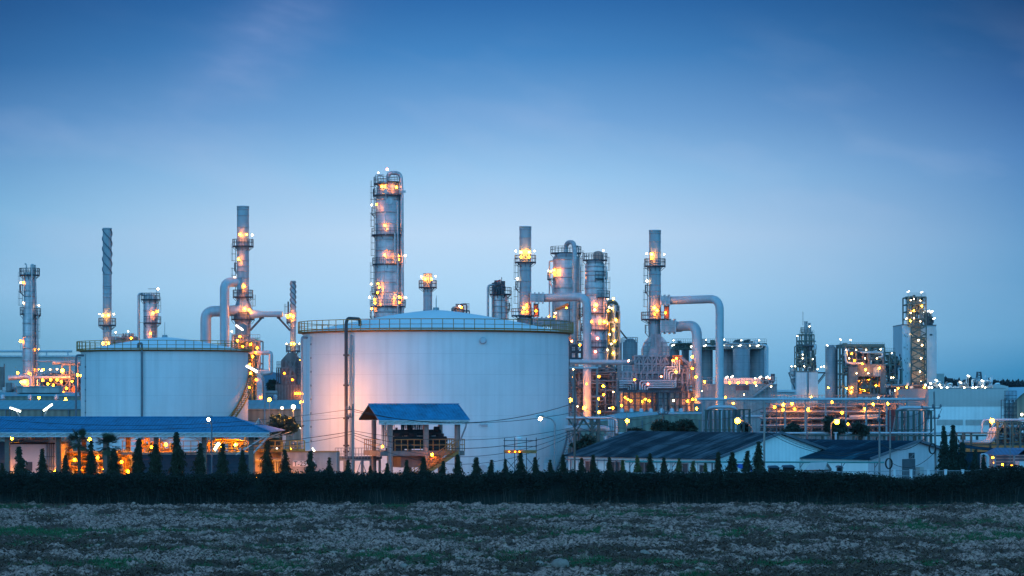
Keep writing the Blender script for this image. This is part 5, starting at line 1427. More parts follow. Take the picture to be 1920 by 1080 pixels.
# boiler unit with its stack
HR = 450
s2 = duct_stack(1228, HR, 432, 'banded stack with two round ducts rising from the framed boiler house', True)
yq = HR
flange(s2, 1238, 1254, 556, 571, yq, -1.5, 1.5, nx=2)
duct(s2, [(X(1252, yq), yq-.3, Z(563.7, yq)), (X(1342.5, yq), yq-8, Z(563.7, yq)), (X(1342.5, yq), yq-8, 0)], S(7.6, yq), S(22, yq), ring=2.4)
flange(s2, 1238, 1265, 601, 623, yq, -1.8, 1.8, nx=3)
b = MB(); b.tube([(X(1264, yq), yq-.3, Z(612, yq)), (X(1276, yq), yq-1.5, Z(614, yq))], [S(10.5, yq), S(9, yq)], 24); b.build('duct_cone', m_duct, s2)
duct(s2, [(X(1275, yq), yq-1.5, Z(612, yq)), (X(1303, yq), yq-5, Z(612, yq)), (X(1303, yq), yq-5, Z(745, yq))], S(9.2, yq), S(21, yq), ring=2.4)
b = MB(); b.bx(X(1244, yq), X(1252, yq), yq-3, yq-1.5, Z(598, yq), Z(575, yq)); pn = b.build('lit_cabinet', m_orange, s2)  # cabinet colour carries the orange light, as on the other stack
b = MB(); b.bx(X(1243, yq), X(1244.5, yq), yq-3.3, yq-3.01, Z(598, yq), Z(575, yq)); b.bx(X(1251.5, yq), X(1253, yq), yq-3.3, yq-3.01, Z(598, yq), Z(575, yq)); b.bx(X(1243, yq), X(1253, yq), yq-3.3, yq-3.01, Z(576, yq), Z(574, yq)); b.build('frame', m_steel, pn)
lamp(s2, (X(1248, yq-4), yq-4, Z(588, yq)), 'sodium', .15, post=.8)
b = MB(); b.cyl((X(1303, yq), yq-5, Z(744, yq)), (X(1303, yq), yq-5, Z(756, yq)), S(9.5, yq), S(12, yq), 16); b.build('burner_box', m_clad2, s2)
for dx in (-3, 4): lamp(s2, (X(1303+dx, yq-8), yq-7, Z(749, yq-7)), 'sodium_bright', .24, post=.8)
lamp(s2, (X(1306, yq-8), yq-8, Z(766, yq-8)), 'sodium_bright', .24, post=1.2)

bh = thing('boiler_house', 'framed grey boiler casing with nested bent pipes and glowing lower bays', 'boiler', (X(1228, HR), HR, 0))
b = MB()
prof_ = [(1204, 668), (1204, 655), (1209, 641), (1217, 632), (1240, 632), (1247, 640), (1253, 655), (1254, 668)]
b.prism([(X(a, yq), yq-3, Z(c, yq)) for a, c in prof_][::-1], (0, 6, 0)); b.build('hopper_casing', m_clad, bh)
b = MB()
b.bx(X(1188, yq), X(1250, yq), yq-4, yq+5, Z(714, yq), Z(667, yq)); b.bx(X(1250, yq), X(1271, yq), yq-3, yq+4, Z(700, yq), Z(669, yq)); b.build('upper_casing', M('boiler_casing_paint', (.17, .15, .165), .6, .1, .3, .8, streak=.4), bh)
b = MB(); b.bx(X(1166, yq), X(1226, yq), yq-3.6, yq+6, 0, Z(735, yq)); b.build('lower_bay', m_clad2, bh)
b = MB(); b.bx(X(1226, yq), X(1293, yq), yq-5.0, yq+6, 0, Z(735, yq)); b.build('lower_casing', m_clad, bh)
m_bf = M('boiler_frame_paint', (.30, .265, .28), .6, .1, .2, 2)
b = MB()
g = random.Random(4)
for px in (1205, 1212, 1219, 1240, 1247, 1253): b.beam((X(px, yq), yq-3.15, Z(668, yq)), (X(px, yq), yq-3.15, Z(640 if 1210 < px < 1246 else 650, yq)), .2)
for py in (643, 651, 659): b.beam((X(1206, yq), yq-3.2, Z(py, yq)), (X(1253, yq), yq-3.2, Z(py, yq)), .18)
b.bx(X(1219, yq), X(1237, yq), yq-3.5, yq-3.01, Z(668, yq), Z(627, yq)); b.bx(X(1226, yq), X(1229, yq), yq-3.9, yq-3.51, Z(668, yq), Z(627, yq))
b.prism([(X(1213, yq), yq-3.6, Z(668, yq)), (X(1233, yq), yq-3.6, Z(668, yq)), (X(1230, yq), yq-3.6, Z(652, yq)), (X(1217, yq), yq-3.6, Z(652, yq))], (0, -.4, 0))
for px in range(1188, 1252, 8): b.beam((X(px, yq), yq-4.15, Z(714, yq)), (X(px, yq), yq-4.15, Z(667, yq)), .26)
for py in (668, 683, 698, 712): b.beam((X(1187, yq), yq-4.2, Z(py, yq)), (X(1251, yq), yq-4.2, Z(py, yq)), .28)
for px in range(1188, 1248, 16):
    b.beam((X(px, yq), yq-4.35, Z(683, yq)), (X(px+8, yq), yq-4.35, Z(668, yq)), .17); b.beam((X(px+16, yq), yq-4.35, Z(683, yq)), (X(px+8, yq), yq-4.35, Z(668, yq)), .17)
for px in (1200, 1216, 1232): b.beam((X(px, yq), yq-4.4, Z(698, yq)), (X(px+10, yq), yq-4.4, Z(684, yq)), .17)
for px in (1205, 1240): b.beam((X(px, yq), yq-4.4, Z(712, yq)), (X(px-12, yq), yq-4.4, Z(699, yq)), .17)
b.build('casing_frame', m_bf, bh)
steel_frame(bh, X(1156, yq), X(1190, yq), yq-6, yq-1, Z(735, yq), Z(698, yq), 4, 3, .24, m_bf, True, True, seed=11)
b = MB(); b.bx(X(1157, yq), X(1266, yq), yq-6.4, yq-6.2, Z(733, yq), Z(714, yq)); b.build('dark_backing', m_steel, bh)
steel_frame(bh, X(1188, yq), X(1296, yq), yq-6.1, yq-4.6, Z(735, yq), Z(700, yq), 10, 2, .2, m_bf, True, False, seed=12)
steel_frame(bh, X(1166, yq), X(1294, yq), yq-7.3, yq-5.2, Z(772, yq), Z(734, yq), 12, 3, .2, m_steel, False, False, seed=13)
b = MB()       # nested L pipes, the mark of this unit
for k in range(4):
    o = 4.4*k
    b.tube(rpath([(X(1241+o, yq), yq-7.0, Z(712, yq)), (X(1241+o, yq), yq-7.0, Z(689+o*.9, yq)), (X(1262+o*.5, yq), yq-7.0, Z(689+o*.9, yq))], .4, 3), .13, 7)
    b.tube(rpath([(X(1256+o, yq), yq-6.8, Z(676, yq)), (X(1256+o, yq), yq-6.8, Z(689+o*.9, yq))], .4, 3), .13, 7)
    b.tube(rpath([(X(1158, yq), yq-7.2, Z(715+k*3.9, yq)), (X(1188-o, yq), yq-7.2, Z(715+k*3.9, yq)), (X(1188-o, yq), yq-7.2, Z(731, yq))], .35, 3), .13, 7)
    b.tube(rpath([(X(1196+o, yq), yq-7.4, Z(731, yq)), (X(1196+o, yq), yq-7.4, Z(715+k*3.9, yq)), (X(1262, yq), yq-7.4, Z(715+k*3.9, yq)), (X(1262, yq), yq-7.4, Z(708+k, yq))], .35, 3), .13, 7)
b.build('bent_pipe', m_pipe, bh)
clutter(bh, X(1256, yq), X(1296, yq), yq-7, yq-2, Z(735, yq), Z(680, yq), 46, (m_pink, m_galv, m_brown), (.07, .18), 24)
b = MB()
for px in (1227, 1249, 1271, 1292): b.bx(X(px, yq)-.12, X(px, yq)+.12, yq-5.15, yq-5.01, 0, Z(735, yq))
b.bx(X(1226, yq), X(1293, yq), yq-5.2, yq-5.02, Z(737, yq), Z(735.5, yq)); b.build('panel_frame', m_steel, bh)
b = MB(); b.bx(X(1258, yq), X(1276, yq), yq-5, yq-3.5, Z(684, yq), Z(667, yq)); b.build('orange_housing', m_orange, bh)
b = MB()
for px in (1275, 1279): b.beam((X(px-4, yq), yq-5, Z(670, yq)), (X(px+18, yq), yq-5, Z(690, yq)), .2)
b.tube([(X(1285, yq), yq-6, Z(735, yq)), (X(1285, yq), yq-6, Z(690, yq))], .25, 8); b.build('strut', m_bf, bh)
for px, py, k, r in [(1177, 748, 'sodium_bright', .22), (1183, 752, 'sodium', .22), (1172, 745, 'sodium', .2), (1210, 748, 'sodium_bright', .22), (1217, 752, 'sodium', .22), (1204, 753, 'sodium', .2), (1263, 751, 'white', .28), (1268, 672, 'sodium_bright', .2), (1262, 676, 'sodium', .2), (1268, 697, 'sodium_bright', .18), (1298, 669, 'sodium', .22), (1298, 691, 'sodium', .22), (1305, 707, 'sodium', .22), (1160, 752, 'sodium', .2), (1179, 676, 'white', .12), (1190, 712, 'sodium_dim', .2), (1215, 720, 'red_glow', .2), (1240, 706, 'red_glow', .2), (1165, 760, 'sodium', .2), (1289, 752, 'sodium', .2)]:
    yy_ = yq-(5.3 if px < 1226 and py > 735 else 8)
    lamp(bh, (X(px, yy_), yy_, Z(py, yy_)), k, r, post=.9)
# thick pink header pipe left of the boiler
hp = thing('header_pipe', 'thick pinkish horizontal pipe running from the vessels into the boiler casing', 'pipe', (X(1120, 448), 448, 0))
duct(hp, [(X(1056, 448), 440, Z(679.5, 448)), (X(1188, 448), 448, Z(679.5, 448))], S(4.6, 448), 1, ring=4, name='pipe', n=16)
duct(hp, [(X(1056, 440), 436, Z(690.5, 440)), (X(1120, 440), 436, Z(690.5, 440))], S(2.0, 448), 1, ring=4, name='pipe', n=10)
b = MB()
for px in (1075, 1120, 1160): b.beam((X(px, 443), 444, 0), (X(px, 443), 444, Z(684, 443)), .35)
b.build('support', m_pink, hp)
for px, py in ((1178, 677), (1075, 692)): lamp(hp, (X(px, 438), 438, Z(py, 438)), 'red_glow' if px > 1100 else 'white', .14, post=.6)
# low tangle between tank and boiler
lo = thing('process_rack', 'tangled steel pipe rack with yellow and pink lamps between the big tank and the boiler', 'pipe rack', (X(1110, 474), 474, 0))
steel_frame(lo, X(1064, 474), X(1106, 474), 470, 478, 0, Z(700, 474), 4, 5, .28, m_pink, True, False, seed=21)
steel_frame(lo, X(1106, 480), X(1160, 480), 472, 484, 0, Z(690, 480), 5, 6, .28, m_pink, True, False, seed=22)
clutter(lo, X(1064, 474), X(1160, 474), 469, 481, Z(775, 474), Z(690, 474), 230, (m_pink, m_brown, m_steel, m_galv, m_brown), (.08, .24), 25)
steel_frame(lo, X(1070, 480), X(1092, 480), 476, 484, Z(672, 480), Z(648, 480), 2, 2, .3, m_steel, True, True, seed=23)
for px, py, k, r in [(1075, 709, 'sodium_bright', .34), (1069, 750, 'sodium_bright', .42), (1096, 765, 'sodium_bright', .36), (1123, 706, 'sodium', .24), (1131, 724, 'sodium_bright', .24), (1122, 748, 'sodium', .24), (1132, 740, 'sodium', .22), (1120, 762, 'sodium_bright', .22), (1149, 765, 'sodium', .24), (1087, 647, 'sodium', .22), (1083, 762, 'white', .18), (1072, 640, 'red_glow', .22), (1123, 773, 'yellow', .26), (1150, 735, 'white', .2), (1143, 765, 'white', .18), (1100, 720, 'sodium_dim', .2)]:
    lamp(lo, (X(px, 461), 461, Z(py, 461)), k, r, post=1.0)

# ================= silos =================
def silo(px, w, top, Ys, label, mat, group=None, dome=.8, rails=True, cat='silo'):
    r = S(w/2, Ys); x = X(px, Ys)
    t = thing('silo', label, cat, (x, Ys, 0), 0, group)
    b = MB(); zt = Z(top, Ys); b.lathe([(r, 0), (r, zt), (r*.4, zt+dome), (.01, zt+dome)], (x, Ys), 32); b.build('shell', mat, t)
    if rails:
        b = MB()
        for h in (.6, 1.2): b.lathe([(r, zt+h), (r+.08, zt+h), (r+.08, zt+h+.08)], (x, Ys), 24)
        for k in range(16): a = 2*PI*k/16; b.beam((x+r*math.cos(a), Ys+r*math.sin(a), zt), (x+r*math.cos(a), Ys+r*math.sin(a), zt+1.25), .08)
        b.build('railing', m_galv, t)
    return t
silo(1181.5, 28, 643, 600, 'dark blue grey silo standing alone left of the boiler hopper', m_silod, dome=1.0)
silo(1156, 20, 645, 606, 'dark silo half hidden behind the pale lit steel tower', m_silod, dome=1.0)
YS = 620
silo(1264, 20, 659, YS, 'dark silo seen between the boiler and the second duct', m_silod, 'storage silos in a row')
silo(1285, 14, 659, YS+6, 'narrow dark silo immediately left of the shorter elbow duct', m_silod, 'storage silos in a row')
silo(1324, 25, 656, YS, 'grey silo filling the gap between the two vertical ducts', m_silod, 'storage silos in a row')
silo(1361, 29, 656, YS, 'grey silo immediately right of the tall vertical duct', m_silo, 'storage silos in a row')
silo(1390, 32, 656, YS-6, 'broad pale silo lit from below, second from the right end of the silo row', m_silo, 'storage silos in a row')
silo(1420, 28, 656, YS, 'grey silo at the right end of the silo row, with a bent pipe beside it', m_silo, 'storage silos in a row')
silo(1375, 26, 658, YS+18, 'silo of the back row glimpsed between the tall duct silo and the broad pale one', m_silod, 'storage silos in a row')
silo(1405.5, 26, 658, YS+18, 'silo of the back row glimpsed between the two right hand silos', m_silod, 'storage silos in a row')
sg_ = thing('silo_gallery', 'railed gallery of ducts and lamps running over the silo tops', 'gallery', (X(1345, YS), YS, 0))
zz = Z(655, YS)
steel_frame(sg_, X(1258, YS), X(1434, YS), YS-4, YS+4, zz, Z(645, YS), 14, 1, .25, m_green, False, True, seed=31)
clutter(sg_, X(1258, YS), X(1432, YS), YS-4.5, YS+3, zz+.2, Z(644, YS), 110, (m_green, m_pipe, m_galv), (.12, .3), 32)
for px in (1385, 1403): 
    b = MB(); b.tube(rpath([(X(px-9, YS), YS, Z(645, YS)), (X(px-7, YS), YS, Z(639, YS)), (X(px, YS), YS, Z(640, YS)), (X(px+2, YS), YS, Z(647, YS))], .6), .3, 8); b.bx(X(px-2, YS), X(px+3, YS), YS-1, YS+1, Z(640, YS), Z(634, YS)-.3); b.build('blower', m_steel, sg_)
b = MB(); b.tube(rpath([(X(1425, YS-4), YS-4, Z(647, YS)), (X(1438, YS-4), YS-4, Z(648, YS)), (X(1438, YS-4), YS-4, Z(716, YS))], 2.0), .35, 8); b.tube([(X(1434.5, YS-4), YS-4, Z(655, YS)), (X(1434.5, YS-4), YS-4, Z(716, YS))], .2, 8); b.build('pipe', m_pipe, sg_)
for px, py in ((1262, 648), (1322, 649), (1355, 649), (1387, 649), (1421, 649), (1297, 650)):
    flood(sg_, (X(px-2.5, YS-5), YS-5, Z(py+1, YS)), (X(px+2.5, YS-5), YS-5, Z(py-1.2, YS)), 'white_cool', .32)
for px, py in ((1263, 638), (1324, 637), (1358, 637), (1390, 638), (1423, 638), (1401, 661), (1401, 686), (1406, 648), (1373, 650)): lamp(sg_, (X(px, YS-6), YS-6, Z(py, YS-6)), 'white_cool', .18, post=1.5)
# stained block under the silos
sb = thing('silo_building', 'stained pale panelled building under the silos with a floodlit roof strip', 'industrial building', (X(1385, 600), 600, 0))
yq = 600
b = MB(); b.bx(X(1312, yq), X(1452, yq), yq-6, yq+14, 0, Z(720, yq)); b.build('wall', m_stair, sb)
b = MB(); b.bx(X(1345, yq), X(1431, yq), yq-3, yq+6, Z(720, yq), Z(709, yq)); b.build('roof_strip', m_wall, sb)
b = MB()
for k in range(24): px = 1314+5.8*k; b.beam((X(px, yq), yq-6.1, 0), (X(px, yq), yq-6.1, Z(721, yq)), .16)
for py in (721, 733): b.beam((X(1312, yq), yq-6.15, Z(py, yq)), (X(1452, yq), yq-6.15, Z(py, yq)), .16)
for h in (.7, 1.4): b.beam((X(1312, yq), yq-6, Z(720, yq)+h), (X(1452, yq), yq-6, Z(720, yq)+h), .09)
for k in range(30): px = 1313+4.75*k; b.beam((X(px, yq), yq-6, Z(720, yq)), (X(px, yq), yq-6, Z(720, yq)+1.4), .07)
b.beam((X(1400, yq), yq-6.6, Z(748, yq)), (X(1442, yq), yq-6.6, Z(718, yq)), .9, .4); b.build('panel_frame', m_galv, sb)
b = MB(); b.bx(X(1375, yq), X(1400, yq), yq-6.2, yq-6.05, Z(733, yq), Z(723, yq)); b.build('rust_panel', M('rust_red_panel', (.20, .09, .09), .8, 0, .5, .6, streak=.5), sb)
clutter(sb, X(1425, yq), X(1448, yq), yq-6, yq, Z(722, yq), Z(708, yq), 24, (m_steel, m_pink), (.1, .3), 33)
for px, py in ((1362, 708), (1372, 707), (1425, 708), (1437, 708), (1353, 710)):
    flood(sb, (X(px-2.2, yq-6), yq-7, Z(py+1, yq)), (X(px+2.2, yq-6), yq-7, Z(py-1.5, yq)), 'white', .36, (X(px, yq), yq-7, Z(720, yq)))
for px, py, k in ((1418, 723, 'white'), (1395, 740, 'white'), (1321, 716, 'sodium_bright'), (1416, 709, 'white'), (1375, 756, 'yellow'), (1443, 709, 'red_glow'), (1360, 745, 'sodium'), (1446, 725, 'white'), (1316, 733, 'white')): lamp(sb, (X(px, yq-9), yq-9, Z(py, yq-9)), k, .26, post=1.2)
for px in (1352, 1368, 1384, 1400, 1416): lamp(sb, (X(px, yq-5), yq-5, Z(718, yq)), 'sodium', .3, post=.5)
b = MB(); b.bx(X(1450, 700), X(1492, 700), 700, 712, Z(760, 700), Z(735, 700)); b.bx(X(1450, 700), X(1492, 700), 699, 713, Z(735, 700), Z(731, 700))
tag(b.build('long_shed', m_wall), 'pale long shed with dark flat roof seen between the silo building and hopper tower', 'shed')

# ================= right hand plant =================
YR = 720
ru = thing('hopper_tower', 'slim lattice tower on a white box base, with a hanging hopper on its left', 'process tower', (X(1510, YR), YR, 0))
yq = YR
b = MB(); b.bx(X(1490, yq), X(1530.5, yq), yq-4, yq+8, 0, Z(696.5, yq)); b.build('base_block', m_wall, ru)
b = MB(); b.bx(X(1511, yq), X(1513, yq), yq-4.3, yq-4.01, 0, Z(696.5, yq)); b.bx(X(1490, yq), X(1531, yq), yq-4.2, yq-4.02, Z(698, yq), Z(696.5, yq)); b.build('conduit', m_dpipe, ru)
steel_frame(ru, X(1497, yq), X(1524, yq), yq-3, yq+4, Z(696, yq), Z(628, yq), 3, 6, .3, m_grn2, True, True, seed=41)
steel_frame(ru, X(1490, yq), X(1500, yq), yq-4, yq, Z(696, yq), Z(650, yq), 1, 4, .25, m_grn2, True, True, seed=42)
for a, c, p0 in ((1506.5, 1512.5, 603), (1514, 1518, 606), (1519, 1522, 622)):
    b = MB(); b.cyl((X((a+c)/2, yq), yq-2, Z(696, yq)), (X((a+c)/2, yq), yq-2, Z(p0, yq)), S((c-a)/2, yq), n=12); b.cyl((X((a+c)/2, yq), yq-2, Z(p0+1, yq)), (X((a+c)/2, yq), yq-2, Z(p0, yq)), S((c-a)/2+1, yq), n=12); b.build('pipe', m_clad2, ru)
b = MB(); b.lathe([(S(6, yq), Z(696, yq)), (S(6.5, yq), Z(680, yq)), (S(5, yq), Z(672, yq)), (.01, Z(669, yq))], (X(1524, yq), yq), 14); b.build('vessel', m_clad, ru)
b = MB(); b.beam((X(1505.5, yq), yq, Z(610, yq)), (X(1505.5, yq), yq, Z(584, yq)), .10); b.build('lightning_rod', m_steel, ru)
platform(ru, X(1511, yq), yq, Z(622, yq), S(4, yq), S(10, yq), 0, 360, m_grn2)
clutter(ru, X(1494, yq), X(1528, yq), yq-4, yq+2, Z(695, yq), Z(640, yq), 50, (m_grn2, m_steel, m_pipe), (.12, .3), 43)
b = MB()
for zt, zb, r in ((687, 697, 5.5), (697, 707, 5), (708, 713, 5)): 
    b.lathe([(S(r*.25 if zt != 687 else r, yq), Z(zb, yq)), (S(r, yq), Z((zt+zb)/2, yq)), (S(r, yq), Z(zt, yq)), (.01, Z(zt, yq))], (X(1485.5, yq), yq-1), 14)
b.lathe([(.2, Z(721, yq)), (S(5, yq), Z(713, yq))], (X(1485.5, yq), yq-1), 14); b.build('hopper', m_clad, ru)
b = MB(); b.beam((X(1478, yq), yq-1, Z(699, yq)), (X(1492, yq), yq-1, Z(735, yq)), .3); b.beam((X(1478, yq), yq-1, Z(699, yq)), (X(1496, yq), yq-1, Z(699, yq)), .3)
b.beam((X(1531, yq), yq-1, Z(718, yq)), (X(1546, yq), yq-1, Z(699, yq)), .3); b.beam((X(1530, yq), yq-1, Z(699, yq)), (X(1547, yq), yq-1, Z(699, yq)), .35); b.beam((X(1531, yq), yq-1, Z(722, yq)), (X(1546, yq), yq-1, Z(703, yq)), .2); b.build('bracket', m_steel, ru)
for px, py in [(1484, 687), (1491, 687), (1518, 612), (1495, 630), (1505, 672), (1505, 665), (1508, 687), (1524, 673), (1545, 687), (1540, 688), (1521, 744), (1533, 692)]:
    lamp(ru, (X(px, yq-5.5), yq-5.5, Z(py, yq-5.5)), 'white_cool' if py < 740 else 'yellow', .24, post=.9)

silo(1558.5, 22, 656, 715, 'tall silo standing left of the glowing framed process block', m_silo, dome=1.2)
pb = thing('process_block', 'framed process block under a dark flat roof with an orange glowing bay', 'process block', (X(1612, 715), 715, 0))
yq = 715
b = MB(); b.bx(X(1576, yq), X(1655, yq), yq-4, yq+10, Z(650.5, yq), Z(645.5, yq)); b.bx(X(1577, yq), X(1585, yq), yq-4, yq-3, Z(645.5, yq), Z(644, yq)); b.build('roof', m_grn2, pb)
steel_frame(pb, X(1577, yq), X(1655, yq), yq-3.5, yq+9, 0, Z(651, yq), 6, 6, .4, m_grn2, True, True, seed=51)
steel_frame(pb, X(1655, yq), X(1675, yq), yq-3, yq+6, 0, Z(661, yq), 2, 6, .35, m_grn2, True, True, seed=52)
steel_frame(pb, X(1571, yq), X(1578, yq), yq-3, yq+3, 0, Z(652, yq), 1, 5, .3, m_grn2, True, False, seed=53)
b = MB(); b.bx(X(1602, yq), X(1656, yq), yq-4.6, yq-4.0, Z(706, yq), Z(683, yq)); b.bx(X(1587, yq), X(1604, yq), yq-5, yq-1, 0, Z(688, yq)); b.bx(X(1646, yq), X(1657, yq), yq-5, yq, 0, Z(706, yq)); b.bx(X(1602, yq), X(1656, yq), yq-5, yq-3.8, Z(744, yq), Z(738, yq)); b.build('concrete_frame', m_brown, pb)
b = MB(); b.lathe([(S(13, yq), Z(706, yq)), (S(13, yq), Z(690, yq)), (S(11, yq), Z(688, yq))], (X(1640, yq), yq-3), 18); b.build('drum', m_silo, pb)
b = MB(); b.lathe([(S(8, yq), 0), (S(8, yq), Z(663, yq)), (S(4, yq), Z(660, yq))], (X(1596, yq), yq-1), 18); b.build('vessel', m_silo, pb)
b = MB(); b.bx(X(1604, yq), X(1650, yq), yq+4, yq+4.5, Z(740, yq), Z(706, yq)); b.build('back_panel', m_orange, pb)  # orange glow of the bay is painted into this panel
clutter(pb, X(1579, yq), X(1653, yq), yq-4.5, yq+4, Z(705, yq), Z(655, yq), 170, (m_steel, m_grn2, m_pipe, m_brown), (.12, .35), 54)
clutter(pb, X(1604, yq), X(1650, yq), yq-3, yq+3, Z(740, yq), Z(706, yq), 60, (m_pipe, m_yel, m_brown), (.12, .35), 55)
clutter(pb, X(1655, yq), X(1690, yq), yq-3, yq+3, Z(745, yq), Z(665, yq), 70, (m_steel, m_grn2, m_pipe), (.12, .3), 56)
for px, py, k in [(1597, 663, 'sodium_bright'), (1605, 656, 'white'), (1624, 656, 'white'), (1651, 655, 'white_cool'), (1586, 656, 'white'), (1644, 672, 'white'), (1592, 672, 'white'), (1602, 676, 'sodium'), (1622, 672, 'white'), (1623, 693, 'yellow'), (1628, 700, 'white'), (1649, 690, 'yellow'), (1671, 708, 'white_cool'), (1672, 662, 'white_cool'), (1675, 708, 'white'), (1597, 727, 'yellow'), (1588, 728, 'yellow'), (1553, 727, 'yellow'), (1596, 735, 'yellow'), (1606, 700, 'white'), (1617, 682, 'sodium')]:
    lamp(pb, (X(px, yq-5.5), yq-5.6, Z(py, yq-5.5)), k, .25, post=.9)
for px, py in [(1614, 716), (1630, 712), (1643, 724), (1622, 732), (1610, 728)]:
    lamp(pb, (X(px, yq-1.5), yq-1.5, Z(py, yq-1.5)), 'sodium_bright', .36, post=.9)
for px, py in ((1551, 648), (1576, 637), (1595, 638)): flood(pb, (X(px-1.6, yq-3), yq-3, Z(py-.9, yq)), (X(px+1.6, yq-3), yq-3, Z(py+.9, yq)), 'white_cool', .3, (X(px, yq-2.5), yq-2.5, Z(655, yq)))

tt_ = thing('tower_building', 'tallest white block pair with a lit zigzag braced steel core between them', 'tower building', (X(1720, 740), 740, 0))
yq = 740
b = MB(); b.bx(X(1688, yq), X(1703, yq), yq-4, yq+14, 0, Z(609.5, yq)); b.build('left_block', m_wall, tt_)
b = MB(); b.bx(X(1725, yq), X(1753, yq), yq-2, yq+14, Z(633, yq), Z(609.5, yq)); b.bx(X(1733, yq), X(1754, yq), yq-2.1, yq+14.1, 0, Z(617.5, yq)); b.build('right_block', m_wall, tt_)
b = MB(); b.bx(X(1687.5, yq), X(1703.5, yq), yq-4.2, yq+14.2, Z(610, yq), Z(608.8, yq)); b.bx(X(1724.5, yq), X(1753.5, yq), yq-2.3, yq+14.2, Z(610.5, yq), Z(609.2, yq)); b.build('parapet', m_steel, tt_)
b = MB(); b.bx(X(1703.2, yq), X(1732.8, yq), yq-.5, yq+14, 0, Z(612, yq)); b.build('core_wall', M('core_wall_cream', (.50, .42, .34), .7, 0, .15, .3, streak=.3), tt_)
b = MB()
for px, py in ((1692, 629), (1694, 631), (1697, 626), (1697, 632), (1691, 652), (1693, 652), (1697, 648), (1697, 655), (1692, 676), (1694, 680), (1697, 673), (1697, 681), (1690, 694), (1694, 706), (1697, 700), (1694, 725), (1697, 722)): b.bx(X(px-.45, yq), X(px+.45, yq), yq-4.06, yq-4.01, Z(py+1.6, yq), Z(py-1.6, yq))
b.bx(X(1728, yq), X(1733, yq), yq-2.2, yq-2.12, Z(629.5, yq), Z(626.5, yq)); b.bx(X(1741, yq), X(1746, yq), yq-2.2, yq-2.12, Z(629.5, yq), Z(626.5, yq)); b.build('window', m_window, tt_)
steel_frame(tt_, X(1698, yq), X(1731.5, yq), yq-4.5, yq+5, Z(612, yq), Z(558, yq), 3, 4, .35, m_grn2, True, True, seed=61)
steel_frame(tt_, X(1704, yq), X(1732, yq), yq-4.5, yq-1, 0, Z(612, yq), 1, 9, .3, m_grn2, False, False, seed=62)
b = MB(); k = 0; py = 612
while py < 740:
    a, c = (1704, 1732) if k % 2 else (1732, 1704)
    b.beam((X(a, yq), yq-4.6, Z(py, yq)), (X(c, yq), yq-4.6, Z(py+14.5, yq)), .35); b.beam((X(c, yq), yq-4.2, Z(py, yq)), (X(a, yq), yq-4.2, Z(py+14.5, yq)), .22); py += 14.5; k += 1
b.build('zigzag_brace', m_grn2, tt_)
for a, c, p0, p1 in ((1705, 1717, 556, 575), (1704, 1722, 578, 610)):
    b = MB(); x = X((a+c)/2, yq); r = S((c-a)/2, yq); b.lathe([(r*.3, Z(p1+4, yq)), (r, Z(p1-2, yq)), (r, Z(p0+3, yq)), (r*.4, Z(p0, yq))], (x, yq+1), 18); b.build('vessel', m_wall, tt_)
clutter(tt_, X(1699, yq), X(1731, yq), yq-4, yq+3, Z(612, yq), Z(560, yq), 40, (m_steel, m_grn2, m_pipe), (.12, .3), 63)
b = MB()
for px, t_p in ((1709, 555), (1714, 553), (1704, 557), (1700, 556)): b.cyl((X(px, yq), yq, Z(562, yq)), (X(px, yq), yq, Z(t_p, yq)), .35, n=8)
b.build('vent_pipe', m_steel, tt_)
steel_frame(tt_, X(1735, yq), X(1748, yq), yq, yq+6, Z(609, yq), Z(594, yq), 2, 2, .3, m_grn2, True, True, seed=64)
clutter(tt_, X(1735, yq), X(1749, yq), yq-1, yq+5, Z(609, yq), Z(591, yq), 26, (m_steel, m_grn2), (.15, .35), 65)
for px, py, k in [(1706, 563, 'white'), (1712, 561, 'white'), (1724, 564, 'white'), (1727, 574, 'yellow'), (1706, 587, 'white'), (1712, 583, 'yellow'), (1724, 603, 'white'), (1712, 597, 'white'), (1706, 602, 'yellow'), (1709, 627, 'white'), (1722, 638, 'white'), (1729, 647, 'white'), (1727, 672, 'white'), (1709, 684, 'white'), (1725, 697, 'white'), (1727, 716, 'white'), (1712, 728, 'yellow')]:
    lamp(tt_, (X(px, yq-4), yq-(4.0 if py > 612 else 5.6), Z(py, yq-4)), k, .42 if py > 612 else .26, post=.9)
for px, py in ((1699, 548), (1724, 549), (1696, 598), (1737, 584), (1743, 585), (1747, 598), (1729, 585), (1742, 586)): flood(tt_, (X(px-2, yq), yq-4, Z(py+1, yq)), (X(px+2, yq), yq-4, Z(py-1, yq)), 'white', .34, (X(px, yq), yq-3.5, Z(py+9, yq)))

rp = thing('process_rack', 'low lit rack of pipes and lamps along the foot of the tower building', 'pipe rack', (X(1700, 690), 690, 0))
steel_frame(rp, X(1672, 690), X(1742, 690), 686, 694, 0, Z(728, 690), 9, 3, .3, m_steel, True, False, seed=66)
clutter(rp, X(1660, 690), X(1745, 690), 684, 694, Z(748, 690), Z(722, 690), 90, (m_steel, m_red and m_brown, m_pipe), (.12, .35), 67)
for px, py, k in [(1678, 732, 'white'), (1684, 728, 'yellow'), (1700, 726, 'yellow'), (1706, 733, 'white'), (1722, 738, 'white'), (1724, 737, 'yellow'), (1711, 743, 'white'), (1733, 727, 'yellow'), (1737, 731, 'white'), (1690, 743, 'yellow')]:
    lamp(rp, (X(px, 683), 683, Z(py, 683)), k, .25, post=.8)
b = MB(); b.bx(X(1755, 745), X(1770.5, 745), 745, 757, Z(735, 745), Z(700.5, 745)); 
tag(b.build('roof_plant_house', m_greyp), 'small pale grey box right of the tower building, under the skyline', 'building')

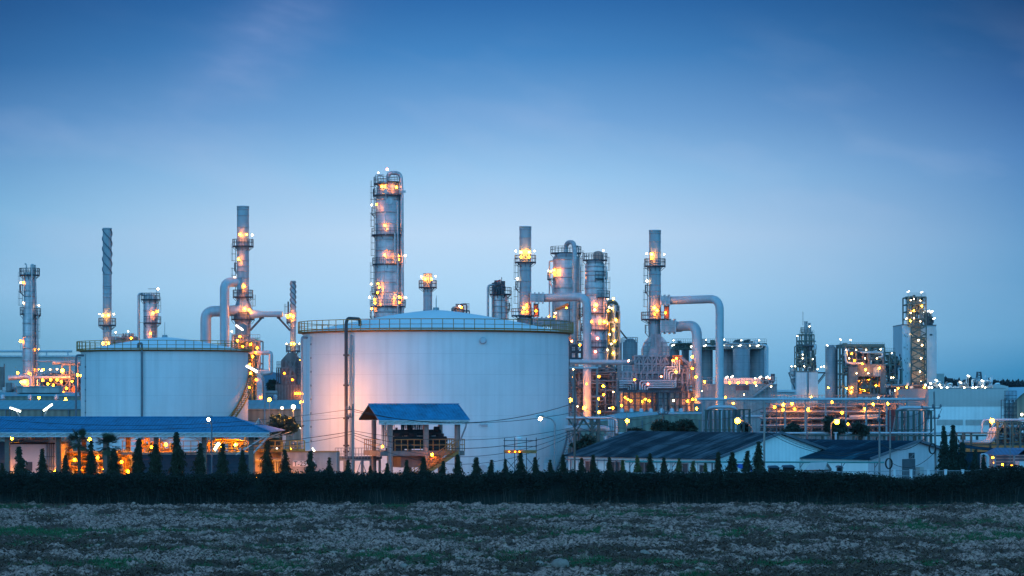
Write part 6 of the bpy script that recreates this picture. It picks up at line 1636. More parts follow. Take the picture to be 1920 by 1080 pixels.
# ================= big white building right =================
YW = 335
wb = thing('white_warehouse', 'large flat white building with a grey upper band and two louvre strips', 'warehouse', (X(1815, YW), YW, 0))
yq = YW
x0, x1 = X(1741.5, yq), X(1884, yq)
b = MB(); b.bx(x0, x1, yq, yq+26, 0, Z(762, yq)); b.build('lower_wall', m_wallb, wb)
b = MB(); b.bx(x0-.04, x1+.04, yq-.04, yq+26.04, Z(762, yq), Z(728.5, yq)); b.build('upper_wall', m_greyp, wb)
b = MB(); b.bx(x0-.1, x1+.1, yq-.1, yq+26.1, Z(728.5, yq), Z(727.5, yq)); b.build('parapet', m_galv, wb)
for a, c in ((1757, 1804.5), (1811, 1853)):
    b = MB(); z = Z(797, yq)
    while z < Z(787.5, yq): b.add([(X(a, yq), yq-.06, z), (X(c, yq), yq-.06, z), (X(c, yq), yq-.01, z+.13), (X(a, yq), yq-.01, z+.13)], [(0,1,2,3)]); z += .14
    for k in range(4): x = X(a+(c-a)*k/3, yq); b.bx(x-.04, x+.04, yq-.1, yq-.02, Z(797, yq), Z(787, yq))
    b.build('louvre', m_greyp, wb)
b = MB(); b.prism([(X(1884, yq), yq+3, Z(764, yq)), (X(1908, yq), yq+3, Z(764, yq)), (X(1908, yq), yq+3, Z(726, yq)), (X(1900, yq), yq+3, Z(721.5, yq)), (X(1882, yq), yq+3, Z(724.5, yq)), (X(1880, yq), yq+3, Z(728, yq))][::-1], (0, 10, 0)) if False else b.bx(X(1882, yq), X(1913, yq), yq+8, yq+16, 0, Z(724, yq)); b.prism([(X(1882, yq), yq+8, Z(724, yq)), (X(1913, yq), yq+8, Z(724, yq)), (X(1897, yq), yq+8, Z(720.5, yq))], (0, 8, 0)); b.build('gabled_annexe', m_greyp, wb)
# pipes on its roof
rpz = thing('roof_pipework', 'row of white bent pipes and bright lamps on the roof of the large white building', 'pipework', (X(1810, 350), 350, Z(728, 350)))
yq = 350; b = MB(); z0 = Z(730, yq)
for px, w, h in ((1781, 9, 719), (1760, 8, 716), (1870, 9, 719), (1843, 9, 715), (1824, 3, 712)):
    b.tube(rpath([(X(px-w/2, yq), yq, z0), (X(px-w/2, yq), yq, Z(h, yq)), (X(px+w/2, yq), yq, Z(h, yq)), (X(px+w/2, yq), yq+1, Z(h+6, yq))], .3), .11, 7)
    b.tube(rpath([(X(px-w/2+2, yq), yq, z0), (X(px-w/2+2, yq), yq, Z(h+4, yq)), (X(px+w/2-2, yq), yq, Z(h+4, yq)), (X(px+w/2-2, yq), yq, z0)], .2), .08, 7)
b.build('bent_pipe', M('white_pipe', (.7, .72, .72), .5), rpz)
clutter(rpz, X(1744, yq), X(1776, yq), yq-1, yq+3, z0, Z(715, yq), 34, (m_wall, m_galv), (.05, .14), 71); clutter(rpz, X(1833, yq), X(1860, yq), yq-1, yq+3, z0, Z(712, yq), 30, (m_wall, m_galv), (.05, .12), 72); clutter(rpz, X(1800, yq), X(1815, yq), yq-1, yq+2, z0, Z(715, yq), 14, (m_wall, m_galv), (.05, .12), 73); clutter(rpz, X(1760, yq), X(1880, yq), yq-1, yq+1, z0, Z(725, yq), 40, (m_wall,), (.05, .1), 74)
b = MB()
for px in (1812, 1847, 1860): b.beam((X(px, yq), yq, z0), (X(px, yq), yq, Z(704, yq)), .12)
b.build('mast', m_wall, rpz)
for px, py in ((1812, 705), (1752, 713), (1838, 714), (1797, 717)): flood(rpz, (X(px-2.2, yq), yq-1.6, Z(py-.8, yq)), (X(px+2.2, yq), yq-1.6, Z(py+1.2, yq)), 'white_cool', .2, (X(px, yq), yq-1.4, z0))
for px, py in ((1747, 727), (1742, 727), (1765, 727), (1776, 727), (1824, 727), (1830, 727), (1808, 727), (1762, 722), (1842, 724), (1848, 727), (1735, 722), (1745, 719)): lamp(rpz, (X(px, yq-2), yq-2, Z(py, yq-2)), 'white_cool', .11, post=.3)
# barrel roofed teal hall at right edge
bh2 = thing('barrel_roof_hall', 'pale teal hall with a curved roof cut by the right edge of the picture', 'hall', (X(1915, 330), 330, 0))
yq = 330; xc = X(1955, yq); rr = S(70, yq)
b = MB(); pts = []
for k in range(13):
    a = PI*.5 - (PI*.42)*(1-k/12.0) if False else R_(90+52*(1-k/12)); pts.append((xc+1.05*rr*math.cos(a), yq-1, Z(756, yq)+(math.sin(a)-math.sin(R_(142)))*rr*1.15))
v = pts + [(p[0], yq+25, p[2]) for p in pts]; b.add(v, [(k, k+1, 14+k, 13+k) for k in range(12)], True); b.build('roof', M('pale_teal_sheet', (.30, .52, .58), .45, 0, .08, 1), bh2)
b = MB(); poly = pts + [(pts[-1][0], yq-.6, 0), (pts[0][0], yq-.6, 0)]; b.prism([(p[0], yq-.6, p[2]-.05 if i < 13 else 0) for i, p in enumerate(poly)], (0, .3, 0)); b.build('wall', m_tealw, bh2)
b = MB(); b.bx(X(1908, yq), X(1945, yq), yq-.9, yq-.65, Z(812, yq), Z(783, yq)); b.build('lower_wall', m_wallb, bh2)
b = MB(); b.bx(X(1915, yq), X(1919, yq), yq-1, yq-.91, Z(806, yq), Z(792, yq)); b.build('window', m_window, bh2)
lamp(bh2, (X(1916, yq-2.5), yq-2.5, Z(777, yq)), 'white_cool', .26, post=1.2)
sf = thing('stair_tower', 'thin open scaffold stair tower against the corner of the white building', 'stair tower', (X(1892, 325), 325, 0))
steel_frame(sf, X(1880, 325), X(1903, 325), 324, 326, 0, Z(750, 325), 3, 8, .08, m_steel, True, False, seed=75)

# ================= pipe racks, right of centre =================
YP = 300
mr_ = thing('pipe_rack', 'long multi level pink lit pipe rack with many orange lamps, under the long silver pipe', 'pipe rack', (X(1580, 345), 345, 0))
steel_frame(mr_, X(1440, 345), X(1690, 345), 342, 349, 0, Z(757, 345), 13, 4, .22, m_pink, True, False, seed=81)
b = MB()
for k, py in enumerate((765, 769, 778, 781, 790, 793, 803, 806)): b.tube([(X(1430, 344), 343.5+k*.6, Z(py, 344)), (X(1700, 344), 343.5+k*.6, Z(py, 344))], .13+.05*(k % 3), 8)
b.build('pipe', m_pink, mr_)
b = MB()
for k, py in enumerate((772, 785, 798)): b.tube([(X(1425, 341), 340.6, Z(py, 341)), (X(1680, 341), 340.6, Z(py, 341))], .17, 8)
b.build('grey_pipe', m_galv, mr_)
b = MB(); b.tube([(X(1592, 341), 341, Z(782, 341)), (X(1650, 341), 341, Z(780, 341))], .25, 8); b.tube([(X(1390, 341), 341, Z(781, 341)), (X(1430, 341), 341, Z(781, 341))], .2, 8); b.build('pale_pipe', m_pipe, mr_)
clutter(mr_, X(1440, 345), X(1690, 345), 341, 350, Z(808, 345), Z(758, 345), 120, (m_pink, m_brown, m_galv), (.05, .14), 82)
for px, py, k, r in [(1469, 759, 'sodium_bright', .36), (1485, 757, 'sodium_bright', .26), (1515, 767, 'sodium_bright', .32), (1468, 768, 'sodium', .2), (1490, 767, 'sodium', .18), (1560, 754, 'sodium', .2), (1529, 748, 'white', .2), (1637, 758, 'sodium_bright', .28), (1664, 757, 'sodium_bright', .34), (1622, 767, 'sodium_bright', .28), (1579, 774, 'sodium', .22), (1647, 746, 'white', .18), (1741, 745, 'sodium', .22), (1590, 795, 'sodium_dim', .2)]:
    lamp(mr_, (X(px, 340), 340, Z(py, 340)), k, r*.68, post=1.0)
b = MB(); b.bx(X(1653, 344), X(1678, 344), 340, 341.5, 0, Z(768, 344)); tag(b.build('red_brown_duct', M('dark_red_cladding', (.12, .03, .035), .7, 0, .2, 1)), 'dark red square column behind the crossarm poles', 'column')
lp = thing('long_pipe', 'long straight silver pipe across the right half, highest of the horizontal pipes', 'pipe', (X(1525, 338), 338, 0))
duct(lp, [(X(1305, 338), 338, Z(748.5, 338)), (X(1742, 338), 338, Z(748.5, 338))], S(2.6, 338), 1, m_pipe, 6, 'pipe', 12)
b = MB(); b.bx(X(1305, 338), X(1742, 338), 337.6, 338.4, Z(754.5, 338), Z(753, 338))
for k in range(12): px = 1320+38*k; b.beam((X(px, 338), 338, 0), (X(px, 338), 338, Z(751, 338)), .22)
b.build('support', m_galv, lp)
lp = thing('long_pipe', 'long low silver pipe on green beams just above the grey warehouse roofs', 'pipe', (X(1500, 285), 285, 0))
yq = 285
duct(lp, [(X(1158, yq), yq, Z(812.5, yq)), (X(1850, yq), yq, Z(811.5, yq))], S(1.9, yq), 1, m_pipe, 7, 'pipe', 10)
b = MB(); b.bx(X(1158, yq), X(1850, yq), yq-.4, yq+.4, Z(818, yq), Z(815, yq))
k = 1165
while k < 1850: b.bx(X(k, yq)-.12, X(k, yq)+.12, yq-.12, yq+.12, 0, Z(818, yq)); k += 29
b.build('support', m_green, lp)
b = MB(); b.tube(rpath([(X(1567, yq-1), yq-1, Z(824, yq)), (X(1567, yq-1), yq-1, Z(811, yq))], .1), .12, 8); b.cyl((X(1567, yq-1), yq-1, Z(812, yq)), (X(1567, yq-1), yq-1, Z(810, yq)), .25, n=8); b.build('valve', m_pipe, lp)
def loop(px0, px1, py, yq, label, seed, legs, pyb=812):
    t = thing('pipe_loop', label, 'pipe loop', (X((px0+px1)/2, yq), yq, 0))
    r = S(3.0, yq)
    b = MB(); b.tube(rpath([(X(px0+3, yq), yq+2, Z(pyb, yq)), (X(px0+3, yq), yq-1.5, Z(py, yq)), (X(px1-3, yq), yq-1.5, Z(py, yq)), (X(px1-3, yq), yq+2, Z(pyb, yq))], .9), r, 14); b.build('top_pipe', m_pipe, t)
    b = MB()
    for k in range(legs): px = px0+4+(px1-px0-8)*k/(legs-1); b.tube([(X(px, yq), yq+.8*(k % 2), 0), (X(px, yq), yq+.8*(k % 2), Z(py+7, yq))], .13+.13*(k % 2), 8)
    b.build('upright_pipe', m_pipe, t)
    b = MB()
    for k in range(0, legs): px = px0+(px1-px0)*k/(legs-1); b.bx(X(px, yq)-.12, X(px, yq)+.12, yq-1.6, yq-1.35, 0, Z(py+5, yq))
    for q in (py+5, 805): b.bx(X(px0-4, yq), X(px1+6, yq), yq-1.5, yq-1.3, Z(q+1.5, yq), Z(q, yq))
    b.build('frame', m_green, t)
    return t
loop(1322, 1382, 763, 295, 'pipe loop on green posts with a thick silver top pipe, below the vertical duct', 1, 8)
loop(1677, 1742, 764, 300, 'pipe loop on green posts with a thick silver top pipe, beside the white building', 2, 7)
# upright pipes far end frame
b = MB(); b.bx(X(1384, 297), X(1405, 297), 296, 296.3, Z(769, 297), Z(767, 297))
for px in (1385, 1393, 1404): b.bx(X(px, 297)-.12, X(px, 297)+.12, 296, 296.3, 0, Z(767, 297))
tag(b.build('portal_frame', m_green), 'green portal frame right of the first pipe loop', 'steel frame')
# right end pipe bridge
rb = thing('pipe_bridge', 'green truss pipe bridge with bent silver pipes at the right edge', 'pipe bridge', (X(1880, 262), 262, 0))
yq = 262
b = MB(); b.tube(rpath([(X(1841, yq), yq, Z(811, yq)), (X(1841, yq), yq, Z(787, yq)), (X(1960, yq), yq, Z(787, yq))], .5), S(2.3, yq), 12)
for k in range(3): b.tube(rpath([(X(1795, yq), yq-.7-k*.5, Z(828-k*.4, yq)), (X(1851+k*4, yq), yq-.7-k*.5, Z(828, yq)), (X(1851+k*4, yq), yq-.7-k*.5, Z(803-k*1.5, yq)), (X(1960, yq), yq-.7-k*.5, Z(803-k*1.5, yq))], .9), S(3.2, yq), 12)
b.build('pipe', m_pipe, rb)
b = MB()
for y in (yq-2.4, yq+1.5):
    for py in (791, 811, 833): b.bx(X(1800 if py > 800 else 1858, yq), X(1960, yq), y-.1, y+.1, Z(py+1.6, yq), Z(py, yq))
    k = 1862; i = 0
    while k < 1955: b.beam((X(k, yq), y, Z(791, yq)), (X(k+14, yq), y, Z(811, yq)), .12) if i % 2 else b.beam((X(k, yq), y, Z(811, yq)), (X(k+14, yq), y, Z(791, yq)), .12); b.bx(X(k, yq)-.1, X(k, yq)+.1, y-.12, y+.12, 0, Z(790, yq)); k += 14; i += 1
    for px in (1798, 1813): b.bx(X(px, yq)-.1, X(px, yq)+.1, y-.1, y+.1, 0, Z(811, yq))
b.build('truss', m_green, rb)
clutter(rb, X(1860, yq), X(1925, yq), yq-2, yq+1, Z(832, yq), Z(806, yq), 30, (m_galv, m_dpipe, m_brown), (.05, .12), 91)
lamp(rb, (X(1860, yq-3.5), yq-3.5, Z(789, yq-3.5)), 'sodium_bright', .30, post=1.2)
b = MB(); b.bx(X(1800, 275), X(1930, 275), 275, 275.5, 0, Z(828, 275)); tag(b.build('orange_lit_fence', m_rust), 'low rusty orange fence glimpsed under the right pipe bridge', 'fence')
q = thing('yard_lamp', 'orange yard lamp hidden among the pipes below the right bridge', 'lamp', (X(1862, 268), 268, 0)); lamp(q, (X(1862, 268), 268, 2.0), 'sodium_bright', .2, base=(X(1862, 268), 268, 0))
# green truss left of the warehouse
gt = thing('pipe_bridge', 'green truss pipe bridge with a curved silver pipe, right of the big tank', 'pipe bridge', (X(1110, 268), 268, 0))
yq = 268
for y in (yq-2, yq+1.5):
    b = MB()
    for py in (784, 807): b.bx(X(1062, yq), X(1156, yq), y-.12, y+.12, Z(py+2, yq), Z(py, yq))
    px = 1068; i = 0
    for px in (1109, 1121, 1155): b.bx(X(px, yq)-.15, X(px, yq)+.15, y-.15, y+.15, 0, Z(784, yq))
    for i in range(4): a = 1066+i*14; b.beam((X(a, yq), y, Z(807 if i % 2 else 786, yq)), (X(a+14, yq), y, Z(786 if i % 2 else 807, yq)), .14)
    b.beam((X(1109, yq), y, Z(850, yq)), (X(1115, yq), y, Z(820, yq)), .12); b.beam((X(1121, yq), y, Z(850, yq)), (X(1115, yq), y, Z(820, yq)), .12); b.bx(X(1109, yq), X(1121, yq), y-.1, y+.1, Z(819, yq), Z(817, yq))
    b.build('truss', m_green, gt)
b = MB(); b.tube(rpath([(X(1060, yq), yq-2.3, Z(783, yq)), (X(1154.5, yq), yq-2.3, Z(783, yq)), (X(1154.5, yq), yq-2.3, Z(812, yq))], .5), .12, 8)
b.tube(rpath([(X(1060, yq), yq-1, Z(803, yq)), (X(1137, yq), yq-1, Z(803, yq)), (X(1139, yq), yq-1, Z(812, yq))], .6), .32, 12)
b.tube(rpath([(X(1134, yq), yq-1.5, Z(815, yq)), (X(1134, yq), yq-1.5, Z(828, yq)), (X(1163, yq), yq-1.5, Z(829, yq))], .6), .25, 12)
for px in (1142, 1146, 1150): b.tube([(X(px, yq), yq, 0), (X(px, yq), yq, Z(786, yq))], .11, 8)
b.build('pipe', m_pipe, gt)
clutter(gt, X(1066, yq), X(1108, yq), yq-1.5, yq+1.5, .3, Z(812, yq), 26, (m_green, m_galv, m_dpipe), (.05, .12), 92)

# ================= teal sheds =================
def vent_cowl(px, py, Yv, label, parent=None, s=1.0):
    t = parent
    r = S(4.5, Yv)*s; x = X(px, Yv); z = Z(py, Yv)
    b = MB(); b.lathe([(r*.8, z-r*1.6), (r*.7, z-r*.8), (r*1.1, z-r*.8), (r*1.1, z-r*.6), (r*.75, z-r*.5), (r*.95, z-.1*r), (r*.85, z+.4*r), (r*.45, z+.85*r), (.01, z+r)], (x, Yv), 16)
    b.build('roof_ventilator', m_pipe, t)
gs = thing('teal_shed', 'low pale green shed with a row of round roof ventilators, before the boiler house', 'shed', (X(1235, 330), 330, 0))
yq = 330
fr = [(1085, 795), (1155, 786), (1235, 777), (1316, 776)]; bk = [(1085, 789), (1165, 774), (1215, 772), (1316, 772.5)]
b = MB(); b.add([(X(p_[0], yq), yq, Z(p_[1], yq)) for p_ in fr] + [(X(p_[0], yq+9), yq+9, Z(p_[1], yq+9)) for p_ in bk], [(0,1,5,4), (1,2,6,5), (2,3,7,6)]); b.build('roof', m_teal, gs)
b = MB(); b.prism([(X(1085, yq), yq+.05, 0), (X(1316, yq), yq+.05, 0)] + [(X(p_[0], yq), yq+.05, Z(p_[1]+.5, yq)) for p_ in reversed(fr)], (0, .3, 0)); b.build('wall', m_tealw, gs)
b = MB(); b.prism([(X(1180, yq), yq+9.1, 0), (X(1316, yq), yq+9.1, 0), (X(1316, yq), yq+9.1, Z(771.6, yq)), (X(1180, yq), yq+9.1, Z(771.6, yq))], (0, .3, 0)); b.build('back_wall', m_tealw, gs)
b = MB()
for px in (1125, 1204, 1233, 1311): b.bx(X(px, yq)-.07, X(px, yq)+.07, yq-.15, yq+.04, 0, Z(788, yq))
b.build('downpipe', m_dpipe, gs)
for px in (1166, 1184, 1202, 1220, 1241, 1260, 1277): vent_cowl(px, 769.5, yq+8.5, '', gs)
ys = thing('yard_lamp', 'orange lamp on a thin post before the pale green shed wall', 'lamp', (X(1176, 262), 262, 0)); lamp(ys, (X(1176, 262), 262, Z(789, 262)), 'sodium_bright', .24, base=(X(1166, 262), 262, 0))

ts = thing('teal_shed', 'teal roofed shed with two slanted white floodlights, left of the smaller tank', 'shed', (X(60, 330), 330, 0))
yq = 320
b = MB(); b.add([(X(-60, yq), yq, Z(767, yq)), (X(154, yq), yq, Z(767, yq)), (X(153, yq+9), yq+9, Z(750.5, yq+9)), (X(-60, yq+9), yq+9, Z(750.5, yq+9))], [(0,1,2,3)]); b.build('roof', m_teal, ts)
b = MB(); b.bx(X(-60, yq), X(152.8, yq), yq+.05, yq+9, 0, Z(767.4, yq)); b.build('wall', m_tealw, ts)
b = MB(); b.bx(X(-60, yq), X(154, yq), yq-.12, yq+.03, Z(768.6, yq), Z(766.8, yq))
for px in (11, 19, 30, 78, 129): b.bx(X(px, yq)-.06, X(px, yq)+.06, yq-.15, yq+.04, 0, Z(768.6, yq))
b.build('gutter', m_dpipe, ts)
b = MB()
for a in (20, 70): b.add([(X(a, yq+2), yq+1.8, Z(763.4, yq+2)), (X(a+9, yq+2), yq+1.8, Z(763.4, yq+2)), (X(a+2, yq+6), yq+6, Z(755, yq+6)), (X(a-6, yq+6), yq+6, Z(755, yq+6))], [(0,1,2,3)])
flood(ts, (X(18.5, 316), 316, Z(764.5, 316)), (X(38.5, 316), 316, Z(771.5, 316)), 'white_cool', .24, (X(42, 316.3), 316.3, 5.2)); flood(ts, (X(81.5, 316), 316, Z(770, 316)), (X(98, 316), 316, Z(758, 316)), 'white_cool', .24, (X(79, 316.3), 316.3, 5.2))
t2 = thing('long_shed', 'long shed with brown side and pale roof carrying three ventilators, at far left', 'shed', (X(60, 380), 380, 0))
yq = 375
b = MB(); b.bx(X(-60, yq), X(150, yq), yq, yq+14, 0, Z(743, yq)); b.build('wall', m_tealw, t2)
b = MB(); b.add([(X(-60, yq), yq-.2, Z(743, yq)), (X(150, yq), yq-.2, Z(743, yq)), (X(148, yq+10), yq+10, Z(735.5, yq+10)), (X(-60, yq+10), yq+10, Z(735.5, yq+10))], [(0,1,2,3)]); b.build('roof', m_teal, t2)
b = MB(); b.bx(X(32, yq+6), X(112, yq+6), yq+6, yq+9, Z(736.5, yq+6), Z(725, yq+6)); b.bx(X(31, yq+6), X(113, yq+6), yq+5.8, yq+9.2, Z(725.6, yq+6), Z(724, yq+6)); b.build('roof_monitor', m_conc, t2)
for px in (5, 56, 106): vent_cowl(px, 744, 345, '', t2, 1.1)
for px, py in ((73, 746), (123, 749)): lamp(t2, (X(px, 342), 342, Z(py, 342)), 'sodium_bright', .22, post=1.0)
t3 = thing('grey_hall', 'far flat pale grey hall with two silver pipes along its roof, at far left', 'hall', (X(60, 640), 640, 0))
yq = 640
b = MB(); b.bx(X(-60, yq), X(154, yq), yq, yq+30, 0, Z(669.5, yq)); b.build('wall', m_greyp, t3)
b = MB(); b.bx(X(-60, yq), X(154, yq), yq-.5, yq+30.5, Z(669.5, yq), Z(666.5, yq)); b.build('roof', m_wall, t3)
b = MB(); b.tube([(X(-60, yq), yq-2, Z(659, yq)), (X(138, yq), yq-2, Z(659, yq))], S(2, yq), 12)
for px in (0, 45, 90, 130): b.beam((X(px, yq), yq-2, Z(661, yq)), (X(px, yq), yq-2, Z(667, yq)), .3)
b.build('roof_pipe', m_pipe, t3)
q = thing('pipe_rack', 'orange lit rack of pipes between the far left column and the smaller tank', 'pipe rack', (X(115, 430), 430, 0))
yq = 430
steel_frame(q, X(124, yq), X(153, yq), yq-4, yq+4, 0, Z(684, yq), 2, 6, .26, m_pink, True, False, seed=101)
steel_frame(q, X(73, yq+5), X(140, yq+5), yq+2, yq+8, 0, Z(706, yq), 6, 3, .22, m_pink, True, False, seed=102)
clutter(q, X(73, yq), X(153, yq), yq-4, yq+6, Z(742, yq), Z(700, yq), 110, (m_pink, m_brown, m_galv), (.08, .2), 103)
b = MB(); b.tube([(X(105, yq), yq-3, Z(680, yq)), (X(156, yq), yq-3, Z(680, yq))], .35, 10); b.tube([(X(70, yq), yq, Z(677, yq)), (X(156, yq), yq, Z(677, yq))], .14, 8); b.tube([(X(73, yq), yq-4, Z(708, yq)), (X(140, yq), yq-4, Z(708, yq))], .28, 10); b.build('header_pipe', m_clad, q); b = MB()
b.tube(rpath([(X(25, yq), yq-4, Z(709, yq)), (X(66, yq), yq-4, Z(706, yq)), (X(66, yq), yq-4, Z(735, yq))], 1.0), .4, 12); b.build('header_pipe', m_clad, q); b = MB(); b.tube([(X(73, yq+4), yq+4, Z(703, yq)), (X(122, yq+4), yq+4, Z(697, yq))], .3, 8); b.build('header_pipe', m_clad, q)
b = MB(); b.bx(X(144, yq), X(153, yq), yq-5, yq-4.2, Z(752, yq), Z(725, yq)); b.build('panel', m_orange, q)
for px, py, k, r in [(117, 695, 'sodium_bright', .36), (107, 692, 'white', .22), (94, 693, 'white', .2), (81, 693, 'sodium', .2), (33, 699, 'sodium', .26), (145, 703, 'sodium_bright', .28), (152, 704, 'sodium', .24), (80, 713, 'sodium', .24), (95, 712, 'sodium', .24), (107, 712, 'sodium', .24), (90, 720, 'sodium', .2), (100, 722, 'sodium', .2), (115, 716, 'sodium', .2), (125, 728, 'sodium', .22), (118, 735, 'sodium', .2), (26, 729, 'sodium', .24), (20, 727, 'sodium', .2), (148, 745, 'sodium', .22), (135, 715, 'sodium', .2), (78, 695, 'white', .14)]:
    lamp(q, (X(px, yq-6), yq-6, Z(py, yq-6)), k, r, post=1.0)
q = thing('pipe_manifold', 'pink lit cluster of short fat pipes on the roof at the far left', 'pipework', (X(22, 400), 400, 0))
clutter(q, X(12, 400), X(31, 400), 398, 402, Z(740, 400), Z(722, 400), 16, (m_pink, m_clad), (.15, .3), 104)
b = MB(); b.cyl((X(4, 400), 400, Z(731, 400)), (X(4, 400), 400, Z(688, 400)), S(5, 400), n=16); b.beam((X(8, 400), 400, Z(688, 400)), (X(8, 400), 400, Z(682, 400)), .15)
tag(b.build('small_vessel', m_brown), 'short dark vessel cut by the left edge above the teal roofs', 'vessel')
ts = thing('teal_shed', 'teal roofed shed between the two white tanks, behind the spreading tree', 'shed', (X(515, 325), 325, 0))
yq = 322
b = MB(); b.add([(X(464, yq), yq, Z(767, yq)), (X(572, yq), yq, Z(767, yq)), (X(572, yq+9), yq+9, Z(750, yq+9)), (X(464, yq+9), yq+9, Z(750, yq+9))], [(0,1,2,3)]); b.build('roof', m_teal, ts)
b = MB(); b.bx(X(464, yq), X(572, yq), yq+.05, yq+9, 0, Z(767.4, yq)); b.bx(X(464, yq), X(572, yq), yq-.12, yq+.03, Z(768.6, yq), Z(766.8, yq)); b.build('wall', m_tealw, ts)
vent_cowl(516, 744, yq+9, '', ts, 1.0)
for px, py, r, k in ((505, 749, .26, 'sodium_bright'), (529, 765, .15, 'white')): lamp(ts, (X(px, yq-3), yq-3, Z(py, yq-3)), k, r, base=(X(px, yq-3), yq-3, 5))
flood(ts, (X(545.5, 300), 300, Z(796.5, 300)), (X(564.5, 300), 300, Z(802.5, 300)), 'white', .28, (X(568, 300.4), 300.4, Z(806, 300)))
b = MB(); b.tube([(X(497, 400), 400, Z(736, 400)), (X(520, 400), 400, Z(736, 400))], .3, 10); b.tube([(X(497, 400), 400, Z(741, 400)), (X(520, 400), 400, Z(741, 400))], .2, 10); b.beam((X(500, 400), 400, 0), (X(500, 400), 400, Z(736, 400)), .3); b.beam((X(516, 400), 400, 0), (X(516, 400), 400, Z(736, 400)), .3)
tag(b.build('low_pipes', m_pink), 'two low pink pipes crossing the gap between the tanks', 'pipe')
b = MB(); yq = 268; b.tube(rpath([(X(566, yq), yq, 0), (X(566, yq), yq, Z(632, yq)), (X(571, yq), yq+3, Z(632, yq))], .5), .12, 8); tag(b.build('gooseneck_pipe', m_galv), 'thin pale pipe with bent top hugging the left edge of the large tank', 'pipe')

# ================= grey roofed warehouses =================
def gable_house(name, label, px_c, Yc, W, L, zr, ze, mats, cat='warehouse', over=.35, rz=45):
    t = thing(name, label, cat, (X(px_c, Yc), Yc, 0), R_(rz))
    # local: corner at the origin, gable along +x, length along +y
    b = MB(); b.prism([(0, 0, 0), (W, 0, 0), (W, 0, ze-.05), (W/2, 0, zr-.1), (0, 0, ze-.05)], (0, .15, 0)); b.build('gable_wall', mats[0], t, local=True)
    b = MB(); b.bx(-.0, .15, .15, L, 0, ze-.05); b.bx(W-.15, W, .15, L, 0, ze-.05); b.build('side_wall', mats[1], t, local=True)
    b = MB(); k = (zr-ze)/(W/2); o = over
    v = [(-o, -o, ze-k*o), (W/2, -o, zr), (W/2, L+o, zr), (-o, L+o, ze-k*o), (W+o, -o, ze-k*o), (W+o, L+o, ze-k*o)]
    b.add(v, [(0,1,2,3), (1,4,5,2)]); w = [(a, c, d-.07) for a, c, d in v]; b.add(w, [(3,2,1,0), (2,5,4,1)])
    b.add([v[0], v[1], w[1], w[0]], [(3,2,1,0)]); b.add([v[1], v[4], w[4], w[1]], [(3,2,1,0)]); b.add([v[0], v[3], w[3], w[0]], [(0,1,2,3)])
    n = int(L/1.1)
    b.build('roof', mats[2], t, local=True)
    b = MB(); b.beam((-o, -o-.03, ze-k*o), (W/2, -o-.03, zr), .10, .22); b.beam((W+o, -o-.03, ze-k*o), (W/2, -o-.03, zr), .10, .22)
    b.build('barge_board', m_dpipe, t, local=True)
    return t
m_r1 = M('weathered_cement_roof', (.028, .045, .058), .85, 0, .4, .5, wave=.45, wamt=.22, wdir='Y', c2=(.075, .105, .125), c2t=.47, sx=(.2, 2.4, 1), bump=.5, bscale=3, spec=0)
Ya = 226
W = S(265, Ya)/.707*.985
wa = gable_house('grey_roof_warehouse', 'wide low warehouse with weathered grey roof and large white gable, right of centre', 1342, Ya, W, 17.3, Z(811.5, Ya+6)+.02, Z(858, Ya), (m_wallb, m_wallb, m_r1))
for a, c, z0, z1 in ((14.2, 15.1, 1.4, 2.3), (11.0, 12.2, 0, 2.3), (7.6, 8.6, 1.3, 2.3), (3.1, 4.3, 0, 2.3), (1.0, 1.7, 1.3, 2.2)):
    b = MB(); b.bx(-.06, -.01, a, c, z0, z1); w_ = b.build('window' if z0 else 'door', m_window, wa, local=True)
    b = MB(); b.bx(-.09, -.061, a-.07, a, z0, z1+.07); b.bx(-.09, -.061, c, c+.07, z0, z1+.07); b.bx(-.088, -.062, a, c, z1, z1+.07); b.bx(-.088, -.062, (a+c)/2-.03, (a+c)/2+.03, z0, z1)
    b.build('frame', m_galv, w_, local=True)
b = MB(); b.bx(-.46, -.36, -.2, 17.4, 2.42, 2.52)
for a in (.3, 5.8, 11.4, 16.9): b.cyl((-.12, a, 0), (-.12, a, 2.45), .05, n=8)
b.build('gutter', m_dpipe, wa, local=True)
b = MB()
for k in range(22): b.bx(-.05, -.005, .4+.78*k, .45+.78*k, 0, 2.55)
b.build('cladding_seam', m_greyp, wa, local=True)
wbd = gable_house('grey_roof_warehouse', 'smaller low warehouse with pinkish white gable and dark double door', 1630, 229, S(208, 229)/.707, 13.0, Z(826.5, 233), Z(859, 229), (M('pinkish_white_cladding', (.60, .54, .56), .65, 0, .06, .8, wave=.5, wamt=.05, streak=.12), m_wallb, m_roofdk))
Wb = S(208, 229)/.707
def gx(px): return (X(px, 231)-X(1630, 229))/.707
b = MB(); b.bx(gx(1695.5), gx(1723.5), -.06, -.01, 0, 2.62); b.build('door', M('dark_grey_door', (.07, .085, .10), .6), wbd, local=True)
b = MB(); b.bx(gx(1710), gx(1722), -.06, -.012, 2.66, 3.15); wv_ = b.build('transom_window', m_window, wbd, local=True)
b = MB(); b.beam((gx(1710), -.08, 2.68), (gx(1722), -.08, 3.12), .05); b.beam((gx(1716), -.08, 2.68), (gx(1716), -.08, 3.12), .05); b.build('frame', m_galv, wv_, local=True)
b = MB(); b.bx(gx(1724.5), gx(1734), -.5, -.05, 0, 1.9); b.build('meter_cabinet', m_greyp, wbd, local=True)
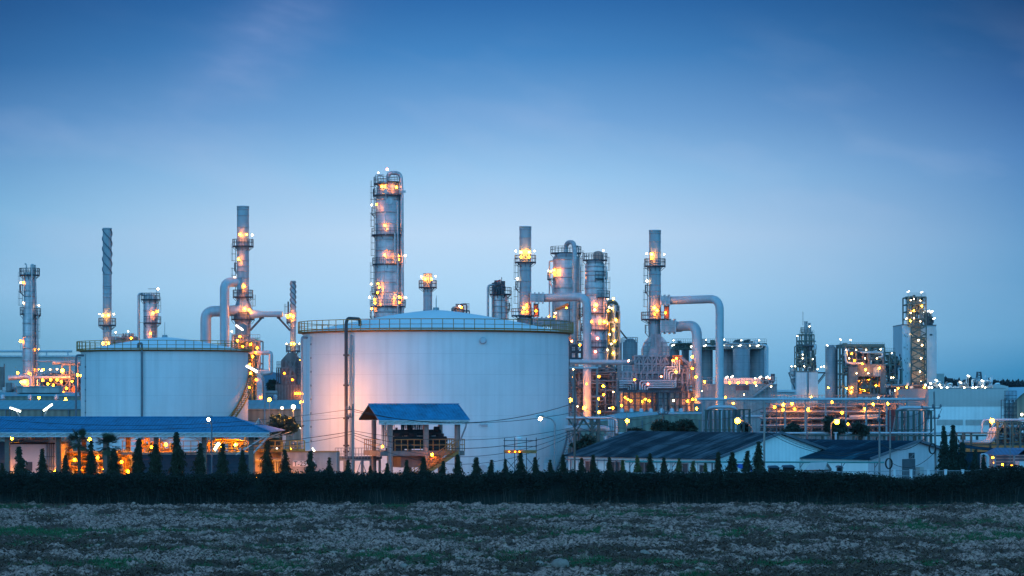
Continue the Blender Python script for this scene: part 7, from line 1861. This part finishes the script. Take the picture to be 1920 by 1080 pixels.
# dark low roof and blue porch at the right edge
b = MB(); b.add([(X(1788, 236), 236, Z(838, 236)), (X(1865, 236), 236, Z(846, 236)), (X(1862, 242), 242, Z(840, 242)), (X(1788, 242), 242, Z(832, 242))], [(0,1,2,3)]); b.bx(X(1790, 236), X(1862, 236), 236.3, 240, 0, Z(849, 236))
tag(b.build('dark_lean_to', m_roofdk), 'dark sloping lean-to roof behind the dark conical trees', 'lean-to')
pr = thing('guard_porch', 'small blue roofed guard house with lit goods inside, at the right edge', 'guard house', (X(1898, 224), 224, 0))
yq = 224
b = MB(); z0, z1 = Z(852.5, yq), Z(839.5, yq+2.2)
b.add([(X(1861, yq), yq-.6, z0), (X(1935, yq), yq-.6, z0), (X(1930, yq), yq+2.2, z1), (X(1874, yq), yq+2.2, z1)], [(0,1,2,3)])
b.add([(X(1861, yq), yq-.6, z0), (X(1874, yq), yq+2.2, z1), (X(1861, yq), yq+4.6, z0)], [(0,1,2)]); b.add([(X(1902, yq), yq-1.3, z0-.02), (X(1914, yq), yq-1.3, z0+.42), (X(1914, yq), yq+1, z0+.45), (X(1902, yq), yq+.2, z0-.02)], [(0,1,2,3)]); b.add([(X(1926, yq), yq-1.3, z0-.02), (X(1914, yq), yq-1.3, z0+.42), (X(1914, yq), yq+1, z0+.45), (X(1926, yq), yq+.2, z0-.02)], [(3,2,1,0)])
b.build('roof', M('faded_blue_sheet', (.05, .14, .26), .5, .1, .2, 1, wave=.35, wamt=.3), pr)
b = MB()
for px in (1864, 1900, 1932): b.bx(X(px, yq)-.08, X(px, yq)+.08, yq-.4, yq-.24, 0, z0)
b.build('post', m_galv, pr)
b = MB(); z = 1.9
while z < z0-.05: b.bx(X(1866, yq), X(1930, yq), yq-.2, yq-.15, z, z+.12); z += .26
b.build('louvre', m_navy, pr)
b = MB(); b.bx(X(1850, yq), X(1935, yq), yq+3, yq+3.2, 0, z0); b.build('back_wall', m_conc, pr)
clutter(pr, X(1853, yq), X(1910, yq), yq, yq+2.5, .2, 1.6, 40, (m_red, m_brown, m_yel), (.06, .14), 111, 'stored_goods')
for px, py, k in ((1875, 871, 'sodium'), (1892, 873, 'sodium_dim'), (1860, 868, 'sodium_dim'), (1857, 858, 'sodium'), (1905, 868, 'sodium')): lamp(pr, (X(px, yq+1), yq-.1, Z(py, yq)), k, .08, post=.5)
b = MB(); b.tube(rpath([(X(1840, 222), 222, Z(853, 222)), (X(1852, 222), 222, Z(853, 222)), (X(1852, 222), 222, 0)], .5), S(3, 222), 12); tag(b.build('elbow_pipe', m_pipe), 'fat white elbow pipe turning down beside the blue roofed guard house', 'pipe')
b = MB(); b.bx(X(1912, 221), X(1940, 221), 221, 223, 0, Z(866, 221)); tag(b.build('white_block', m_wall), 'plain white wall block in the lower right corner by the guard house', 'wall')

# huts and clutter before the gables
ht = thing('tin_hut', 'little hut with a grey tin roof behind the wire fence, between the two gables', 'hut', (X(1535, 219), 219, 0))
yq = 219
b = MB(); b.add([(X(1506, yq), yq-.6, Z(881, yq)), (X(1545, yq), yq-.6, Z(880, yq)), (X(1553, yq), yq+1, Z(867, yq)), (X(1522, yq), yq+1, Z(868, yq))], [(0,1,2,3)]); b.add([(X(1545, yq), yq-.6, Z(880, yq)), (X(1566, yq), yq+1.8, Z(881, yq)), (X(1553, yq), yq+1, Z(867, yq))], [(0,1,2)]); b.build('roof', m_greyp, ht)
b = MB(); b.prism([(X(1510, yq), yq-.3, 0), (X(1545, yq), yq-.3, 0), (X(1545, yq), yq-.3, Z(881, yq)), (X(1510, yq), yq-.3, Z(882, yq))], (0, 1.2, 0)); b.prism([(X(1546, yq), yq, 0), (X(1562, yq), yq+1, 0), (X(1562, yq), yq+1, Z(880, yq)), (X(1554, yq), yq+.6, Z(869, yq)), (X(1546, yq), yq, Z(880, yq))], (0, .3, 0)); b.build('wall', m_brown, ht)
for a, c, py, lb in ((1441, 1463, 873, 'low black flat roofed kiosk just right of the steel lamp pole'), (1468, 1492, 872, 'low black kiosk nearer to the little tin hut'), (1570, 1582, 873, 'small dark crate like box hanging under the teal pipe')):
    q = thing('kiosk', lb, 'kiosk', (X((a+c)/2, 221), 221, 0)); b = MB(); b.bx(X(a+2, 221), X(c-2, 221), 221, 222.2, 0, Z(py+3, 221)); b.build('body', m_black, q); b = MB(); b.prism([(X(a, 221), 220.7, Z(py+4, 221)), (X(c, 221), 220.7, Z(py+5, 221)), (X(c-6, 221), 220.7, Z(py, 221)), (X(a+2, 221), 220.7, Z(py+1, 221))], (0, 1.8, 0)); b.build('roof', m_navy, q)
b = MB(); b.prism([(X(1378, 219), 219, Z(871, 219)), (X(1384, 219), 219, Z(870, 219)), (X(1404, 219), 219, Z(870.5, 219)), (X(1411, 219), 219, Z(880, 219)), (X(1410, 219), 219, Z(884, 219)), (X(1398, 219), 219, Z(883, 219)), (X(1386, 219), 219, Z(878, 219))], (0, .5, 0)); tag(b.build('blue_tarp', M('blue_tarpaulin', (.02, .10, .42), .6, 0, .2, 3)), 'bright blue tarpaulin bundled behind the columnar trees by the white gable', 'tarpaulin')
tp = thing('teal_pipe', 'thin teal pipe on angled brackets crossing in front of the warehouse walls', 'pipe', (X(1400, 221), 221, 0))
yq = 220.5
b = MB(); b.tube([(X(1172, yq), yq, Z(865.5, yq)), (X(1658, yq), yq, Z(867, yq))], .07, 8); b.build('pipe', M('teal_paint', (.06, .25, .24), .5), tp)
b = MB()
for px in (1180, 1260, 1340, 1420, 1500, 1578, 1640): b.beam((X(px, yq), yq, 0), (X(px, yq), yq, Z(866, yq)), .05); b.beam((X(px, yq), yq, Z(877, yq)), (X(px+7, yq), yq, Z(867, yq)), .05)
b.build('bracket', m_steel, tp)

# ================= fence, poles, wires, street lamps =================
fn = thing('post_fence', 'rail fence with square white concrete posts in front of the pinkish gable', 'fence', (X(1790, 209.5), 209.5, 0))
yq = 209.5
for px in (1677, 1708, 1740, 1773, 1805, 1837, 1869, 1901, 1933):
    w = 3.6 if px == 1837 else 2.4
    b = MB(); b.bx(X(px-w, yq), X(px+w, yq), yq-.12, yq+.12, 0, Z(881, yq)); b.bx(X(px-w-.4, yq), X(px+w+.4, yq), yq-.15, yq+.15, Z(881, yq), Z(880, yq)); b.build('post', m_wall, fn)
b = MB()
for py in (882.5, 892): b.beam((X(1672, yq), yq-.02, Z(py, yq)), (X(1940, yq), yq-.02, Z(py, yq)), .05)
for k in range(100): b.beam((X(1675+2.7*k, yq), yq-.02, .3), (X(1675+2.7*k, yq), yq-.02, Z(882.5, yq)), .015)
b.build('rail', m_galv, fn)
fn = thing('rail_fence', 'thin grey metal rail fence with diagonal stays, left of the white fence posts', 'fence', (X(1450, 210), 210, 0))
b = MB(); yq = 210
b.beam((X(1170, yq), yq, Z(887, yq)), (X(1672, yq), yq, Z(883.5, yq)), .05)
for k in range(19): px = 1175+27.5*k; b.beam((X(px, yq), yq, 0), (X(px, yq), yq, Z(886.5-(px-1170)*.007, yq)), .05)
for a, c in ((1560, 1577), (1594, 1577), (1614, 1632), (1655, 1636)): b.beam((X(a, yq), yq, Z(894, yq)), (X(c, yq), yq, Z(884, yq)), .05)
b.build('rail', m_galv, fn)

POLES = {}
def pole(key, px, ptop, Yp, w, label, arms=(), mat=None, lean=0, name='utility_pole', coil=None, cat='utility pole'):
    x = X(px, Yp); zt = Z(ptop, Yp)
    t = thing(name, label, cat, (x, Yp, 0))
    b = MB(); r = S(w/2, Yp); b.tube([(x, Yp, 0), (x+lean, Yp, zt)], [r, r*.72], 10); b.build('pole', mat or m_wood, t)
    for py, a, c in arms:
        z = Z(py, Yp); b = MB()
        b.beam((x+S(a, Yp)+lean*.8, Yp-.15, z), (x+S(c, Yp)+lean*.8, Yp-.15, z), .10); cr = b.build('crossarm', m_steel, t)
        b = MB()
        for q in (a, c, (a+c)/2+ (3 if a*c < 0 else 0)):
            xx = x+S(q, Yp)+lean*.8
            b.cyl((xx, Yp-.15, z+.05), (xx, Yp-.15, z+.32), .09, .05, 8); b.cyl((xx, Yp-.15, z+.14), (xx, Yp-.15, z+.18), .12, n=8)
        b.build('insulator', m_dpipe, cr)
    if coil:
        b = MB(); pts = [(x+S(coil[0], Yp)+.26*math.cos(k*PI/8), Yp-.3, Z(coil[1], Yp)+.42*math.sin(k*PI/8)) for k in range(17)]
        b.tube(pts, .045, 6, False); b.tube([(p[0]+.05, p[1]-.08, p[2]) for p in pts], .04, 6, False); b.build('cable_coil', m_black, t)
    POLES[key] = (x, Yp, zt)
    return t
pole('a', 662, 757, 219, 3.4, 'grey utility pole with bracket insulators left of the raised shelter', ((768, -12, -1), (782, -10, -1)))
pole('b', 1077.5, 690, 220, 4.4, 'brown wooden utility pole at the right edge of the big tank', ((800, -3, 3),), M('brown_timber_pole', (.15, .10, .085), .85, 0, .3, 2, streak=.3))
pole('c', 1243, 755, 262, 2.2, 'short crossarm pole behind the middle of the long grey roof', ((776, -9, 9),))
pole('d', 1433, 752, 216, 4.6, 'stout pinkish utility pole in front of the white gable left slope', (), M('pinkish_concrete_pole', (.30, .23, .21), .8, 0, .2, 1.5, streak=.4))
pole('e', 1649, 766, 217, 4.4, 'grey utility pole left of the twin pole pair before the smaller gable', ((790, -3, 3),))
pole('f', 1669, 768, 218, 4.0, 'dark pole with a cable coil in front of the smaller gable left slope', (), coil=(-4, 869))
pole('g', 1755.5, 734, 217, 4.6, 'tall leaning utility pole with two crossarms at the right corner of the smaller gable', ((765, -24, 11), (784, -16, 8)), lean=-.18, coil=(-9, 841))
pole('h', 1175, 770, 262, 1.6, 'thin pole before the pale green shed wall, left of the bushy trees', ())
pole('i', 1316, 775, 262, 1.8, 'thin pole at the right end of the pale green shed', ())
pole('j', 1894, 790, 219, 1.6, 'slim dark pole before the blue roofed guard house', ())

def street_lamp(px, ptop, hx, hy, Yp, label, k='yellow', r=.18, mat=None):
    x = X(px, Yp)
    t = thing('street_lamp', label, 'street lamp', (x, Yp, 0))
    b = MB(); b.tube(rpath([(x, Yp, 0), (x, Yp, Z(ptop, Yp)), (X(hx, Yp), Yp-.1, Z(hy, Yp)+.12)], .9, 8), .055, 8); b.build('pole', mat or m_galv, t)
    b = MB(); xx, zz = X(hx, Yp), Z(hy, Yp); s = 1 if px > hx else -1
    b.prism([(xx-.35, Yp-.25, zz+.10), (xx+.35, Yp-.25, zz+.12+s*.03), (xx+.25, Yp-.25, zz+.24), (xx-.2, Yp-.25, zz+.22)], (0, .4, 0)); hd = b.build('lamp_head', m_galv, t)
    bo = bpy.data.objects.new('bulb', bulb_mesh(k, r)); bo.parent = hd; bo.location = Vector((xx, Yp-.05, zz-.08)) - Vector(t.location); col.objects.link(bo)
    return t
EM('warm_lamp', (1.0, .78, .5), 60)
street_lamp(1041, 786, 1013, 783.5, 218, 'curved arm street lamp, lit warm white, in front of the right of the big tank', 'warm_lamp', .14)
street_lamp(397, 794, 391.5, 784.5, 219, 'slim street lamp with lit head standing before the blue canopy roof', 'warm_lamp', .14, m_dpipe)
street_lamp(1411, 797, 1383, 787, 240, 'street lamp with curved arm left of the stout pinkish pole, glowing orange', 'sodium_bright', .26, m_dpipe)
street_lamp(1558, 792, 1569, 789, 246, 'orange lit street lamp before the dark tree among the pipe racks', 'sodium_bright', .24, m_dpipe)
street_lamp(1513, 766, 1515, 767, 246, 'tall thin lamp post rising between the two lit street lamps', 'sodium', .12, m_dpipe)
street_lamp(1456, 760, 1452, 762, 280, 'thin post with small head among the pipes right of the pinkish pole', 'sodium', .12, m_dpipe)

def wire(p, q, sag, label, r=.022, n=14):
    p = Vector(p); q = Vector(q)
    pts = [p.lerp(q, k/n) - Vector((0, 0, sag*4*(k/n)*(1-k/n))) for k in range(n+1)]
    b = MB(); b.tube(pts, r, 5, False)
    tag(b.build('overhead_wire', m_wire), label, 'wire', 'overhead wires between the utility poles')
Yw = 219
wire(P(-60, 781, Yw), P(653, 768, Yw), 1.0, 'topmost overhead wire crossing the smaller tank from the left edge', .018)
wire(P(-60, 800, Yw), P(653, 782, Yw), .6, 'second overhead wire from the left edge to the insulator pole', .018)
wire(P(300, 845, Yw), P(660, 809, Yw), .25, 'steep overhead wire rising over the concrete wall to the insulator pole', .026)
wire(P(300, 850, Yw), P(660, 814, Yw), .45, 'lower steep overhead wire over the concrete wall to the insulator pole', .02)
wire(P(664, 768, Yw), P(1077, 756, Yw), 1.35, 'topmost overhead wire sagging across the front of the big tank', .028)
wire(P(664, 772, Yw), P(1077, 773, Yw), .9, 'second overhead wire sagging across the front of the big tank', .022)
wire(P(664, 808, Yw), P(1077, 801, Yw), .9, 'middle overhead wire passing behind the shelter columns', .02)
wire(P(664, 812, Yw), P(1077, 806, Yw), 1.4, 'fourth overhead wire sagging lowest right of the shelter', .026)
wire(P(664, 816, Yw), P(1077, 810, Yw), 1.9, 'fifth overhead wire reaching down toward the shelter stair', .02)
wire(P(664, 822, Yw), P(1077, 814, Yw), 2.3, 'lowest overhead wire passing the scaffold top', .02)
wire(P(1079, 757, Yw), P(1243, 776, 262), .9, 'overhead wire from the brown timber pole to the short crossarm pole', .022)
wire(P(1079, 800, Yw), P(1433, 812, 216), 1.2, 'overhead wire drooping across the long grey roof', .02)
wire(P(1079, 772, Yw), P(1243, 779, 262), 1.3, 'lower overhead wire from the brown timber pole to the short crossarm pole', .02)
wire(P(1252, 776, 262), P(1431, 765, 217), .8, 'overhead wire from the short crossarm pole to the stout pinkish pole', .018)
wire(P(1435, 808, 216), P(1649, 846, 217), 1.0, 'dark overhead wire drooping across the white gable', .022)
wire(P(1435, 800, 216), P(1649, 838, 217), 1.2, 'second dark overhead wire drooping across the white gable', .018)
wire(P(1651, 770, 217), P(1734, 768, 217), .6, 'short overhead wire between the grey pole and the crossarm pole', .02)
wire(P(1651, 790, 217), P(1742, 784, 217), .9, 'slack short overhead wire before the pipe loop', .022)
wire(P(1651, 832, 217), P(1754, 800, 217), 1.1, 'slack cable looping over the smaller gable', .03)
wire(P(1755, 845, 217), P(1672, 868, 217), .8, 'loose cable hanging across the face of the smaller gable', .022)
wire(P(1766, 766, 217), P(1758, 786, 217), -.0, 'jumper wire joining the two crossarms of the tall pole', .02)

# distant lattice pylon
py_ = thing('lattice_pylon', 'tiny lattice pylon on the far skyline', 'pylon', (X(1835.5, 1600), 1600, 0))
yq = 1600; b = MB()
for s in (-1, 1):
    for d in (-1, 1): b.beam((X(1835.5, yq)+s*3.2, yq+d*3, 0), (X(1835.5, yq)+s*1.0, yq+d, Z(697, yq)), .45)
for k in range(7):
    z0, z1 = Z(730-k*4.7, yq), Z(725.3-k*4.7, yq); w0, w1 = 2.6-k*.24, 2.4-k*.24
    b.beam((X(1835.5, yq)-w0, yq-2, z0), (X(1835.5, yq)+w1, yq-2, z1), .3); b.beam((X(1835.5, yq)+w0, yq-2, z0), (X(1835.5, yq)-w1, yq-2, z1), .3)
b.build('mast', m_steel, py_)
b = MB()
for py in (698, 703): b.beam((X(1831.5, yq), yq, Z(py, yq)), (X(1839.5, yq), yq, Z(py, yq)), .5)
b.build('crossarm', m_steel, py_)

# ================= air =================
hz = MB(); hz.bx(-2600, 2600, -30, 4700, -4, 110)
m_air = bpy.data.materials.new('dusk_air'); m_air.use_nodes = True
t_ = m_air.node_tree; t_.nodes.clear()
pv = t_.nodes.new('ShaderNodeVolumePrincipled'); pv.inputs['Color'].default_value = (.80, .90, 1.0, 1); pv.inputs['Density'].default_value = .00004
pv.inputs['Anisotropy'].default_value = .2
oo = t_.nodes.new('ShaderNodeOutputMaterial'); t_.links.new(pv.outputs[0], oo.inputs['Volume'])
tag(hz.build('haze', m_air), kind='stuff')
